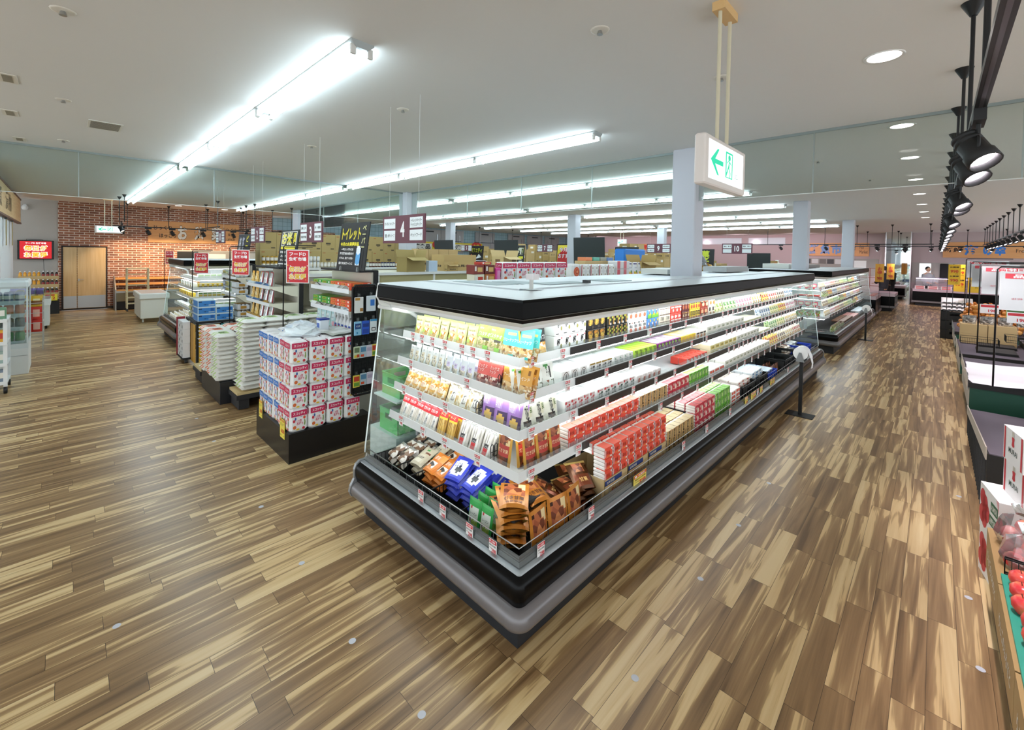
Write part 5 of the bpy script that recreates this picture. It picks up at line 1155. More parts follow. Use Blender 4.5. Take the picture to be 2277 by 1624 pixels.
for r in range(3):
    for c in range(2):
        for l in range(11):
            if c == 1 and l < 9: continue
            (SKG if r == 0 else SKO).put((1.565 + c * .29 + R.uniform(-.012, .012), 7.05 + r * .36 + R.uniform(-.012, .012), .302 + l * .0585), R.uniform(-.06, .06), '%s printed rice sack on the low plinth, row %d, column %d, tier %d' % ('green' if r == 0 else 'orange', r + 1, c + 1, l + 1), 'rice sacks on the low plinth')
for c in range(4):
    for l in range(16):
        SKG.put((1.76 + c * .285 + R.uniform(-.014, .014), 6.64 + R.uniform(-.01, .01), .232 + l * .0585), R.uniform(-.06, .06), 'white rice sack with green print in the tall stack, column %d, tier %d' % (c + 1, l + 1), 'rice sacks in the tall stack')
def pallet(label, x0, x1, y0, y1):
    t = thing('pallet', label, 'pallet', (0, 0, 0), 0, 'black pallets'); m = C('#26272a', .6)
    b = MB(); b.box(x0, x1, y0, y1, .14, .20, m); b.build('deck', t)
    for x in (x0 + .03, (x0 + x1) / 2 - .06, x1 - .15):
        b = MB(); b.box(x, x + .12, y0 + .02, y1 - .02, 0.01, .14, m); b.build('runner', t)
    b = MB(); b.box(x0 + .01, x1 - .01, y0 + .01, y1 - .01, .2, .232, C('#cdb684', .7)); b.build('cardboard_sheet', t)
pallet('black pallet with cardboard sheet under the tall rice stack', 1.555, 2.80, 6.44, 6.845); pallet('black pallet poking out behind the low rice plinth', 1.46, 2.6, 8.07, 8.62)
endcap('end_shelf_unit', 'cream end shelf unit of gold and silver bags behind the rice', 2.08, 2.50, 6.92, 8.05, (1.06, 1.31, 1.56), 1.8, 1.82)
GB = pouch('bread_crumb_bag', 'food bag', .10, .20, .06, MIX('gold_bag', ['#e6c06a', '#c99a3c', '#f0d898', '#d9b45a'], 40), [('r', .2, .3, .8, .6, '#efe0b4'), ('r', 0, .86, 1, 1, '#e2a83c')]); SB = pouch('coffee_bag', 'coffee bag', .11, .21, .07, C('#d4d6d8', .25, .6), [('r', 0, 0, .14, 1, '#8a1f24'), ('r', .86, 0, 1, 1, '#8a1f24'), ('r', .3, .4, .7, .6, '#e6e0dc'), ('r', 0, .9, 1, 1, '#8a1f24')])
for k, z in enumerate((1.06, 1.31, 1.56)):
    for i in range(9):
        p = GB if i < 4 else SB
        p.put((2.15 + (i % 2) * .02, 7.98 - i * .115, z + .001), RZL + R.uniform(-.1, .1), '%s bag on the rice end shelf, %s from the left, %s shelf' % ('gold crumb' if i < 4 else 'silver and red coffee', nth(i), ('lower', 'middle', 'upper')[k]), '%s bags on the rice end shelf' % ('gold' if i < 4 else 'silver and red'), -.08)
# ladder frame beside it
b = MB(); cr = C('#e6e0c2', .5)
for y in (6.2, 6.42): b.cyl((2.62, y, .02), (2.62, y, 1.42), .016, cr, 6)
for z in (.3, .6, .9, 1.2): b.cyl((2.62, 6.2, z), (2.62, 6.42, z), .01, cr, 6)
b.tube([(2.62, 6.2, 1.42), (2.62, 6.23, 1.46), (2.62, 6.39, 1.46), (2.62, 6.42, 1.42)], .016, cr, 6)
tag(b.build('step_ladder'), 'cream step ladder frame between the rice shelf and the bag boxes', 'ladder')
# ------------------------------------------------------------------ beer
t = thing('display_table', 'black open table under the blue beer cartons', 'table')
b = MB(); b.box(1.62, 2.23, 9.32, 10.25, .765, .80, M_MATTB); b.build('tabletop', t)
for x in (1.63, 2.19):
    for y in (9.33, 10.2):
        b = MB(); b.box(x, x + .035, y, y + .035, 0, .765, M_MATTB); b.build('leg', t)
b = MB(); b.box(1.66, 1.98, 9.335, 9.34, .05, .74, C('#e2b23a', .5)); b.text('春のキャンペーン', (1.82, 9.333, .66), X3, Z3, .28, .05, C('#2a2a2a', .5), .03); b.rect((1.82, 9.334, .36), X3, Z3, .2, .3, C('#c9702c', .5)); b.box(2.0, 2.36, 9.335, 9.34, .3, .74, C('#3a8a94', .5)); b.text('一番', (2.18, 9.333, .6), X3, Z3, .16, .1, C('#d9eef0', .5), .03); b.build('front_poster', t)
b = MB()
for i in range(4): b.box(1.625, 1.63, 9.40 + i * .2, 9.58 + i * .2, .05, .74, C('#d9a53a' if i % 2 == 0 else '#b98a35', .5))
b.build('side_poster', t)
def mk_bc():
    b = MB(); b.bbox(-.135, .135, 0, .38, 0, .125, C('#cfe0e6', .4), .005); b.rect((0, -.001, .06), X3, Z3, .25, .10, C('#3f86cf', .4)); b.rect((-.136, .19, .06), -Y3, Z3, .36, .10, C('#3f86cf', .4))
    b.text('一番搾り', (-.02, -.002, .045), X3, Z3, .08, .02, C('#142a5a', .5), .03); b.rect((.08, -.0018, .08), X3, Z3, .05, .05, C('#2a5fa8', .4)); b.rect((-.1, -.0018, .095), X3, Z3, .05, .02, C('#16385f', .4)); b.rect((.07, -.0018, .035), X3, Z3, .09, .015, C('#b9c6cc', .4))
    return tag(b.build('beer_carton'), 'x', 'carton')
BC = Proto(mk_bc)
for c in range(2):
    for l in range(3 - c): BC.put((1.79 + c * .275, 9.36, .802 + l * .1265), 0, 'blue beer carton on the black table, %s column, %s from below' % ('left' if c == 0 else 'right', nth(l)), 'blue beer cartons')
def mk_six(colr, top):
    def f():
        t = thing('can_pack', 'x', 'can pack'); b = MB()
        for i in range(3):
            for j in range(2):
                b.lathe([(.024, 0), (.032, .008), (.032, .108), (.026, .12), (.026, .122)], C('#c9cfd4', .3, .6), (-.066 + i * .066, .033 + j * .066, 0), 8)
        b.build('cans', t); b = MB(); b.box(-.1, .1, -.001, .133, .02, .10, C(colr, .4)); b.rect((0, -.002, .06), X3, Z3, .1, .05, C(top, .4)); b.box(-.1, .1, .0, .132, .1225, .124, C(top, .4)); b.build('sleeve', t)
        return t
    return Proto(f)
SIX = [mk_six('#4a5f94', '#d9dde4'), mk_six('#c9b45a', '#6a7a4a'), mk_six('#8fae8a', '#e2d9a0'), mk_six('#d7dade', '#b98a3c')]
sn = ['navy', 'gold', 'green', 'silver']
for i in range(4):
    for l in range(3): SIX[i % 3].put((1.66, 9.80 + i * .13 + .0, .802 + l * .125), RZL, '%s six pack of cans on the table side, %s back, %s from below' % (sn[i % 3], nth(i), nth(l)), 'six packs on the beer table') if i < 3 else None
endcap('end_shelf_unit', 'cream end shelf unit of canned beer behind the blue cartons', 2.24, 2.52, 9.36, 10.4, (.82, 1.24, 1.57), 1.8, 1.8)
for k, z in enumerate((1.24, 1.57)):
    for i in range(4):
        for l in range(2 if k == 0 else 1): SIX[(i + k) % 4].put((2.25, 10.27 - i * .22, z + .001 + l * .125), RZL, '%s six pack, %s from the left, %s layer, %s beer shelf' % (sn[(i + k) % 4], nth(i), 'upper' if l else 'lower', 'upper' if k else 'lower'), 'six packs on the beer shelf')
    for i in range(2):
        for l in range(2 if k == 0 else 1): SIX[3].put((2.345 + i * .0, 9.375 + i * .14, z + .001 + l * .125), 0, 'silver six pack facing the aisle, %s, %s layer, %s beer shelf' % ('left' if i == 0 else 'right', 'upper' if l else 'lower', 'upper' if k else 'lower'), 'silver six packs on the beer shelf')
for i in range(2):
    for l in range(2): SIX[3].put((2.37, 9.37 + i * .15, .822 + l * .125), 0, 'silver six pack beside the blue cartons, %s row, %s layer' % ('front' if i == 0 else 'rear', 'upper' if l else 'lower'), 'silver six packs beside the cartons')
# white carton tower on a dolly
t = thing('dolly', 'low wheeled dolly under the white carton tower', 'dolly')
b = MB(); b.box(1.50, 1.62, 9.75, 10.3, .07, .10, M_MATTB); b.build('platform', t)
for y in (9.82, 10.2):
    b = MB(); b.cyl((1.54, y, .035), (1.58, y, .035), .034, M_DARKG, 10); b.build('caster', t)
def mk_wc():
    b = MB(); b.bbox(-.12, .12, 0, .11, 0, .13, C('#e3e4e6', .5), .004); b.rect((.06, -.001, .04), X3, Z3, .05, .05, C('#3a3a44', .5)); b.rect((-.06, -.001, .09), X3, Z3, .08, .03, C('#b9bcc4', .5)); return tag(b.build('water_carton'), 'x', 'carton')
WC = Proto(mk_wc)
for c in range(2):
    for l in range(5): WC.put((1.505, 9.90 + c * .26, .102 + l * .1315), RZL, 'white bottled drink carton on the dolly, %s stack, %s from below' % ('near' if c == 0 else 'far', nth(l)), 'white cartons on the dolly')
b = MB(); b.box(1.49, 1.62, 10.30, 10.33, .07, .8, C('#9a2430', .5)); tag(b.build('advert_panel'), 'dark red advert panel at the far side of the white cartons', 'panel')
# ------------------------------------------------------------------ chilled drinks island further left
CASE3 = showcase(1.72, 11.55, 13.6, 10.6, 'third island refrigerator with drinks and dairy, beyond the beer', [(2.2, 2.26, 11.8, 11.86, 1.85, 1.98, M_OFFW)])
PR['bottle'] = None
def mk_drink(colr, lab, cap):
    def f():
        t = thing('drink_bottle', 'x', 'bottle'); b = MB(); b.lathe([(.02, 0), (.03, .006), (.031, .10), (.026, .13), (.013, .15), (.013, .165)], C(colr, .2), n=8); b.lathe([(.0315, .03), (.0315, .10)], C(lab, .4), n=8); b.build('bottle', t)
        b = MB(); b.lathe([(.016, .16), (.016, .185), (.001, .187)], C(cap, .4), n=8); b.build('cap', t); return t
    return Proto(f)
DW, DY, DO, DD, DG = mk_drink('#e6dcc6', '#efe6cf', '#f4f4f2'), mk_drink('#e8e0c0', '#d9b84a', '#f2f2ee'), mk_drink('#eaa02c', '#f2b43a', '#f2f2ee'), mk_drink('#2a1a18', '#a03a34', '#e9ecee'), mk_drink('#5a7a4a', '#3a6a4a', '#f2f2f2')
for r in range(5):
    for i in range(9):
        (DW if r > 1 else DY if r > 0 else mk_drink and DW).put((1.72 + .09 + r * .085, 13.3 - i * .19 + (r % 2) * .03, .362 + r * .02), 0, 'white capped tea bottle on the drinks deck, row %d, %s from the far end' % (r + 1, nth(i)), 'tea bottles on the drinks deck')
PR['milk'] = boxp('milk_carton', 'drink carton', .085, .085, .14, '#f2f2ec', [('r', .1, .2, .9, .6, '#d9c04a'), ('r', .1, .7, .9, .85, '#6a9a4a')], '#f6f6f2'); PR['coffee'] = boxp('coffee_pack', 'drink carton', .09, .085, .12, '#e3c23c', [('r', .1, .1, .9, .5, '#2a2a30'), ('e', .5, .75, .3, .14, '#f4efe2')], '#f0e6c0'); PR['yog'] = boxp('yogurt_pack', 'yogurt pack', .12, .1, .06, '#f1f3f0', [('r', .1, .2, .9, .8, '#b9d6a8')], '#f7f7f3'); PR['cheese'] = boxp('cheese_box', 'cheese box', .14, .1, .05, '#e8d24a', [('r', .1, .2, .5, .8, '#3a3f6a')], '#efe28a')
desc.update(milk='white and yellow milk carton', coffee='yellow and black coffee carton', yog='white yogurt pack', cheese='yellow cheese box')
for k, ky_, key, hh in ((0, 0, 'yog', 2), (1, 1, 'coffee', 1), (2, 2, 'milk', 1), (3, 3, 'yog', 2)):
    zone(k, 2.1, 3.3, key, hh, 1, 0, None, 'third island', 11.55, lv=levn[k])
zone(4, 1.9, 3.0, 'cheese', 3, 2, 0, None, 'third island', 11.55, lv='base deck', o=.1)
for k, key in enumerate(('yog', 'milk', 'coffee', 'yog')):
    p = PR[key]
    for i in range(8): p.put((1.72 + SH[k][0] + .03, 13.4 - i * .2, SH[k][1] + .015), RZL, '%s, %s from the far end, %s, third island end' % (desc[key], nth(i), levn[k]), '%ss on the third island end' % desc[key])
# ------------------------------------------------------------------ gondolas behind the islands
M_OLIVE = C('#b3aa7e', .6); M_GREYP = C('#a7a399', .6); M_BEAM = C('#b8b3a4', .5)
def gondola(label, x0, x1, y0, y1, top, beam=M_BEAM, cream=M_CREAM):
    t = thing('gondola_shelf', label, 'shelving')
    b = MB(); b.box(x0, x1, y0, y1, 0, .12, C('#8f8b80', .6)); b.build('base', t)
    b = MB(); b.box(x0, x1, (y0 + y1) / 2 - .02, (y0 + y1) / 2 + .02, .12, top, cream); b.build('spine', t)
    for z in (.45, .85, 1.2):
        b = MB(); b.box(x0, x1, y0 + .02, y1 - .02, z - .03, z, cream); b.build('shelf_board', t)
    b = MB(); b.box(x0, x1, y0, y1, top - .035, top, cream); b.box(x0, x1, y0 - .006, y0, top - .045, top + .004, beam); b.build('top_board', t)
    b = MB(); x = x0; i = 0
    while x < x1 - .1:
        L = min(1.17, x1 - x); b.box(x + .02, x + L - .02, y0 + .02, y0 + .035, top - .42, top - .045, M_GREYP if i % 3 in (0,) else M_OLIVE); b.box(x + L - .02, x + L + .02, y0, y0 + .04, .12, top - .01, beam); x += 1.17; i += 1
    b.build('fascia_panel', t)
    return t
gondola('cream gondola shelf with toilet paper along its top, behind the front island', 3.92, 10.3, 4.5, 5.5, 1.68)
gondola('cream gondola shelf behind the rice end unit', 2.62, 11.4, 6.9, 7.95, 1.74, C('#e9ebea', .4)); gondola('cream gondola shelf behind the beer end unit', 2.62, 11.0, 9.36, 10.4, 1.74, C('#e9ebea', .4))
gondola('low gondola shelf between the bag box unit and the taller shelf', 2.60, 3.82, 4.6, 5.5, 1.5)
simple_box('shelf_end_board', 'board', 'cream end board lying across the top of the toilet paper gondola', 3.84, 3.915, 4.42, 5.3, 1.62, 1.70, C('#ddd7c4', .5), .004)
for i, (y0, y1) in enumerate(((4.5, 5.5), (6.9, 7.95), (9.36, 10.4), (12.0, 13.0), (14.4, 15.4))):
    gondola('distant gondola shelf of the far bank, %s from the right' % nth(i), 12.75 if i else 13.2, 19.2 if i else 14.9, y0, y1, 1.72 if i else 1.6)
# goods on top of the near gondola
TPROW = Proto(lambda: (lambda b: (tp_mesh(b, '#cf2a5c', '#d23a4c', w=.30, h=.30), tag(b.build('toilet_paper_pack'), 'x', 'toilet paper'))[1])(MB()))
for i in range(5): TPROW.put((4.62 + i * .315, 4.54, 1.684), 0, 'large pink topped toilet paper pack on the gondola, %s from the left' % nth(i), 'large pink packs on the gondola top')
def mk_roll():
    b = MB(); w, h = .27, .26
    b.bbox(-w / 2, w / 2, 0, .22, 0, h, C('#eceae8', .3), .03)
    for x in (-.065, .065):
        for z in (.07, .19): b.disc((x, -.001, z), .055, C('#f6f5f2', .4), 12, 'y'); b.disc((x, -.002, z), .018, C('#b9a890', .6), 10, 'y')
    b.rect((-w / 2 + .012, -.0015, .13), X3, Z3, .02, .24, C('#c9303a', .4)); return tag(b.build('toilet_roll_pack'), 'x', 'toilet rolls')
ROLLP = Proto(mk_roll)
b = MB(); b.bbox(-.11, .11, 0, .22, 0, .27, C('#eceae8', .3), .03)
for k in range(4): b.disc((-.0 + .005 * k, -.0012 - k * .0004, .13), .085 - k * .02, C(('#d9502c', '#e87a4a', '#c9402a', '#f0a070')[k], .4), 14, 'y')
tag(b.build('toilet_roll_pack', None, (6.30, 4.54, 1.684)), 'white toilet roll pack printed with a big orange rose', 'toilet rolls')
for i in range(4): ROLLP.put((6.58 + i * .29, 4.54, 1.684), 0, 'clear wrapped white toilet roll pack, %s right of the orange rose pack' % nth(i), 'clear wrapped roll packs')
def mk_tis(cols):
    def f():
        b = MB(); b.bbox(-.12, .12, 0, .22, 0, .16, C('#e6e2e2', .35), .008); b.rect((-.06, -.001, .08), X3, Z3, .11, .15, C(cols, .4)); return tag(b.build('tissue_pack'), 'x', 'tissues')
    return Proto(f)
for i, cc in enumerate(('#e5606e', '#e8747e')):
    tp = mk_tis(cc)
    for l in range(2): tp.put((7.78 + i * .25, 4.54, 1.684 + l * .162), 0, 'white and pink tissue pack, %s column, %s layer, gondola top' % ('left' if i == 0 else 'right', 'upper' if l else 'lower'), 'tissue packs on the gondola')
for i, cc in enumerate(('#e88a5a', '#5fae9a', '#9a9a8c', '#6a8ac0')):
    b = MB(); b.bbox(-.11, .11, 0, .2, 0, .07, C(cc, .4), .006); tag(b.build('tissue_box', None, (7.15 + i * .26, 4.86, 2.0)), '%s tissue box lying behind the roll packs' % ('coral', 'teal', 'khaki', 'blue')[i], 'tissues')
simple_box('tissue_carton', 'carton', 'hidden support carton behind the roll packs on the gondola', 7.0, 8.1, 4.84, 5.1, 1.684, 1.998, M_CARD2)
KT = pouch('kitchen_roll_pack', 'kitchen roll', .2, .30, .12, '#efeef0', [('r', .1, .8, .9, .95, '#4a3a7a'), ('e', .3, .25, .2, .12, '#e8c23c'), ('e', .65, .2, .2, .12, '#d9482c'), ('e', .5, .35, .12, .1, '#5a9a4a')], [('キッチン', .5, .6, .5, .12, '#6a6a9a')])
for i in range(3): KT.put((8.32 + i * .22, 4.64, 1.684), 0, 'white kitchen roll pack with fruit print, %s from the left' % nth(i), 'kitchen roll packs')
def cbox(label, x, y, z, w, d, h, colr='#bfa273', txt=None, flap=0, rz=0.0, lab=None, group=None, name='cardboard_box'):
    t = thing(name, label, 'cardboard box', (x, y, z), rz, group)
    b = MB(); m = C(colr, .8)
    if flap:
        b.box(-w / 2, w / 2, -d / 2, d / 2, 0, .006, m)
        for a in ((-w / 2, w / 2, -d / 2, -d / 2 + .005), (-w / 2, w / 2, d / 2 - .005, d / 2), (-w / 2, -w / 2 + .005, -d / 2, d / 2), (w / 2 - .005, w / 2, -d / 2, d / 2)): b.box(*a, 0, h, m)
    else: b.box(-w / 2, w / 2, -d / 2, d / 2, 0, h, m)
    b.box(-w / 2, w / 2, -.02, .02, h - .0005, h + .001, C('#cbb78e', .4)) if not flap else None
    if txt: b.text(txt, (0, -d / 2 - .001, h * .3), X3, Z3, w * .6, h * .16, C('#3a3226', .7), .03); b.text(txt, (-w / 2 - .001, 0, h * .3), -Y3, Z3, d * .6, h * .16, C('#3a3226', .7), .03)
    if lab: b.rect((w * .25, -d / 2 - .001, h * .7), X3, Z3, w * .3, h * .25, C(lab, .6)); b.rect((-w / 2 - .001, 0, h * .7), Y3, Z3, d * .4, h * .2, C(lab, .6))
    b.build('carton_body', t)
    if flap:
        b = MB(); f = flap
        b.add([(-w / 2, -d / 2, h), (w / 2, -d / 2, h), (w / 2 - .02, -d / 2 - f, h - f * .4), (-w / 2 + .02, -d / 2 - f, h - f * .4)], [(0, 1, 2, 3)], m); b.add([(w / 2, -d / 2, h), (w / 2, d / 2, h), (w / 2 + f * .3, d / 2, h + f), (w / 2 + f * .3, -d / 2, h + f)], [(0, 1, 2, 3)], m)
        b.add([(-w / 2, d / 2, h), (w / 2, d / 2, h), (w / 2, d / 2 + f * .3, h + f), (-w / 2, d / 2 + f * .3, h + f)], [(0, 1, 2, 3)], m); b.build('flap', t)
    return t
cbox('open tan carton with brown side on the kitchen paper gondola, left of the pillar', 9.05, 4.75, 1.684, .62, .36, .30, '#b99c62', 'クッキングペーパー', .16)
simple_box('tarp_stack', 'tarp', 'bright blue tarpaulin covered stack left of the square pillar', 9.1, 10.1, 5.2, 5.48, 1.684, 2.28, C('#2f7fd6', .4), .03)
# coffee and mask boxes, pink sanitary packs left of the pink toilet paper
for i, (x, z, colr, lb) in enumerate(((4.03, 1.684, '#e8e2cc', 'yellow and cream heat pad box, lower left, gondola top'), (4.24, 1.684, '#b9703a', 'brown heat pad box, lower right, gondola top'), (4.02, 1.815, '#8a3a34', 'maroon eye mask box, upper left, gondola top'), (4.23, 1.815, '#6d2a22', 'dark brown eye mask box, upper right, gondola top'), (4.16, 1.946, '#cf4434', 'red flat box on top of the heat pad boxes'))):
    b = MB(); h_ = .128 if i < 4 else .04; b.bbox(-.095, .095, 0, .16, 0, h_, C(colr, .4), .004); b.rect((.02, -.001, h_ * .5), X3, Z3, .09, h_ * .5, C('#d9b46a' if i != 0 else '#c9402c', .4)); b.rect((-.06, -.001, h_ * .6), X3, Z3, .03, h_ * .5, C('#f0ece6', .4))
    tag(b.build('heat_pad_box', None, (x, 4.55, z)), lb, 'box')
for i in range(3):
    b = MB(); b.bbox(-.045, .045, 0, .2, 0, .22, C(('#d9479a', '#3a2a6a', '#e58abf')[i], .35), .012); b.rect((0, -.001, .11), X3, Z3, .06, .14, C(('#e89ac8', '#d9479a', '#c9a4d9')[i], .4)); tag(b.build('sanitary_pack', None, (4.375 + i * .0, 4.52 + i * .22, 1.684)), '%s sanitary pack left of the big toilet paper, %s row' % (('pink', 'navy', 'light pink')[i], ('front', 'middle', 'rear')[i]), 'pack')
# goods on the rice gondola top
cbox('open tan carton standing on the shelf behind, below aisle sign 4', 4.54, 7.06, 1.742, .44, .28, .27, '#a3905a', None, .14, .15)
simple_box('mask_box', 'box', 'white and blue mask box beside the open tan carton', 4.86, 5.06, 6.94, 7.04, 1.742, 1.95, C('#b9cbe0', .4), .004)
cbox('big sealed tan carton lying on the shelf right of the mask box', 5.75, 7.3, 1.742, .85, .42, .33, '#c0a26c', '商品見本', 0)
cbox('small open tan carton in front of the big sealed carton', 5.42, 6.98, 1.742, .26, .12, .13, '#b99c66', '商品見本', .06)
for i in range(4): cbox('tall tan carton in the row left of the leaning black board, %s from the left' % nth(i), 5.22 + i * .26, 7.78, 1.742, .25, .25, .44, '#bfa473', '天然水', 0, 0, None, 'tall tan cartons')
cbox('open cream carton behind the pink toilet paper packs', 7.2, 7.25, 1.742, .5, .36, .3, '#cbb382', None, .15, .1, '#7a5a3a')
# canned goods and carton wall on the beer gondola
CANS = [('#b98f2c', 'gold'), ('#d9dce0', 'silver'), ('#c9c4b4', 'cream'), ('#2f7f9a', 'teal'), ('#8aa0a8', 'grey blue'), ('#5a2a1a', 'brown'), ('#232a5a', 'navy'), ('#b8803a', 'amber')]
def mk_can(colr):
    def f():
        b = MB(); b.lathe([(.026, 0), (.033, .006), (.033, .108), (.027, .12), (.024, .118), (.001, .118)], C(colr, .3, .4), n=8); b.lathe([(.0335, .03), (.0335, .09)], C('#e9e6e0', .4), n=8); return tag(b.build('drink_can'), 'x', 'can')
    return Proto(f)
cp = [mk_can(c) for c, _ in CANS]
x = 2.72; i = 0
for k, cnt in enumerate((5, 10, 5, 4, 6, 4, 5, 6)):
    for j in range(cnt):
        for l in range(2 if k < 2 else 1): cp[k].put((x, 9.42, 1.742 + l * .121), 0, '%s can on the long shelf behind, %s of its colour from the left%s' % (CANS[k][1], nth(j), '' if k > 1 else (', upper' if l else ', lower')), '%s cans on the long shelf' % CANS[k][1])
        x += .075
def mk_cart(w, d, h, lab):
    def f():
        b = MB(); b.box(-w / 2, w / 2, 0, d, 0, h, C('#b7a06a', .8)); b.rect((0, -.001, h * .45), X3, Z3, w * .35, h * .1, C('#4a4030', .7)); b.rect((0, -.0012, h * .36), X3, Z3, w * .25, h * .04, C('#7a6c4c', .7)); b.rect((w * .3, -.001, h * .12), X3, Z3, w * .25, h * .08, C('#6a5c40', .7)); b.rect((-w * .3, -.001, h * .88), X3, Z3, w * .2, h * .04, C('#b0623a', .7)); return tag(b.build('cardboard_box'), 'x', 'cardboard box')
    return Proto(f)
CW = mk_cart(.30, .3, .36, 1)
for c in range(11):
    for l in range(2): CW.put((2.9 + c * .305 + R.uniform(-.004, .004), 9.75, 1.742 + l * .362), R.uniform(-.01, .01), 'tan carton in the wall of boxes behind the cans, column %d from left, tier %d' % (c + 1, l + 1), 'wall of tan cartons')
# boards seen from behind
for i, (x, y, z, w, h, lb, rz) in enumerate(((10.75, 7.3, 1.72, 1.08, .92, 'largest black board seen from behind, in the middle', 0), (10.0, 9.98, 1.78, 1.08, .78, 'middle sized black board seen from behind', 0), (9.4, 12.5, 1.86, 1.08, .70, 'smallest leaning black board right of the aisle sign 4', 0), (15.2, 4.0, 1.78, .66, .50, 'black board right of the aisle sign 10', 0))):
    popboard(lb, (x, y, z), -RZL, w, h, -.06, '#1f2627', (), False)
# boards on the far bank, facing us
popboard('red and yellow monthly special board in the middle distance', (12.85, 9.75, 1.735), RZL, .95, .78, -.1, '#1c1c1e', [('r', .04, .04, .96, .96, '#f0dc3c'), ('p', ((.06, .06), (.96, .06), (.96, .5), (.4, .8), (.06, .5)), '#d42a2c'), ('o', '今月の', .42, .74, .6, .22, '#ffffff', '#c42a2c'), ('o', 'おすすめ品', .5, .44, .8, .22, '#ffffff', '#c42a2c')])
popboard('black board with yellow top pick lettering in the middle distance', (12.85, 7.32, 1.735), RZL, .86, .68, -.1, '#1a1c1e', [('t', 'イチオシ', .46, .78, .7, .26, '#e8b83a', .04), ('t', '今月のお買得商品', .48, .5, .76, .15, '#dfe03a', .04), ('r', .08, .1, .92, .34, '#d9dcd9')])
popboard('black and lime board for cup noodles in the distance', (12.85, 12.3, 1.735), RZL, .86, .74, -.1, '#1a1c1e', [('o', 'カップ麺', .5, .68, .84, .4, '#f2f2ee', '#a8b43a'), ('r', .06, .26, .94, .4, '#e6e23a'), ('r', .1, .08, .9, .16, '#d9dcd9')])
popboard('black board with lime splashes left of aisle sign 7', (12.85, 14.8, 1.735), RZL, .95, .72, -.1, '#16181a', [('t', 'バラエティ', .5, .72, .8, .3, '#c9d43a', .03), ('r', .12, .2, .5, .3, '#e8ece8'), ('p', ((.5, .2), (.9, .3), (.7, .5)), '#dfe6ea'), ('p', ((.1, .38), (.26, .38), (.18, .5)), '#d9502c')])
popboard('black board with lime character right of the square pillar', (13.3, 4.95, 1.615), RZL, .5, .75, -.1, '#16181a', [('t', '菓\n子', .5, .66, .5, .56, '#d4e03a', .04), ('r', .2, .12, .8, .26, '#d4e03a')])
# far bank goods
rr = random.Random(8)
n_ = 0
for gi, (y, x0, x1) in enumerate(((4.75, 13.6, 14.7), (7.2, 13.1, 18.5), (9.7, 13.1, 18.5), (12.3, 13.1, 18.5), (14.7, 13.1, 18.5))):
    x = x0; k = 0
    while x < x1:
        w = rr.uniform(.35, .6); h = rr.uniform(.25, .42)
        for l in range(1 if gi == 0 else rr.choice((1, 2, 2))):
            cbox('tan carton on the far gondola %s from the right, stack %d, tier %d' % (nth(gi), k + 1, l + 1), x + w / 2, y + .3, (1.602 if gi == 0 else 1.722) + l * (h + .001), w, .4, h, rr.choice(('#b89c66', '#c2a674', '#ad915c')), rr.choice(('北海道', '天然水', 'お茶', None)), 0, 0, rr.choice((None, None, '#e8e4da')), 'tan cartons on the far gondolas')
        x += w + .03; k += 1
# crinkled silver and brown sacks at the near right end of the far gondola
for i, (x, y, z, m, lb) in enumerate(((11.9, 4.7, 1.92, '#dfe3e4', 'white crinkled snack sack'), (12.3, 4.7, 1.9, '#8f9294', 'grey crinkled snack sack'), (12.62, 4.72, 1.62, '#8f9294', 'lower grey crinkled snack sack'), (12.98, 4.72, 1.62, '#a3782c', 'amber crinkled snack sack'))):
    crumple('snack_sack', 'sack', lb + ' near the square pillar', x, y, z, .2, .18, .3, C(m, .25, .3), None, i + 20)
t = gondola('low brown shelf below the crinkled sacks right of the square pillar', 10.6, 13.15, 4.5, 5.3, 1.61)
cbox('brown picture carton under the crinkled sacks', 12.0, 4.75, 1.612, .62, .4, .28, '#9a7a4c', None, 0, 0, '#c9b48a')
cbox('flat tan carton with orange stripe, right of the far black board', 15.9, 3.95, 1.78, .95, .4, .26, '#c0a060', '産地直送', 0, 0, '#d9703a')
simple_box('counter_shelf', 'shelf', 'cream counter shelf carrying the orange striped carton', 14.6, 18.6, 3.7, 4.3, .02, 1.775, M_CREAM, .01)
DSB = mk_drink('#f0ead8', '#e8b43a', '#f4f4f2')
for i in range(2): DSB.put((16.65 + i * .2, 3.85, 1.777), 0, '%s sauce bottle with orange label beside the striped carton' % ('left' if i == 0 else 'right'), 'sauce bottles', scale=(1.7, 1.7, 1.6))
# rear wall fittings: frozen food banners
for i, x in enumerate((11.6, 14.6, 17.6)):
    t = thing('wall_banner', 'yellow frozen food banner on the rear wall, %s from the left' % nth(i), 'banner', (x, WALL_Y + .9, 2.25), 0, 'frozen food banners')
    b = MB(); b.box(-1.4, 1.4, 0, .02, 0, .5, C('#ecd02c', .5)); b.build('panel', t)
    b = MB(); b.rect((-.4, -.002, .22), X3, Z3, 1.7, .36, C('#f6f4ee', .5)); b.text('冷凍食品', (-.4, -.004, .22), X3, Z3, 1.5, .30, C('#1a1a1a', .5), .04); b.disc((.9, -.003, .34), .42, C('#e03a2c', .5), 16, 'y', .26); b.text('お得', (.9, -.005, .34), X3, Z3, .5, .2, C('#f6e23c', .5), .03); b.build('lettering', t)
for i, x in enumerate((11.2, 12.1, 13.0, 13.9)):
    for l in range(2): cbox('tan carton on the freezer tops by the rear wall, %s stack, %s' % (nth(i), 'upper' if l else 'lower'), x, 20.6, 1.62 + l * .33, .8, .5, .32, '#b59a66', None, 0, 0, '#e8e6e0', 'cartons on the freezer tops')
simple_box('freezer_cabinet', 'freezer', 'long white freezer cabinet along the rear wall', 8.0, 20.0, 20.2, 21.3, .02, 1.615, M_WHITE, .01)
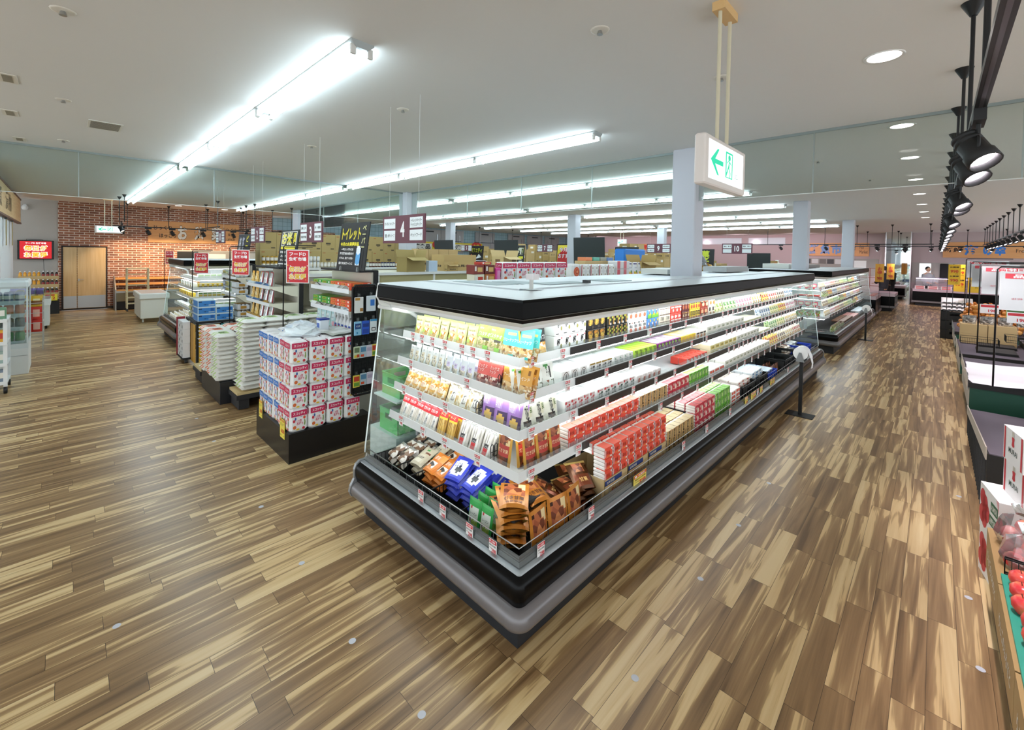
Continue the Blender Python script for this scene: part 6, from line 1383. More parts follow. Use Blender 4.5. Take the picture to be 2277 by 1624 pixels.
# far wall signs and windows
b = MB(); b.box(FAR_X - .03, FAR_X, 13.4, 16.1, 2.6, 3.05, M_SIGNWOOD); b.text('青果市場', (FAR_X - .035, 14.8, 2.83), -Y3, Z3, 1.9, .34, C('#d02a24', .5), .03); tag(b.build('wall_sign'), 'distant wooden sign with red lettering on the pink wall', 'sign')
b = MB(); b.box(FAR_X - .02, FAR_X, 8.9, 11.4, 3.0, 3.4, C('#cfd6da', .2)); o = b.build('window_11'); struct(o)
b = MB(); b.box(FAR_X - .02, FAR_X, 6.5, 8.5, 3.0, 3.4, C('#cfd6da', .2)); o = b.build('window_12'); struct(o)
# ------------------------------------------------------------------ left side: brick wall fittings
t = thing('bakery_case', 'long stepped wooden bakery case along the brick wall', 'display case')
b = MB(); b.box(1.22, 5.9, 19.45, 20.25, .02, .30, M_MATTB); b.build('plinth', t)
b = MB(); b.box(1.2, 5.95, 19.4, 20.28, .30, .62, C('#8a7a5c', .5)); b.box(1.2, 5.95, 19.39, 19.42, .58, .64, M_STEEL); b.build('body', t)
for k, (y, z) in enumerate(((19.5, .64), (19.78, .84), (20.02, 1.02))):
    b = MB(); b.box(1.22, 5.93, y, y + .26, z, z + .03, C('#d9924a', .5)); b.box(1.22, 5.93, y - .008, y, z - .03, z + .05, C('#e0a45c', .5)); b.build('wooden_step', t)
for x in (1.18, 5.93):
    b = MB(); b.add([(x, 19.4, .0), (x, 20.28, .0), (x, 20.28, 1.12), (x, 20.0, 1.12), (x, 19.4, .7), (x + .03, 19.4, .0), (x + .03, 20.28, .0), (x + .03, 20.28, 1.12), (x + .03, 20.0, 1.12), (x + .03, 19.4, .7)], [(0, 1, 2, 3, 4), (9, 8, 7, 6, 5), (0, 5, 6, 1), (1, 6, 7, 2), (2, 7, 8, 3), (3, 8, 9, 4), (4, 9, 5, 0)], M_STEEL); b.build('end_panel', t)
t = thing('bread_rack', 'tall cream wheeled bread rack standing before the bakery case', 'rack')
cr = C('#d9cba4', .5)
for x in (1.44, 1.98):
    for y in (18.9, 19.2):
        b = MB(); b.box(x - .018, x + .018, y - .018, y + .018, .09, 1.42, cr); b.build('upright', t); b = MB(); b.lathe([(.001, -.02), (.045, -.018), (.045, .018), (.001, .02)], M_DARKG, (x, y, .047), 10, Vector((1, 0, 0))); b.build('caster', t)
for z in (.25, .45, .65, .86, 1.04, 1.22, 1.40):
    b = MB(); b.box(1.42, 2.0, 18.88, 19.22, z - .012, z + .012, cr); b.build('tray_rail', t)
t = thing('white_cart', 'white boxy sales cart with rounded top on the open floor at left', 'cart')
b = MB(); b.bbox(1.48, 2.08, 15.8, 17.28, .12, .66, C('#e8e6dc', .5), .01); b.build('body', t)
b = MB(); b.bbox(1.45, 2.12, 15.76, 17.32, .66, .82, C('#efeee8', .4), .02); b.box(1.5, 2.07, 15.81, 17.27, .82, .822, C('#e2c8b8', .5)); b.build('rim', t)
for x in (1.54, 2.02):
    for y in (15.88, 17.2):
        b = MB(); b.cyl((x - .015, y, .045), (x + .015, y, .045), .044, C('#c9c9c4', .5), 10); b.box(x - .012, x + .012, y - .012, y + .012, .085, .122, M_STEEL); b.build('caster', t)
# sign over the brick wall
t = thing('wall_sign', 'long wooden delicatessen sign with white brush characters on the brick wall', 'sign', (3.53, WALL_Y - .05, 2.30))
b = MB(); b.box(-1.42, 1.42, 0, .05, 0, .78, M_SIGNWOOD); b.build('board', t)
b = MB()
for ch, x, w in (('お', -.42, .30), ('惣', .12, .36), ('菜', .66, .36)):
    b.text(ch, (x, -.004, .38), X3, Z3, w * 1.06, .54, C('#7a5a3a', .6), .07); b.text(ch, (x, -.006, .38), X3, Z3, w, .50, C('#f4efe6', .5), .045)
b.text('じっくり', (-1.0, -.004, .54), X3, Z3, .52, .16, C('#2a1c14', .6), .02); b.text('ほっこり', (-.86, -.004, .26), X3, Z3, .50, .15, C('#2a1c14', .6), .02)
b.text('Side dish', (1.1, -.004, .58), X3, Z3, .46, .14, C('#2a1c14', .6)); b.text('&', (1.08, -.004, .38), X3, Z3, .08, .10, C('#2a1c14', .6)); b.text('Lunch', (1.1, -.004, .2), X3, Z3, .36, .13, C('#2a1c14', .6)); b.build('lettering', t)
# kitchen hatch in the brick wall
b = MB(); b.box(2.95, 5.9, WALL_Y - .01, WALL_Y, 1.62, 2.02, C('#8f8d88', .5)); b.box(2.95, 3.6, WALL_Y - .02, WALL_Y - .01, 1.66, 1.98, C('#1a1a1a', .5)); b.box(3.9, 4.5, WALL_Y - .02, WALL_Y - .01, 1.65, 1.9, C('#c9ccca', .4)); b.box(4.7, 5.6, WALL_Y - .02, WALL_Y - .01, 1.65, 1.95, C('#b9bcba', .4)); struct(b.build('window_13'))
b = MB(); b.box(2.9, 5.95, WALL_Y - .2, WALL_Y, 1.40, 1.62, C('#2a2522', .4)); tag(b.build('hatch_canopy'), 'dark canopy ledge below the kitchen hatch on the brick wall', 'ledge')
# TV on the grey wall
t = thing('wall_television', 'wall television showing a red and yellow shop poster', 'television', (-.61, WALL_Y - .12, 1.67), .0)
b = MB(); b.bbox(-.39, .39, 0, .06, 0, .60, C('#141416', .3), .008); b.build('casing', t)
b = MB(); b.rect((0, -.001, .3), X3, Z3, .68, .54, E('#d8242c', .75)); b.text('フードD 生鮮市場', (0, -.003, .51), X3, Z3, .44, .06, E('#ffffff', .9), .03)
for s_, z in (('毎日が', .36), ('お買得', .15)): b.text(s_, (0, -.003, z), X3, Z3, .52, .19, E('#ffffff', .9), .09); b.text(s_, (0, -.0045, z), X3, Z3, .48, .17, E('#f0c020', .9), .025)
b.build('screen', t)
b = MB(); b.tube([(-.2, .03, .60), (-.2, .03, .63), (.14, .03, .63), (.14, .03, .60)], .006, M_POST, 5); b.tube([(.16, .05, 0), (.17, .05, -.3), (.19, .05, -.42)], .005, M_POST, 5); b.box(-.3, .3, .06, .13, .2, .4, M_MATTB); b.build('bracket', t)
b = MB(); b.ell((-.84, WALL_Y - .07, 3.28), .075, .07, .085, C('#dfe2e4', .4), 12, 8); b.box(-.87, -.81, WALL_Y - .06, WALL_Y + .02, 3.3, 3.38, C('#dfe2e4', .4)); tag(b.build('wall_speaker'), 'small round white speaker high on the grey wall', 'speaker')
# juice rack
t = thing('drinks_rack', 'cardboard tier rack of juice bottles below the television', 'rack')
b = MB(); b.box(-.98, -.10, 19.52, 20.2, .0, .40, M_MATTB); b.build('base', t)
for k, z in enumerate((.62, .87, 1.12)):
    b = MB(); b.box(-.97, -.11, 19.55 + k * .1, 20.15, z - .12, z, M_CARD); b.box(-.97, -.11, 19.545 + k * .1, 19.55 + k * .1, z - .06, z + .05, M_CARD2); b.build('tier', t)
b = MB(); b.box(-.42, -.14, 19.50, 19.515, .42, .62, C('#efe03a', .5)); b.text('2', (-.22, 19.498, .50), X3, Z3, .06, .09, C('#d0302c', .5), .03); b.rect((-.3, 19.499, .59), X3, Z3, .2, .04, C('#d0302c', .5)); b.build('price_sheet', t)
for k, z in enumerate((.62, .87, 1.12)):
    for i in range(9):
        (DO if i < 5 else DD).put((-.92 + i * .095, 19.60 + k * .1, z + .001), 0, '%s juice bottle, %s from the left, %s tier under the television' % ('orange' if i < 5 else 'dark', nth(i), ('lower', 'middle', 'upper')[k]), '%s juice bottles' % ('orange' if i < 5 else 'dark'), scale=(1.15, 1.15, 1.1))
# wagon of bagged snacks
t = thing('sales_wagon', 'white wheeled wagon piled with bagged snacks at left', 'wagon', (.06, 0, 0))
b = MB(); b.box(-.98, -.32, 16.14, 17.1, .08, .60, C('#e4e6e0', .5)); b.build('body', t)
b = MB(); b.box(-1.0, -.30, 16.1, 17.14, .60, .76, C('#eceee9', .45)); b.build('rim', t)
b = MB()
for x0, x1, y0, y1 in ((-1.0, -.30, 16.1, 16.105), (-.305, -.30, 16.1, 17.14)): b.box(x0, x1, y0, y1, .76, .90, M_CLEAR)
b.build('clear_guard', t)
for x in (-.9, -.38):
    for y in (16.2, 17.0):
        b = MB(); b.cyl((x - .015, y, .04), (x + .015, y, .04), .04, M_MATTB, 8); b.build('caster', t)
PR['snack'] = pouch('snack_bag', 'snack bag', .14, .2, .07, MIX('brown_snacks', ['#b98a4a', '#d9b87a', '#8a5a2c', '#e6d2a4'], 40), [('r', 0, .7, 1, 1, '#5a4a7a')], nu=5, nv=5); desc['snack'] = 'brown snack bag'
PR['snackg'] = pouch('snack_bag', 'snack bag', .14, .2, .07, '#6a9a5a', [('r', .1, .2, .8, .6, '#e3e8ee'), ('r', 0, .8, 1, 1, '#7a6ab0')], nu=5, nv=5); desc['snackg'] = 'green and lilac snack bag'
heap('snack', -.95, -.36, 16.14, 16.5, .762, 4, 2, 1, 'in the white wagon', 'brown snack bags in the wagon'); heap('snackg', -.95, -.36, 16.5, 17.0, .79, 4, 2, 1, 'behind in the white wagon', 'green snack bags in the wagon')
# basket rack of yellow and red bags
t = thing('wire_bag_rack', 'wire rack of yellow and red snack bags beside the glass cabinet', 'rack')
b = MB()
for z in (.35, .55, .75, .95): b.tube([(-.62, 12.9, z), (-.30, 12.9, z), (-.30, 13.5, z), (-.62, 13.5, z)], .006, C('#c9c9c4', .4, .5), 5, True)
for x in (-.62, -.30):
    for y in (12.9, 13.5): b.cyl((x, y, .0), (x, y, 1.05), .008, C('#c9c9c4', .4, .5), 5)
for i in range(12): b.cyl((-.62, 12.9 + i * .05, .35), (-.30, 12.9 + i * .05, .35), .003, C('#c9c9c4', .4, .5), 4)
b.build('wire_frame', t)
PR['yb'] = pouch('snack_bag', 'snack bag', .16, .2, .07, '#e6bf3a', [('r', .1, .2, .9, .5, '#8a5a2a'), ('r', .2, .6, .8, .8, '#f4e9b4')], nu=5, nv=5); PR['rb'] = pouch('snack_bag', 'snack bag', .16, .24, .07, '#d23a30', [('r', .2, .3, .8, .7, '#e8b4a0')], nu=5, nv=5); desc.update(yb='yellow snack bag', rb='red snack bag')
heap('yb', -.6, -.32, 12.95, 13.4, .87, 2, 3, 1, 'upper wire rack', 'yellow bags in the wire rack'); heap('rb', -.6, -.32, 12.95, 13.4, .62, 2, 3, 1, 'middle wire rack', 'red bags in the wire rack'); heap('rb', -.6, -.32, 12.95, 13.4, .36, 2, 3, 1, 'lower wire rack', 'red bags low in the wire rack')
# glass cabinet
t = thing('glass_cabinet', 'white glazed snack cabinet at the left edge', 'cabinet')
wf = C('#dfe6e6', .4)
b = MB(); b.box(-.95, -.41, 10.66, 11.5, .0, .42, C('#e6e8e6', .45)); b.box(-.94, -.42, 10.655, 10.66, .30, .305, C('#8a8f8f', .5)); b.box(-.95, -.41, 10.66, 11.5, .42, .5, C('#d9dfdf', .4)); b.build('base', t)
b = MB()
for x in (-.95, -.43):
    for y in (10.66, 11.48): b.box(x, x + .02, y, y + .02, .5, 1.5, wf)
b.bbox(-.96, -.40, 10.65, 11.51, 1.40, 1.53, wf, .03); b.build('frame', t)
b = MB(); b.box(-.93, -.43, 10.668, 10.672, .5, 1.4, GLASS('#f2fafa', .1)); b.box(-.424, -.42, 10.68, 11.48, .5, 1.4, GLASS('#f2fafa', .1)); b.build('glass_pane', t)
for z in (.52, .75, .97, 1.18):
    b = MB(); b.box(-.93, -.46, 10.76, 11.46, z - .02, z, wf); b.box(-.93, -.46, 10.75, 10.76, z - .05, z + .015, wf); b.build('shelf_board', t)
JAR = [('#3f9a3a', 'green'), ('#3f5a4a', 'dark green'), ('#d9752c', 'orange'), ('#5a6a9a', 'blue')]
for k, z in enumerate((.52, .75, .97, 1.18)):
    cc = JAR[k][0]
    jp = Proto(lambda cc=cc: (lambda b: (b.lathe([(.04, 0), (.055, .01), (.055, .14), (.04, .155), (.001, .156)], C(cc, .3), n=10), b.lathe([(.0555, .04), (.0555, .10)], C('#e6e2d6', .4) if k == 3 else C(cc, .35), n=10), tag(b.build('snack_tub'), 'x', 'tub'))[2])(MB()))
    for i in range(4): jp.put((-.87 + i * .12, 10.84, z + .001), 0, '%s snack tub, %s from the left inside the glass cabinet' % (JAR[k][1], nth(i)), '%s snack tubs' % JAR[k][1])
    for i in range(3): cbox('small tan packet box on the cabinet shelf, %s level, %s row' % (('bottom', 'lower', 'upper', 'top')[k], nth(i)), -.52, 10.98 + i * .16, z + .001, .08, .12, .15, '#d9c07a', None, 0, 0, '#c9502c', 'packets in the glass cabinet', 'snack_packet')
# white cart shelf at the very edge
t = thing('trolley_shelf', 'white wheeled trolley shelf cut by the left picture edge', 'trolley')
for y in (9.38, 9.9):
    b = MB(); b.box(-.60, -.56, y, y + .04, .10, 1.06, M_WHITE); b.build('upright', t); b = MB(); b.lathe([(.001, -.02), (.045, -.018), (.045, .018), (.001, .02)], M_MATTB, (-.58, y + .02, .047), 10, Vector((1, 0, 0))); b.build('caster', t)
for z in (.16, .42, .72, 1.04):
    b = MB(); b.box(-.95, -.56, 9.36, 9.96, z - .02, z, M_WHITE); b.box(-.95, -.565, 9.355, 9.36, z - .03, z + .02, M_WHITE); b.build('shelf_board', t)
for k, (z, cc) in enumerate(((.16, '#7a8a9a'), (.42, '#9ab0a8'), (.72, '#e2a92c'), (1.04, '#6f9a7a'))):
    for i in range(3):
        b = MB(); b.bbox(-.05, .05, 0, .08, 0, .18, C(cc, .4), .01); b.rect((0, -.001, .1), X3, Z3, .07, .08, C('#e9e6dc' if k != 2 else '#c9402c', .4))
        tag(b.build('food_packet', None, (-.62 - i * .12, 9.40, z + .001)), '%s packet on the trolley shelf, %s from the right' % (('grey', 'pale green', 'yellow', 'green')[k], nth(i)), 'packet')
# hanging wooden fascia sign at left
t = thing('fascia_sign', 'long pale wooden sign hanging along the left wall', 'sign')
b = MB(); b.box(-.95, -.90, 11.5, 19.7, 2.78, 3.44, M_OAKX); b.build('board', t)
b = MB(); b.box(-.97, -.885, 11.5, 19.72, 3.44, 3.48, C('#6b4f42', .6)); b.box(-.97, -.885, 11.5, 19.72, 2.74, 2.78, C('#6b4f42', .6)); b.build('edge_trim', t)
b = MB(); b.text('漬物', (-.897, 15.6, 3.12), -Y3 * -1, Z3, 1.6, .42, C('#7d6a4c', .6), .02); b.text('佃煮', (-.897, 13.2, 3.12), Y3, Z3, 1.6, .42, C('#7d6a4c', .6), .02); b.build('lettering', t)
b = MB(); b.box(-.95, -.93, 18.6, 18.64, 3.48, CEIL, M_STEEL); b.box(-.95, -.93, 13, 13.04, 3.48, CEIL, M_STEEL); b.build('hanger', t)
for i, y in enumerate((15.3, 17.0)):
    b = MB(); b.box(-.925, -.915, y - .07, y + .07, 2.10, 2.70, C('#a89668', .7)); b.box(-.94, -.9, y - .09, y + .09, 2.70, 2.73, M_DARKG); tag(b.build('hanging_strip'), 'narrow tan hanging strip under the wooden sign, %s' % ('nearer' if i == 0 else 'farther'), 'strip', 'hanging strips')
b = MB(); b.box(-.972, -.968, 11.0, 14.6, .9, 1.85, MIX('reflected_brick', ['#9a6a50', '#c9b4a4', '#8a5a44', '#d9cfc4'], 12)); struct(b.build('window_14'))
# ------------------------------------------------------------------ produce tables on the right
M_GREEN = C('#1d4a3a', .45); M_FELT = C('#5d5660', .9); M_TBL = C('#191919', .5)
def table(label, x0, x1, y0, y1, h, green=True, step=None):
    t = thing('produce_table', label, 'produce table')
    b = MB(); b.box(x0 + .06, x1 - .04, y0 + .02, y1 - .06, .0, h - .36, M_TBL); b.build('plinth', t)
    b = MB()
    if green:
        n = max(1, int((y1 - y0) / .55))
        for i in range(n): b.box(x0, x0 + .02, y1 - (i + 1) * (y1 - y0) / n + .004, y1 - i * (y1 - y0) / n - .004, h - .36, h - .07, M_GREEN)
        m = max(1, int((x1 - x0) / .6))
        for i in range(m): b.box(x0 + i * (x1 - x0) / m + .004, x0 + (i + 1) * (x1 - x0) / m - .004, y1 - .02, y1, h - .36, h - .07, C('#a99f94', .5))
    else:
        b.box(x0, x1, y0, y1, h - .5, h - .07, M_TBL)
    b.build('side_panel', t)
    b = MB(); b.box(x0 - .01, x1, y0, y1 + .01, h - .07, h - .005, M_TBL); b.box(x0 + .01, x1 - .02, y0, y1 - .01, h - .005, h, M_FELT); b.build('tray_top', t)
    if step:
        b = MB(); b.box(x0 + .03, x1 - .02, y0, y0 + step[0], h, h + step[1], M_TBL); b.box(x0 + .03, x1 - .02, y0, y0 + step[0], h + step[1], h + step[1] + .004, C('#6a626c', .8)); b.build('riser', t)
    b = MB(); b.box(x0 + .0, x1, y1 + .012, y1 + .016, h - .1, h + .06, GLASS('#e9e6e0', .7, .1)); b.build('clear_guard', t)
    return t
t = thing('produce_table', 'sloping black felt topped display behind the white apple cartons', 'produce table')
def slope(b, x0, x1, y0, y1, z0, z1, th, m):
    v = [(x0, y0, z0), (x1, y0, z1), (x1, y1, z1), (x0, y1, z0)]; w = [(p[0], p[1], p[2] - th) for p in v]
    b.add(v + w, [(0, 1, 2, 3), (7, 6, 5, 4), (3, 2, 6, 7), (0, 3, 7, 4), (1, 5, 6, 2), (0, 4, 5, 1)], m)
b = MB(); v = [(5.14, 0), (7.85, 0), (7.85, .27), (5.14, .575)]
b.add([(x, y, z) for y in (-1.6, -.33) for x, z in v], [(0, 1, 2, 3), (7, 6, 5, 4), (0, 3, 7, 4), (1, 5, 6, 2), (3, 2, 6, 7)], M_TBL)
for i in range(24): b.cyl((5.2 + i * .11, -.325, .01), (5.2 + i * .11, -.325, .54 - i * .0125), .006, M_DARKG, 4)
b.build('mesh_body', t)
b = MB(); slope(b, 5.13, 7.86, -1.6, -.34, .585, .28, .008, M_FELT); b.build('felt_top', t)
b = MB(); slope(b, 5.5, 7.86, -1.6, -.85, .70, .43, .16, C('#6a626c', .8)); b.build('riser', t)
b = MB(); slope(b, 5.13, 7.86, -.328, -.320, .63, .325, .10, C('#b3a99c', .6)); b.build('edge_guard', t)
table('dark green produce table covered with a white sheet', 8.05, 10.1, -2.2, -.34, .58, True, (.9, .2))
table('dark green produce table with black trays on it', 11.0, 13.1, -2.2, -.34, .50, True, (1.0, .1))
table('far dark green produce table under the onion bags', 14.0, 16.2, -2.2, -.34, .55, True)
# white sheet
b = MB(); rr = random.Random(2); nu, nv = 14, 12; vs = []
for j in range(nv + 1):
    for i in range(nu + 1):
        u, v = i / nu, j / nv; x = 8.025 + u * 1.5; y = -.345 - v * 1.75
        z = .592 + (.0 if v < .38 else .205 if v > .46 else .205 * (v - .38) / .08) + rr.uniform(0, .016) + (.03 * math.sin(u * 9 + v * 5) ** 2)
        if i == 0: z -= .035
        vs.append((x + (.0 if 0 < i < nu else rr.uniform(-.03, .02)), y + (0 if 0 < j < nv else rr.uniform(-.03, .03)), z))
b.add(vs, [(j * (nu + 1) + i, (j + 1) * (nu + 1) + i, (j + 1) * (nu + 1) + i + 1, j * (nu + 1) + i + 1) for j in range(nv) for i in range(nu)], C('#eceaf0', .6), True)
tag(b.build('cover_sheet'), 'white crumpled cloth sheet spread over the green produce table', 'sheet')
for i, (x, y) in enumerate(((11.6, -.8), (11.7, -1.4), (12.4, -.85))):
    b = MB(); b.box(x - .3, x + .3, y - .24, y + .24, .504 + (.1 if y < -1.15 else 0), .54 + (.1 if y < -1.15 else 0), M_TBL); b.box(x - .29, x + .29, y - .23, y + .23, .54 + (.1 if y < -1.15 else 0), .542 + (.1 if y < -1.15 else 0), C('#2a2a2c', .6)); tag(b.build('black_tray'), 'shallow black tray on the green table, %s' % ('nearest', 'right hand', 'behind')[i], 'tray', 'shallow black trays')
for i, (x, y) in enumerate(((12.0, -.62), (12.0, -1.2))): wire_basket(y - .25, y + .25, x, x + .35, .55 if i == 0 else .65, .12, 'black wire basket on the black trays, %s' % ('left' if i == 0 else 'right'), 'wire baskets on the trays')
# tan cartons and bagged mushrooms
for i in range(2):
    for l in range(2): cbox('plain tan carton behind the black trays, %s stack, %s' % ('left' if i == 0 else 'right', 'upper' if l else 'lower'), 12.75, -.56 - i * .38, .502 + l * .19, .4, .37, .188, '#c4a878', None, 0, 0, None, 'plain tan cartons on the produce table')
PR['mush'] = pouch('mushroom_bag', 'mushroom bag', .2, .16, .12, MIX('mushroom_mix', ['#8a8078', '#b9b0a6', '#5a524c', '#d6d0c8'], 30), [('r', .2, .7, .8, 1, FILM)], nu=6, nv=5); desc['mush'] = 'bagged mushroom pack'
for i in range(4): PR['mush'].put((12.7, -.5 - i * .24, .885), RZL, 'bagged mushroom pack on the tan cartons, %s from the left' % nth(i), 'mushroom packs')
PR['onion'] = None
ON = C('#d08a3c', .35)
def mk_onion():
    t = thing('onion_net', 'x', 'onion net'); b = MB(); rr = random.Random(4)
    for i in range(7): b.ell((rr.uniform(-.09, .09), rr.uniform(-.07, .07), .05 + rr.uniform(0, .06)), .052, .052, .048, C(('#d08a3c', '#dd9c52', '#c67e34')[i % 3], .35), 8, 5)
    b.build('onions', t); b = MB(); b.cyl((0, 0, .11), (0, 0, .16), .012, C('#c9772c', .5), 6, .03); b.build('net_tie', t); return t
OB = Proto(mk_onion); k = 0
for l in range(6):
    for j in range(5 - l // 2):
        for i in range(3 - l // 3):
            OB.put((14.2 + i * .26 + l * .05, -.50 - j * .25 - l * .03, .555 + l * .095), R.uniform(-1, 1), 'net of orange onions in the heap, layer %d, %s row, %s back' % (l + 1, nth(j), nth(i)), 'onion nets in the heap')
# daikon crate tower
t = thing('crate_tower', 'tower of black crates under the bagged white radishes', 'crate tower')
for l in range(3):
    b = MB(); crate_mesh(b, .8, .6, .24, M_TBL); o = b.build('crate', t, (17.3, -.72, .002 + l * .25))
PR['daikon'] = pouch('radish_bag', 'radish bag', .12, .4, .09, '#efe9ea', [('r', 0, .8, 1, 1, '#e2dee2')], nu=6, nv=6); desc['daikon'] = 'bagged white radish'
for l in range(3):
    for i in range(6): PR['daikon'].put((17.05 + l * .06, -.18 - i * .1, 0.78 + l * .095), RZL, 'bagged white radish on the crate tower, %s from the left, layer %d' % (nth(i), l + 1), 'bagged radishes', -1.25)
# cartons and apples at the right edge
def fruitbox(label, x, y, z, w, d, h, rz, kind):
    t = thing('fruit_carton', label, 'fruit carton', (x, y, z), rz); m = C('#ecebea', .5)
    b = MB(); b.box(-w / 2, w / 2, -d / 2, d / 2, 0, h, m); b.build('carton_body', t)
    b = MB(); n = d / 2 + .001; rd = C('#c8323e', .5)
    if kind == 'apple':
        for (u, v) in ((-.2, .62), (-.33, .70), (-.22, .28), (-.36, .34), (-.1, .45)): b.add([(u * -1 * w + .055 * math.cos(2 * PI * i / 12) * .9, n, v * h + .062 * math.sin(2 * PI * i / 12)) for i in range(12)], [tuple(range(12))], rd)
        for s_, u, v in (('AOMORI', -.28, .72), ('APPLES', -.22, .42)):
            b.rect((u * w, n, v * h), -X3, Z3, w * .36, h * .22, C('#2f6a4a', .5)); b.text(s_, (u * w, n + .001, v * h), -X3, Z3, w * .3, h * .13, C('#e6e9e2', .5), .02)
        b.add([(-w / 2, n, h * .75), (-w / 2, n, h), (-w * .36, n, h)], [(0, 1, 2)], C('#e9a9ae', .5))
        b.text('青森県産', (-w / 2 - .001, -.0, h * .66), -Y3, Z3, d * .62, h * .26, C('#2f4a40', .5), .03); b.rect((-w / 2 - .001, 0, h * .46), -Y3, Z3, d * .74, h * .03, rd); b.text('サンふじ', (-w / 2 - .001, -.02, h * .26), -Y3, Z3, d * .5, h * .2, C('#2f4a40', .5), .02)
        b.text('りんご\n青森', (0.05, 0, h + .001), -X3, -Y3, w * .3, d * .3, C('#d98a92', .5), .01)
    else:
        for u in (-.42, .42): b.rect((u * w, n, h * .5), -X3, Z3, w * .08, h * .96, rd)
        b.text('MURAI', (0, n, h * .38), -X3, Z3, w * .42, h * .16, C('#2f4a40', .5), .01); b.add([(.03 * math.cos(2 * PI * i / 8) * (1 if i % 2 else .5), n, h * .68 + .035 * math.sin(2 * PI * i / 8)) for i in range(8)], [tuple(range(8))], rd); b.rect((0, n + .0005, h * .9), X3, Z3, w * .1, h * .16, C('#c9c4b8', .5))
        b.rect((-w / 2 - .001, 0, h * .5), Y3, Z3, d * .9, h * .8, C('#e2b3b4', .5)); b.text('りんご', (0, 0, h + .001), -X3, -Y3, w * .4, d * .3, C('#d98a92', .5), .01)
    b.build('printing', t)
    return t
fruitbox('lower white apple carton standing on the floor at the right edge', 4.29, -.51, .0, .33, .44, .30, .19, 'apple')
fruitbox('upper white apple carton stacked on the lower one at the right edge', 4.28, -.506, .301, .33, .44, .30, .19, 'apple')
fruitbox('lower white carton with red side bars, on the apple cartons', 4.235, -.515, .602, .30, .26, .215, .22, 'murai'); fruitbox('upper white carton with red side bars, topmost at the right edge', 4.225, -.507, .818, .31, .26, .215, .187, 'murai')
t = thing('apple_stand', 'low stand of brown cartons holding loose apples at the right edge', 'fruit stand')
for i, x0 in enumerate((2.0, 2.67, 3.34)):
    b = MB(); b.box(x0, x0 + .66, -.90, -.30, .0, .22, M_TBL); b.build('black_crate', t)
    b = MB(); b.box(x0, x0 + .66, -.90, -.27, .222, .46, M_CARD3); b.text('りんごのふるさと', (x0 + .33, -.269, .34), -X3, Z3, .46, .07, C('#e2ddd0', .6), .02); b.build('brown_carton', t)
b = MB(); b.box(2.02, 3.42, -.88, -.285, .462, .478, C('#2f9a84', .5)); b.build('green_liner', t)
AP = MIX('apple_skin', ['#e8b45a', '#e2604e', '#c8323a', '#d9484a'], 9, .25, 'noise')
def mk_apple():
    t = thing('apple', 'x', 'apple'); b = MB()
    b.lathe([(.0, .008), (.02, .0), (.036, .012), (.046, .040), (.042, .066), (.024, .082), (.010, .079), (.0, .072)], AP, n=14); b.build('fruit', t)
    b = MB(); b.cyl((0, 0, .072), (.006, .003, .096), .0018, C('#4a3322', .7), 5); b.build('stem', t); return t
APP = Proto(mk_apple); k = 0
for r in range(11):
    for c in range(4):
        APP.put((2.12 + r * .12, -.345 - c * .115, .479), R.uniform(0, 6), 'loose red apple on the green liner, %s from the near end, %s column' % (nth(r), nth(c)), 'loose apples on the green liner', R.uniform(-.3, .3))
def mk_abag():
    t = thing('apple_bag', 'x', 'apple bag'); b = MB()
    for i, (x, y, z) in enumerate(((-.05, -.05, .045), (.05, -.05, .045), (-.05, .05, .045), (.05, .05, .045), (0, 0, .12))): b.ell((x, y, z), .047, .047, .043, AP, 10, 6)
    b.build('apples', t); b = MB(); rr = random.Random(3); vs = []; nu = 10
    for j, (rad, z) in enumerate(((.11, .0), (.125, .06), (.10, .14), (.04, .185), (.06, .23))):
        for i in range(nu): a = 2 * PI * i / nu; q = rad * (1 + rr.uniform(-.08, .08)); vs.append((q * math.cos(a), q * math.sin(a), z + rr.uniform(0, .01)))
    b.add(vs, [(j * nu + i, j * nu + (i + 1) % nu, (j + 1) * nu + (i + 1) % nu, (j + 1) * nu + i) for j in range(4) for i in range(nu)], GLASS('#fbfdfd', .25, .08)); b.build('clear_bag', t); return t
ABG = Proto(mk_abag)
for i in range(3):
    for j in range(2): ABG.put((3.575 + j * .27, -.41 - i * .27, .462), R.uniform(0, 2), 'clear bag of red apples beside the white cartons, %s row, %s' % (nth(i), 'front' if j == 0 else 'behind'), 'bagged apples')
wire_basket(-.60, -.30, 3.44, 3.46, .462, .09, 'dark wire divider between the loose and bagged apples')
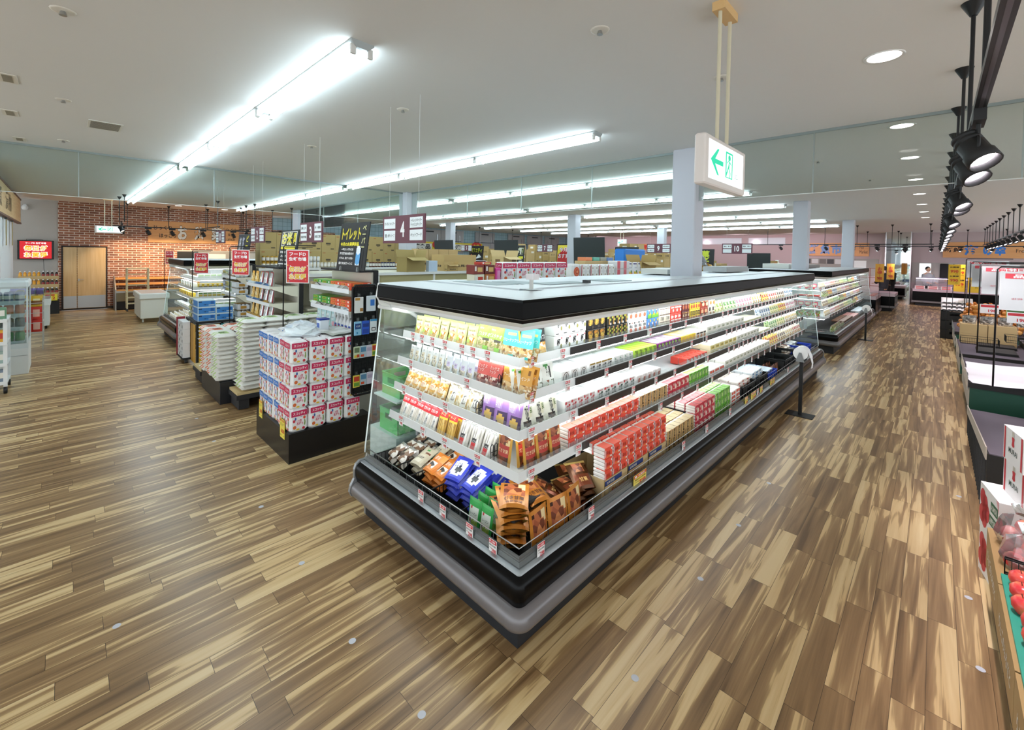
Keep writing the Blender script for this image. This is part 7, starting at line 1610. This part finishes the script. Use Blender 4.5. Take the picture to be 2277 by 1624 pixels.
# hanging price banners on black hoops
def banner(label, x, y, zb, ztop, w, h, name_, base):
    t = thing('price_banner', label, 'price banner', (x, y, 0), 0, 'price banners above the produce')
    b = MB(); b.tube([(0, 0, zb), (0, 0, ztop - .03), (0, -.03, ztop), (0, -w - .1, ztop)], .009, M_POST, 6); b.build('hoop_pole', t)
    b = MB(); z0 = ztop - .05 - h; b.box(-.004, 0, -w - .04, -.02, z0, ztop - .05, GLASS('#dcdce0', .9, .1)); b.build('plastic_sleeve', t)
    b = MB(); b.box(.001, .004, -w - .03, -.03, z0 + .01, ztop - .06, C('#b9b7bb', .5)); cy = -w / 2 - .03; zc = z0 + h / 2; q = -.006
    b.rect((q, cy, z0 + h * .88), Y3, Z3, w * .9, h * .13, C('#c8424e', .5)); b.text('毎日特価品', (q - .001, cy, z0 + h * .88), Y3, Z3, w * .7, h * .1, C('#efe9ea', .5), .03)
    b.text(name_, (q, cy - w * .05, z0 + h * .6), Y3, Z3, w * .5, h * .16, C('#4a484c', .6), .03); b.text('円', (q, cy - w * .2, z0 + h * .12), Y3, Z3, w * .1, h * .08, C('#5a585c', .6)); b.text(base, (q, cy - w * .3, z0 + h * .3), Y3, Z3, w * .34, h * .26, C('#c8424e', .5), .03); b.text('税抜', (q, cy + w * .3, z0 + h * .3), Y3, Z3, w * .14, h * .05, C('#b0606a', .5)); b.build('price_sheet', t)
    return t
banner('nearest translucent price banner, over the white sheet table', 7.45, -.50, .68, 2.06, .62, .44, 'きゃべつ', '198'); banner('second price banner from the right edge', 10.2, -.50, .66, 2.10, .62, .44, 'はくさい', '98'); banner('third price banner, over the black trays', 12.98, -.50, .66, 2.12, .62, .46, 'にんじん', '78'); banner('farthest price banner over the onions', 15.5, -.52, .55, 2.2, .66, .42, 'じゃがいも', '128')
for i, (x, y, p) in enumerate(((16.6, -.24, '990'), (17.1, -.36, '139'), (16.9, -.62, '139'))):
    t = thing('yellow_price_banner', 'yellow price banner on a thin pole beyond the onions, %s from the left' % nth(i), 'price banner', (x, y, 0), RZL, 'yellow price banners')
    b = MB(); b.cyl((-.02, .01, .0), (-.02, .01, 2.06), .007, M_POST, 5); b.build('pole', t)
    b = MB(); b.box(-.01, .22, 0, .006, 1.30 if i else 1.5, 2.04, C('#f0c232', .5))
    for z in ((1.82, 1.5) if i else (1.86, 1.62)): b.text(p, (.105, -.002, z), X3, Z3, .15, .08, C('#d0402c', .5), .03); b.text('お買得', (.105, -.002, z + .11), X3, Z3, .17, .04, C('#4a3420', .5), .03); b.text('円', (.15, -.002, z - .07), X3, Z3, .04, .03, C('#4a3420', .5))
    b.build('price_sheet', t)
for i, (x, y, cc) in enumerate(((12.2, -1.1, '#f0eff0'), (12.97, -1.15, '#b9d9a0'), (14.05, -.85, '#e9e8ea'))):
    b = MB(); b.cyl((0, 0, .505), (0, 0, 1.0), .004, M_CLEAR, 5); b.box(-.005, .005, -.14, .14, 1.0, 1.2, C(cc, .5)); b.rect((-.006, 0, 1.16), -Y3, Z3, .26, .05, C('#c8323e' if i != 1 else '#4a7a3a', .5)); b.text('198', (-.007, -.04, 1.06), -Y3, Z3, .12, .06, C('#c8323e', .5), .03); tag(b.build('price_stand', None, (x, y, 0)), '%s upright price stand among the produce, %s' % (('white', 'green', 'second white')[i], ('near the trays', 'by the cartons', 'by the onions')[i]), 'price stand')
# meat wall case behind the produce on the far right
def counter(label, x0, x1, y0, y1, h, face, goods, zlight=True):
    t = thing('counter_case', label, 'counter case')
    b = MB(); b.box(x0 + .15, x1 - .15, y0 + .1, y1 - .1, 0, .14, M_KICK); b.build('kick_plinth', t)
    b = MB(); b.box(x0, x1, y0, y1, .24, h - .12, M_GLOSSB); b.box(x0 - .03, x1 + .03, y0 - .03, y1 + .03, .16, .24, M_BUMP); b.build('body', t)
    b = MB(); b.box(x0, x1, y0, y1, h - .12, h, C('#c9b4bc', .35, .3)); b.build('deck_rim', t)
    return t
counter('black meat counter end beyond the second island', 20.6, 22.6, 1.55, 2.6, .80, 0, 0)
counter('pink lit low counter in front of the mirrored column', 23.9, 25.8, 1.2, 3.2, .75, 0, 0)
t = counter('long black seafood counter along the far wall', 28.6, 29.6, -5.0, .80, .80, 0, 0)
t = thing('wall_cooler', 'open wall cooler of packed meat behind the produce on the right', 'cooler')
b = MB(); b.box(18.5, 28.2, -3.0, -2.1, .0, .5, M_GLOSSB); b.build('body', t)
b = MB(); b.box(18.5, 28.2, -3.05, -2.9, .5, 1.9, M_INNER); b.build('back_panel', t)
for z in (.75, 1.05, 1.35):
    b = MB(); b.box(18.5, 28.2, -2.9, -2.35, z - .02, z, M_WHITE); b.box(18.5, 28.2, -2.352, -2.345, z - .03, z + .03, C('#efe6ea', .4)); b.build('shelf', t)
b = MB(); b.box(18.5, 28.2, -2.9, -2.4, 1.85, 1.95, C('#d9ccd2', .4)); b.box(18.5, 28.2, -2.5, -2.45, 1.83, 1.85, E('#ffe6f2', 8)); b.build('canopy', t)
PR['meat'] = boxp('meat_pack', 'meat pack', .24, .16, .06, '#efe6e2', [('r', .1, .15, .9, .85, '#d9777a')], MEAT, r=.01); desc['meat'] = 'pink meat pack'
for k, z in enumerate((.5, .75, 1.05, 1.35)):
    for i in range(16): PR['meat'].put((18.8 + i * .58, -2.5, z + .001), PI, 'pink meat pack in the wall cooler, %s from the near end, level %d' % (nth(i), k + 1), 'meat packs in the wall cooler', scale=(1.6, 1, 1.6))
for i in range(9):
    for l in range(2): PR['meat'].put((28.64, .55 - i * .45, .802 + l * .075), RZL, 'pink meat pack on the seafood counter, %s from the left, %s' % (nth(i), 'upper' if l else 'lower'), 'packs on the seafood counter', scale=(1.5, 1, 1.2))
b = MB(); b.box(28.9, 28.93, -3.5, .7, .95, 1.32, GLASS('#f4eaf0', .2)); b.box(28.9, 29.3, -3.5, .7, 1.32, 1.34, C('#8a84a8', .3)); b.box(28.95, 28.99, -3.5, .7, 1.29, 1.31, E('#fff0f6', 8)); tag(b.build('sneeze_guard'), 'clear sneeze guard with lit edge over the seafood counter', 'glass guard')
# packs on the meat counter and pink counter
for i in range(5): PR['ham'].put((20.9 + i * .32, 1.62, .802), 0, 'pink sliced ham pack on the black meat counter, %s from the left' % nth(i), 'ham packs on the meat counter')
# far wall signs
t = thing('wall_sign', 'wooden seafood sign with big blue characters on the far wall at right', 'sign', (FAR_X - .06, -2.3, 2.33), RZL)
b = MB(); b.box(-2.1, 2.6, 0, .05, 0, .74, M_SIGNWOOD); b.build('board', t)
b = MB(); bl = C('#2f82d8', .5)
for ch, x, w in (('海', -1.15, .48), ('の', -.62, .30), ('幸', -.24, .36)): b.text(ch, (x, -.004, .37), X3, Z3, w, .50, bl, .05)
b.text('新鮮', (-1.75, -.004, .37), X3, Z3, .62, .22, C('#3a2a20', .6), .02); b.text('Fresh Seafood', (.75, -.004, .34), X3, Z3, 1.0, .16, C('#3a2a20', .6)); b.build('lettering', t)
t = thing('wall_sign', 'wooden fish market sign with pale blue characters behind the pillar', 'sign', (FAR_X - .06, 4.05, 2.34), RZL)
b = MB(); b.box(-1.45, 1.45, 0, .05, 0, .72, M_SIGNWOOD); b.build('board', t)
b = MB()
for i, ch in enumerate('鮮魚市場'): b.text(ch, (-1.0 + i * .52, -.004, .37), X3, Z3, .46, .56, C('#6a98d0', .5), .05)
b.text('Fish\nMarket', (1.22, -.004, .36), X3, Z3, .34, .44, C('#3a2a20', .6)); b.build('lettering', t)
# mirrored column, kitchen hatch
MIR = C('#e6ebea', .03, 1.0)
b = MB(); b.box(28.9, 29.9, .92, 1.86, 0, CEIL, MIR); b.box(28.88, 28.9, .90, .94, 0, CEIL, M_STEEL); b.box(28.88, 28.9, 1.84, 1.88, 0, CEIL, M_STEEL); o = b.build('pillar_mirrored'); struct(o)
b = MB(); b.box(FAR_X - .02, FAR_X - .005, -5.5, .90, 1.05, 2.06, C('#a9a6a0', .5)); b.box(FAR_X - .03, FAR_X - .02, .2, .62, 1.3, 2.02, E('#f2f6fa', .9)); b.box(FAR_X - .03, FAR_X - .02, -.75, -.3, 1.15, 1.95, C('#c9a97a', .6)); struct(b.build('window_15'))
simple_box('apron', 'apron', 'black apron hanging in the kitchen hatch on the far wall', FAR_X - .12, FAR_X - .04, -.42, -.12, 1.3, 2.03, C('#151517', .8), .03)
b = MB(); b.box(FAR_X - .03, FAR_X - .005, 2.2, 5.6, 1.3, 2.2, C('#9a978f', .5)); b.box(FAR_X - .04, FAR_X - .03, 2.7, 3.3, 1.35, 2.1, C('#e9f2ee', .5))
for i in range(6): b.box(FAR_X - .05, FAR_X - .03, 3.4 + i * .36, 3.7 + i * .36, 1.9, 2.15, C(('#6a6660', '#c9ccca', '#3a3a3a')[i % 3], .5))
struct(b.build('window_16'))
# small people in the distance
def person(label, loc, rz, shirt, legs, hair, pose=0):
    b = MB(); skin = C('#d9ac8c', .6); sh = C(shirt, .8)
    V = [(0, 0, .86), (0, 0, 1.05), (0, 0, 1.28), (0, 0, 1.42), (0, -.01, 1.50), (.17, 0, 1.39), (-.17, 0, 1.39), (.23, -.03, 1.14), (-.23, -.03, 1.14), (.17, -.22, 1.02), (-.17, -.22, 1.02), (.14, -.30, 1.01), (-.14, -.30, 1.01), (.09, 0, .80), (-.09, 0, .80), (.10, -.01, .46), (-.10, -.01, .46), (.10, .02, .08), (-.10, .02, .08), (.10, -.12, .05), (-.10, -.12, .05)]
    Eg = [(0, 1), (1, 2), (2, 3), (3, 4), (3, 5), (3, 6), (5, 7), (6, 8), (7, 9), (8, 10), (9, 11), (10, 12), (0, 13), (0, 14), (13, 15), (14, 16), (15, 17), (16, 18), (17, 19), (18, 20)]
    RD = [.14, .125, .14, .10, .055, .075, .075, .055, .055, .04, .04, .035, .035, .095, .095, .06, .06, .042, .042, .035, .035]
    me = bpy.data.meshes.new('person'); me.from_pydata(V, Eg, [])
    o = bpy.data.objects.new('person', me); COL.objects.link(o)
    md = o.modifiers.new('skin', 'SKIN'); o.modifiers.new('sub', 'SUBSURF').render_levels = 1
    for i, r_ in enumerate(RD): o.data.skin_vertices[0].data[i].radius = (r_, r_ * .8)
    o.data.skin_vertices[0].data[0].use_root = True
    me.materials.append(skin)
    o.location = loc; o.rotation_euler = (0, 0, rz); o.scale = (1.06, 1.06, 1.06); tag(o, label, 'person')
    # head with face, one piece with the neck line
    b = MB(); b.ell((0, -.015, 1.63), .078, .095, .115, skin, 14, 10); b.ell((0, -.112, 1.615), .012, .02, .02, skin, 6, 4)
    for x in (-.03, .03): b.ell((x, -.098, 1.64), .012, .008, .008, C('#2a1c16', .4), 6, 4)
    for x in (-.08, .08): b.ell((x, 0, 1.625), .012, .022, .032, skin, 6, 4)
    b.ell((0, -.10, 1.572), .022, .008, .007, C('#a8605a', .5), 6, 4); b.build('head', o)
    b = MB(); b.ell((0, .015, 1.665), .09, .10, .105, C(hair, .7), 12, 8); b.build('hair', o)
    b = MB(); b.lathe([(.155, .88), (.165, 1.0), (.175, 1.2), (.19, 1.36), (.12, 1.44), (.065, 1.47)], sh, n=14)
    for sx in (-1, 1): b.tube([(sx * .17, 0, 1.39), (sx * .235, -.03, 1.14), (sx * .18, -.19, 1.03)], .07, sh, 8)
    b.build('shirt', o)
    b = MB(); b.lathe([(.16, .95), (.16, .82), (.12, .78)], C(legs, .8), n=12)
    for sx in (-1, 1): b.tube([(sx * .09, 0, .82), (sx * .10, -.01, .46), (sx * .10, .02, .06)], .085, C(legs, .8), 8)
    b.build('trousers', o)
    for sx in (-1, 1):
        for k in range(5):
            b = MB(); a = (k - 2) * .018; b.tube([(sx * .14 + a * .7, -.31, 1.01), (sx * .14 + a, -.355, .995 - abs(k - 2) * .003), (sx * .14 + a, -.385 + (.02 if k in (0, 4) else 0), .975)], .009, skin, 6); b.build('finger', o)
    return o
person('distant person in a dark jacket behind the pink lit counter', (26.4, 1.73, 0), 2.6, '#1b1b20', '#232328', '#17120f')
person('distant person in a grey top in the kitchen hatch', (29.78, .30, 0), -.9, '#a9b0b4', '#2a2c30', '#17120f')
# roll cage near the dark jacket
b = MB()
for y in (1.9, 2.3, 2.7): b.cyl((27.2, y, .0), (27.2, y, 1.75), .014, C('#8a4a3a', .5), 5)
for z in (.5, .9, 1.3, 1.74): b.cyl((27.2, 1.9, z), (27.2, 2.7, z), .012, C('#8a4a3a', .5), 5)
tag(b.build('roll_cage'), 'rust coloured roll cage frame near the far wall', 'cage')
for i, (x, y) in enumerate(((20.3, 1.45), (23.7, 1.35))):
    b = MB(); b.cyl((0, 0, 0), (0, 0, 2.0), .006, M_POST, 5); b.box(-.004, .004, -.12, .12, 1.35, 2.0, C('#e8a83a', .5)); b.text('お\n得', (-.006, 0, 1.75), -Y3, Z3, .14, .26, C('#c8402c', .5), .03); b.text('98', (-.006, 0, 1.48), -Y3, Z3, .14, .12, C('#c8402c', .5), .03)
    tag(b.build('yellow_price_banner', None, (x, y, 0)), 'narrow orange price banner %s' % ('at the end of the second island' if i == 0 else 'near the mirrored column'), 'price banner')
# ------------------------------------------------------------------ floor dots
def mk_dot():
    b = MB(); b.disc((0, 0, .0012), .019, C('#c9cdd6', .4), 16); return tag(b.build('floor_marker'), 'x', 'floor marker')
DOT = Proto(mk_dot)
for i, (x, y) in enumerate(((.82, .82), (1.13, 1.62), (1.08, 2.2), (1.11, 3.0), (.36, .36), (1.12, 3.9), (1.14, 5.6), (.2, 3.2), (-.05, 2.2), (1.55, .96), (1.98, 1.02), (2.9, 1.05), (3.7, 1.06), (4.6, 1.07), (2.1, .1), (1.14, 6.5), (1.13, 7.4), (3.95, -.2), (5.6, -.2), (3.3, -.22), (2.6, -.22))):
    DOT.put((x, y, 0), 0, 'small pale round floor marker, %s' % ('%s from the island corner' % nth(i)), 'round floor markers')
# ------------------------------------------------------------------ exit signs
def exitsign(label, c, rz, w, h, d=.10, zrod=None):
    t = thing('exit_sign', label, 'exit sign', c, rz)
    b = MB(); b.bbox(-w / 2, w / 2, -d / 2, d / 2, 0, h, C('#e2dcd8', .4), .008); b.build('housing', t)
    b = MB(); f = -d / 2 - .001; g = E('#16b48a', .75, '#16b48a')
    b.rect((0, f, h * .52), X3, Z3, w * .86, h * .78, E('#f2fbff', 1.15)); f -= .001
    b.add([(x * w, f, z * h) for x, z in ((-.39, .52), (-.24, .78), (-.20, .78), (-.29, .56), (-.10, .56), (-.10, .46), (-.29, .46), (-.20, .24), (-.24, .24))], [(0, 1, 2, 3), (0, 3, 4, 5, 6), (0, 6, 7, 8)], g)
    b.rect((.03, f, .54 * h), X3, Z3, w * .18, h * .56, g); b.rect((.03, f - .0005, .53 * h), X3, Z3, w * .13, h * .50, E('#f2fbff', 1.15))
    q = f - .001
    b.add([(.03 + .022 * math.cos(2 * PI * i / 10) * h / .27, q, .70 * h + .018 * math.sin(2 * PI * i / 10) * h / .27) for i in range(10)], [tuple(range(10))], g)
    for a in (((.03, .66), (.035, .66), (.03, .48), (.005, .48)), ((.02, .64), (.0, .56), (-.008, .58), (.01, .65)), ((.035, .63), (.065, .57), (.06, .55), (.03, .60)), ((.01, .49), (.028, .48), (.05, .38), (.04, .36)), ((.04, .38), (.05, .38), (.045, .28), (.033, .28)), ((.005, .49), (.02, .49), (.005, .38), (-.01, .38)), ((-.012, .39), (.004, .39), (-.012, .30), (-.025, .31))):
        b.add([(x * w / .65, q, z * h) for x, z in a], [(0, 1, 2, 3)], g)
    b.text('非常口', (.15 * w / .65, q, .36 * h), X3, Z3, .05 * w / .65, .03, C('#2a8a6a', .5)); b.text('EXIT', (.15 * w / .65, q, .28 * h), X3, Z3, .045 * w / .65, .02, C('#2a8a6a', .5))
    b.build('lit_face', t)
    b = MB()
    for x in (-.09, .07): b.cyl((x, 0, h), (x, 0, CEIL - c[2] - .04), .011, C('#cfc8ae', .5), 8)
    b.box(-.12, .10, -.035, .035, CEIL - c[2] - .05, CEIL - c[2], C('#d8b27a', .5)); b.build('hanger', t)
    return t
exitsign('large lit green exit sign with arrow hanging in front of the pillar', (2.71, .925, 2.50), 0, .67, .27, .06)
exitsign('small lit exit sign with arrow hanging before the brick wall', (.95, 18.0, 2.52), 0, .62, .22)
exitsign('distant lit exit sign hanging over the far gondolas', (20, 11.6, 2.62), RZL, .5, .36)
# ------------------------------------------------------------------ spotlight tracks
M_TRK = C('#2a2a2d', .35, .5)
def track(label, p0, p1, z, poles, group='black spotlight tracks'):
    t = thing('light_track', label, 'light track', (0, 0, 0), 0, group)
    p0 = Vector((*p0, z)); p1 = Vector((*p1, z)); d = (p1 - p0).normalized(); s = Vector((-d.y, d.x, 0))
    b = MB(); a = s * .018
    q = [p0 - a + Z3 * .0, p0 + a, p0 + a + Z3 * .032, p0 - a + Z3 * .032]; r = [v + (p1 - p0) for v in q]
    b.add(q + r, [(0, 1, 2, 3), (7, 6, 5, 4), (0, 4, 5, 1), (1, 5, 6, 2), (2, 6, 7, 3), (3, 7, 4, 0)], M_TRK);
    g = s * .006; b.add([p0 - g - Z3 * .001, p0 + g - Z3 * .001, p1 + g - Z3 * .001, p1 - g - Z3 * .001], [(0, 1, 2, 3)], C('#6f6a70', .3, .8)); b.build('rail', t)
    for x, y in poles:
        b = MB(); b.cyl((x, y, z + .03), (x, y, CEIL - .05), .010, M_POST, 8); b.build('drop_rod', t)
        b = MB(); b.cyl((x, y, CEIL - .075), (x, y, CEIL), .016, M_POST, 12, .055); b.build('ceiling_cup', t)
    return t
M_SPOTG = {'w': E('#fff2fa', 30.0), 'o': E('#ffe2b8', 18.0)}
def mk_spot(kind):
    def f():
        t = thing('spotlight', 'x', 'spotlight')
        b = MB(); b.box(-.09, .09, -.02, .02, -.05, 0, M_MATTB); b.cyl((0, 0, -.05), (0, 0, -.10), .008, M_MATTB, 6); b.build('adapter', t)
        b = MB(); b.tube([(-.058, 0, -.20), (-.062, 0, -.12), (0, 0, -.10), (.062, 0, -.12), (.058, 0, -.20)], .006, M_MATTB, 5); b.build('yoke', t)
        b = MB(); ax = Vector((-.44, -.40, -.80)).normalized(); c = Vector((.03, .04, -.10))
        b.lathe([(.001, 0), (.05, 0), (.05, .012), (.044, .014), (.044, .022), (.05, .024), (.05, .036), (.044, .038), (.044, .046), (.05, .048), (.05, .10), (.056, .11), (.058, .16), (.052, .16), (.046, .125)], M_MATTB, c, 16, ax); b.build('lamp_body', t)
        b = MB(); q = ax.to_track_quat('Z', 'Y'); pts = [c + ax * .13 + q @ Vector((.046 * math.cos(2 * PI * i / 16), .046 * math.sin(2 * PI * i / 16), 0)) for i in range(16)]; b.add(pts, [tuple(range(16))], M_SPOTG[kind]); b.build('lens', t)
        b = MB(); b.tube([(.02, .02, -.05), (.09, .04, -.09), (.085, .03, -.16), (.05, .03, -.18)], .004, M_MATTB, 5); b.build('cable', t)
        return t
    return Proto(f)
SPW, SPO = mk_spot('w'), mk_spot('o')
def spotlamp(loc, aim, power, colr, size=1.0, blend=.6, rad=.045):
    ld = bpy.data.lights.new('spot_beam', 'SPOT'); ld.energy = power; ld.color = colr; ld.spot_size = size; ld.spot_blend = blend; ld.shadow_soft_size = rad
    o = bpy.data.objects.new('spot_beam', ld); COL.objects.link(o); o.location = loc
    o.rotation_euler = (Vector(aim) - Vector(loc)).to_track_quat('-Z', 'Y').to_euler()
    return o
track('long black spotlight track over the produce, nearest the camera', (1.2, -.11), (27.7, -.11), 2.73, [(2.4 + 1.165 * i, -.11) for i in range(22)])
xs = [2.68, 3.18, 4.75, 5.15, 7.1, 8.6, 10.0, 11.6, 13.2, 15.0, 17.0, 19.0, 21.0, 23.5]
for i, x in enumerate(xs):
    SPW.put((x, -.11, 2.73), .0, 'black spotlight on the near produce track, %s from the camera' % nth(i), 'spotlights on the near track', scale=(.95, .95, .95))
    spotlamp((x - .08, -.2, 2.48), (x - .1, -1.1, .6), SPOT_W, (1, .88, .93), 1.5)
track('second black spotlight track further right', (12, -1.43), (28, -1.43), 2.86, [(14.0 + 1.2 * i, -1.43) for i in range(12)])
for i in range(10):
    x = 14.6 + i * 1.25; SPW.put((x, -1.43, 2.86), .1, 'black spotlight on the second produce track, %s from the near end' % nth(i), 'spotlights on the second track')
    if i % 2 == 0: spotlamp((x, -1.5, 2.6), (x, -2.6, .9), SPOT_W * 1.3, (1, .84, .92), 1.5)
track('cross track of black spotlights before the fish market sign', (23.0, .1), (23.0, 7.0), 2.76, [(23.0, .2 + 1.1 * i) for i in range(6)])
for i in range(6):
    SPW.put((23.0, .9 + i * .85, 2.76), RZL + PI, 'black spotlight on the cross track, %s from the right' % nth(i), 'spotlights on the cross track')
    if i % 2 == 0: spotlamp((23.1, .9 + i * .85, 2.5), (26.5, .9 + i * .85, .8), SPOT_W * 1.6, (1, .80, .90), 1.4)
track('far cross track of spotlights under the seafood sign', (27.9, -5), (27.9, 4), 2.80, [(27.9, -4.4 + 1.15 * i) for i in range(7)])
for i in range(8):
    SPW.put((27.9, -3.6 + i * .95, 2.80), RZL, 'black spotlight on the far cross track, %s from the right' % nth(i), 'spotlights on the far track')
    if i % 3 == 0: spotlamp((27.8, -3.6 + i * .95, 2.6), (28.9, -3.6 + i * .95, .9), SPOT_W * 1.6, (1, .80, .90), 1.6)
track('black spotlight track along the brick wall', (1.1, 19.2), (5.8, 19.2), 2.78, [(1.45, 19.0), (2.55, 19.2), (3.68, 19.2), (4.85, 19.3)], 'black spotlight tracks by the brick wall')
track('short black spotlight track left before the brick wall', (1.1, 16.0), (1.2, 17.6), 2.78, [(1.17, 16.1), (1.12, 16.9)], 'black spotlight tracks by the brick wall')
track('long cross track beyond the beer shelves', (3.27, 15.5), (3.27, 18.4), 2.76, [(3.27, 15.7), (3.27, 17.3)], 'black spotlight tracks by the brick wall')
track('another cross track of spotlights behind the aisle sign 2', (4.3, 15.4), (4.3, 18.4), 2.76, [(4.25, 15.6), (4.21, 16.4), (4.31, 17.4)], 'black spotlight tracks by the brick wall')
track('cross track of spotlights left of the pillar', (5.45, 15.6), (5.45, 18.6), 2.76, [(5.49, 16.0), (5.36, 17.56)], 'black spotlight tracks by the brick wall')
for i, (x, y, rz) in enumerate(((1.32, 19.2, PI), (2.0, 19.2, PI), (2.65, 19.2, PI), (3.55, 19.2, PI), (4.5, 19.2, PI), (1.15, 16.6, PI / 2), (4.3, 16.6, PI / 2), (5.45, 17.0, PI / 2))):
    SPO.put((x, y, 2.78 if y != 16.6 or x < 2 else 2.76), rz, 'black spotlight near the brick wall, %s' % nth(i), 'spotlights near the brick wall')
    if i < 5: spotlamp((x, 19.3, 2.55), (x + .2, 20.3, 1.0), SPOT_W * .9, (1, .72, .45), 1.9)
for i in range(6): track('distant drop rod spotlight bar over the rear aisles, %s' % nth(i), (13 + i * 2.6, 18.0), (14.6 + i * 2.6, 18.0), 2.7, [(13.3 + i * 2.6, 18.0), (14.3 + i * 2.6, 18.0)], 'distant spotlight bars')
# pink wash on the far wall
for i in range(5):
    spotlamp((27.6, 5.5 + i * 3.2, 3.2), (30, 5.5 + i * 3.2, 2.4), 70, (1, .72, .82), 2.2)
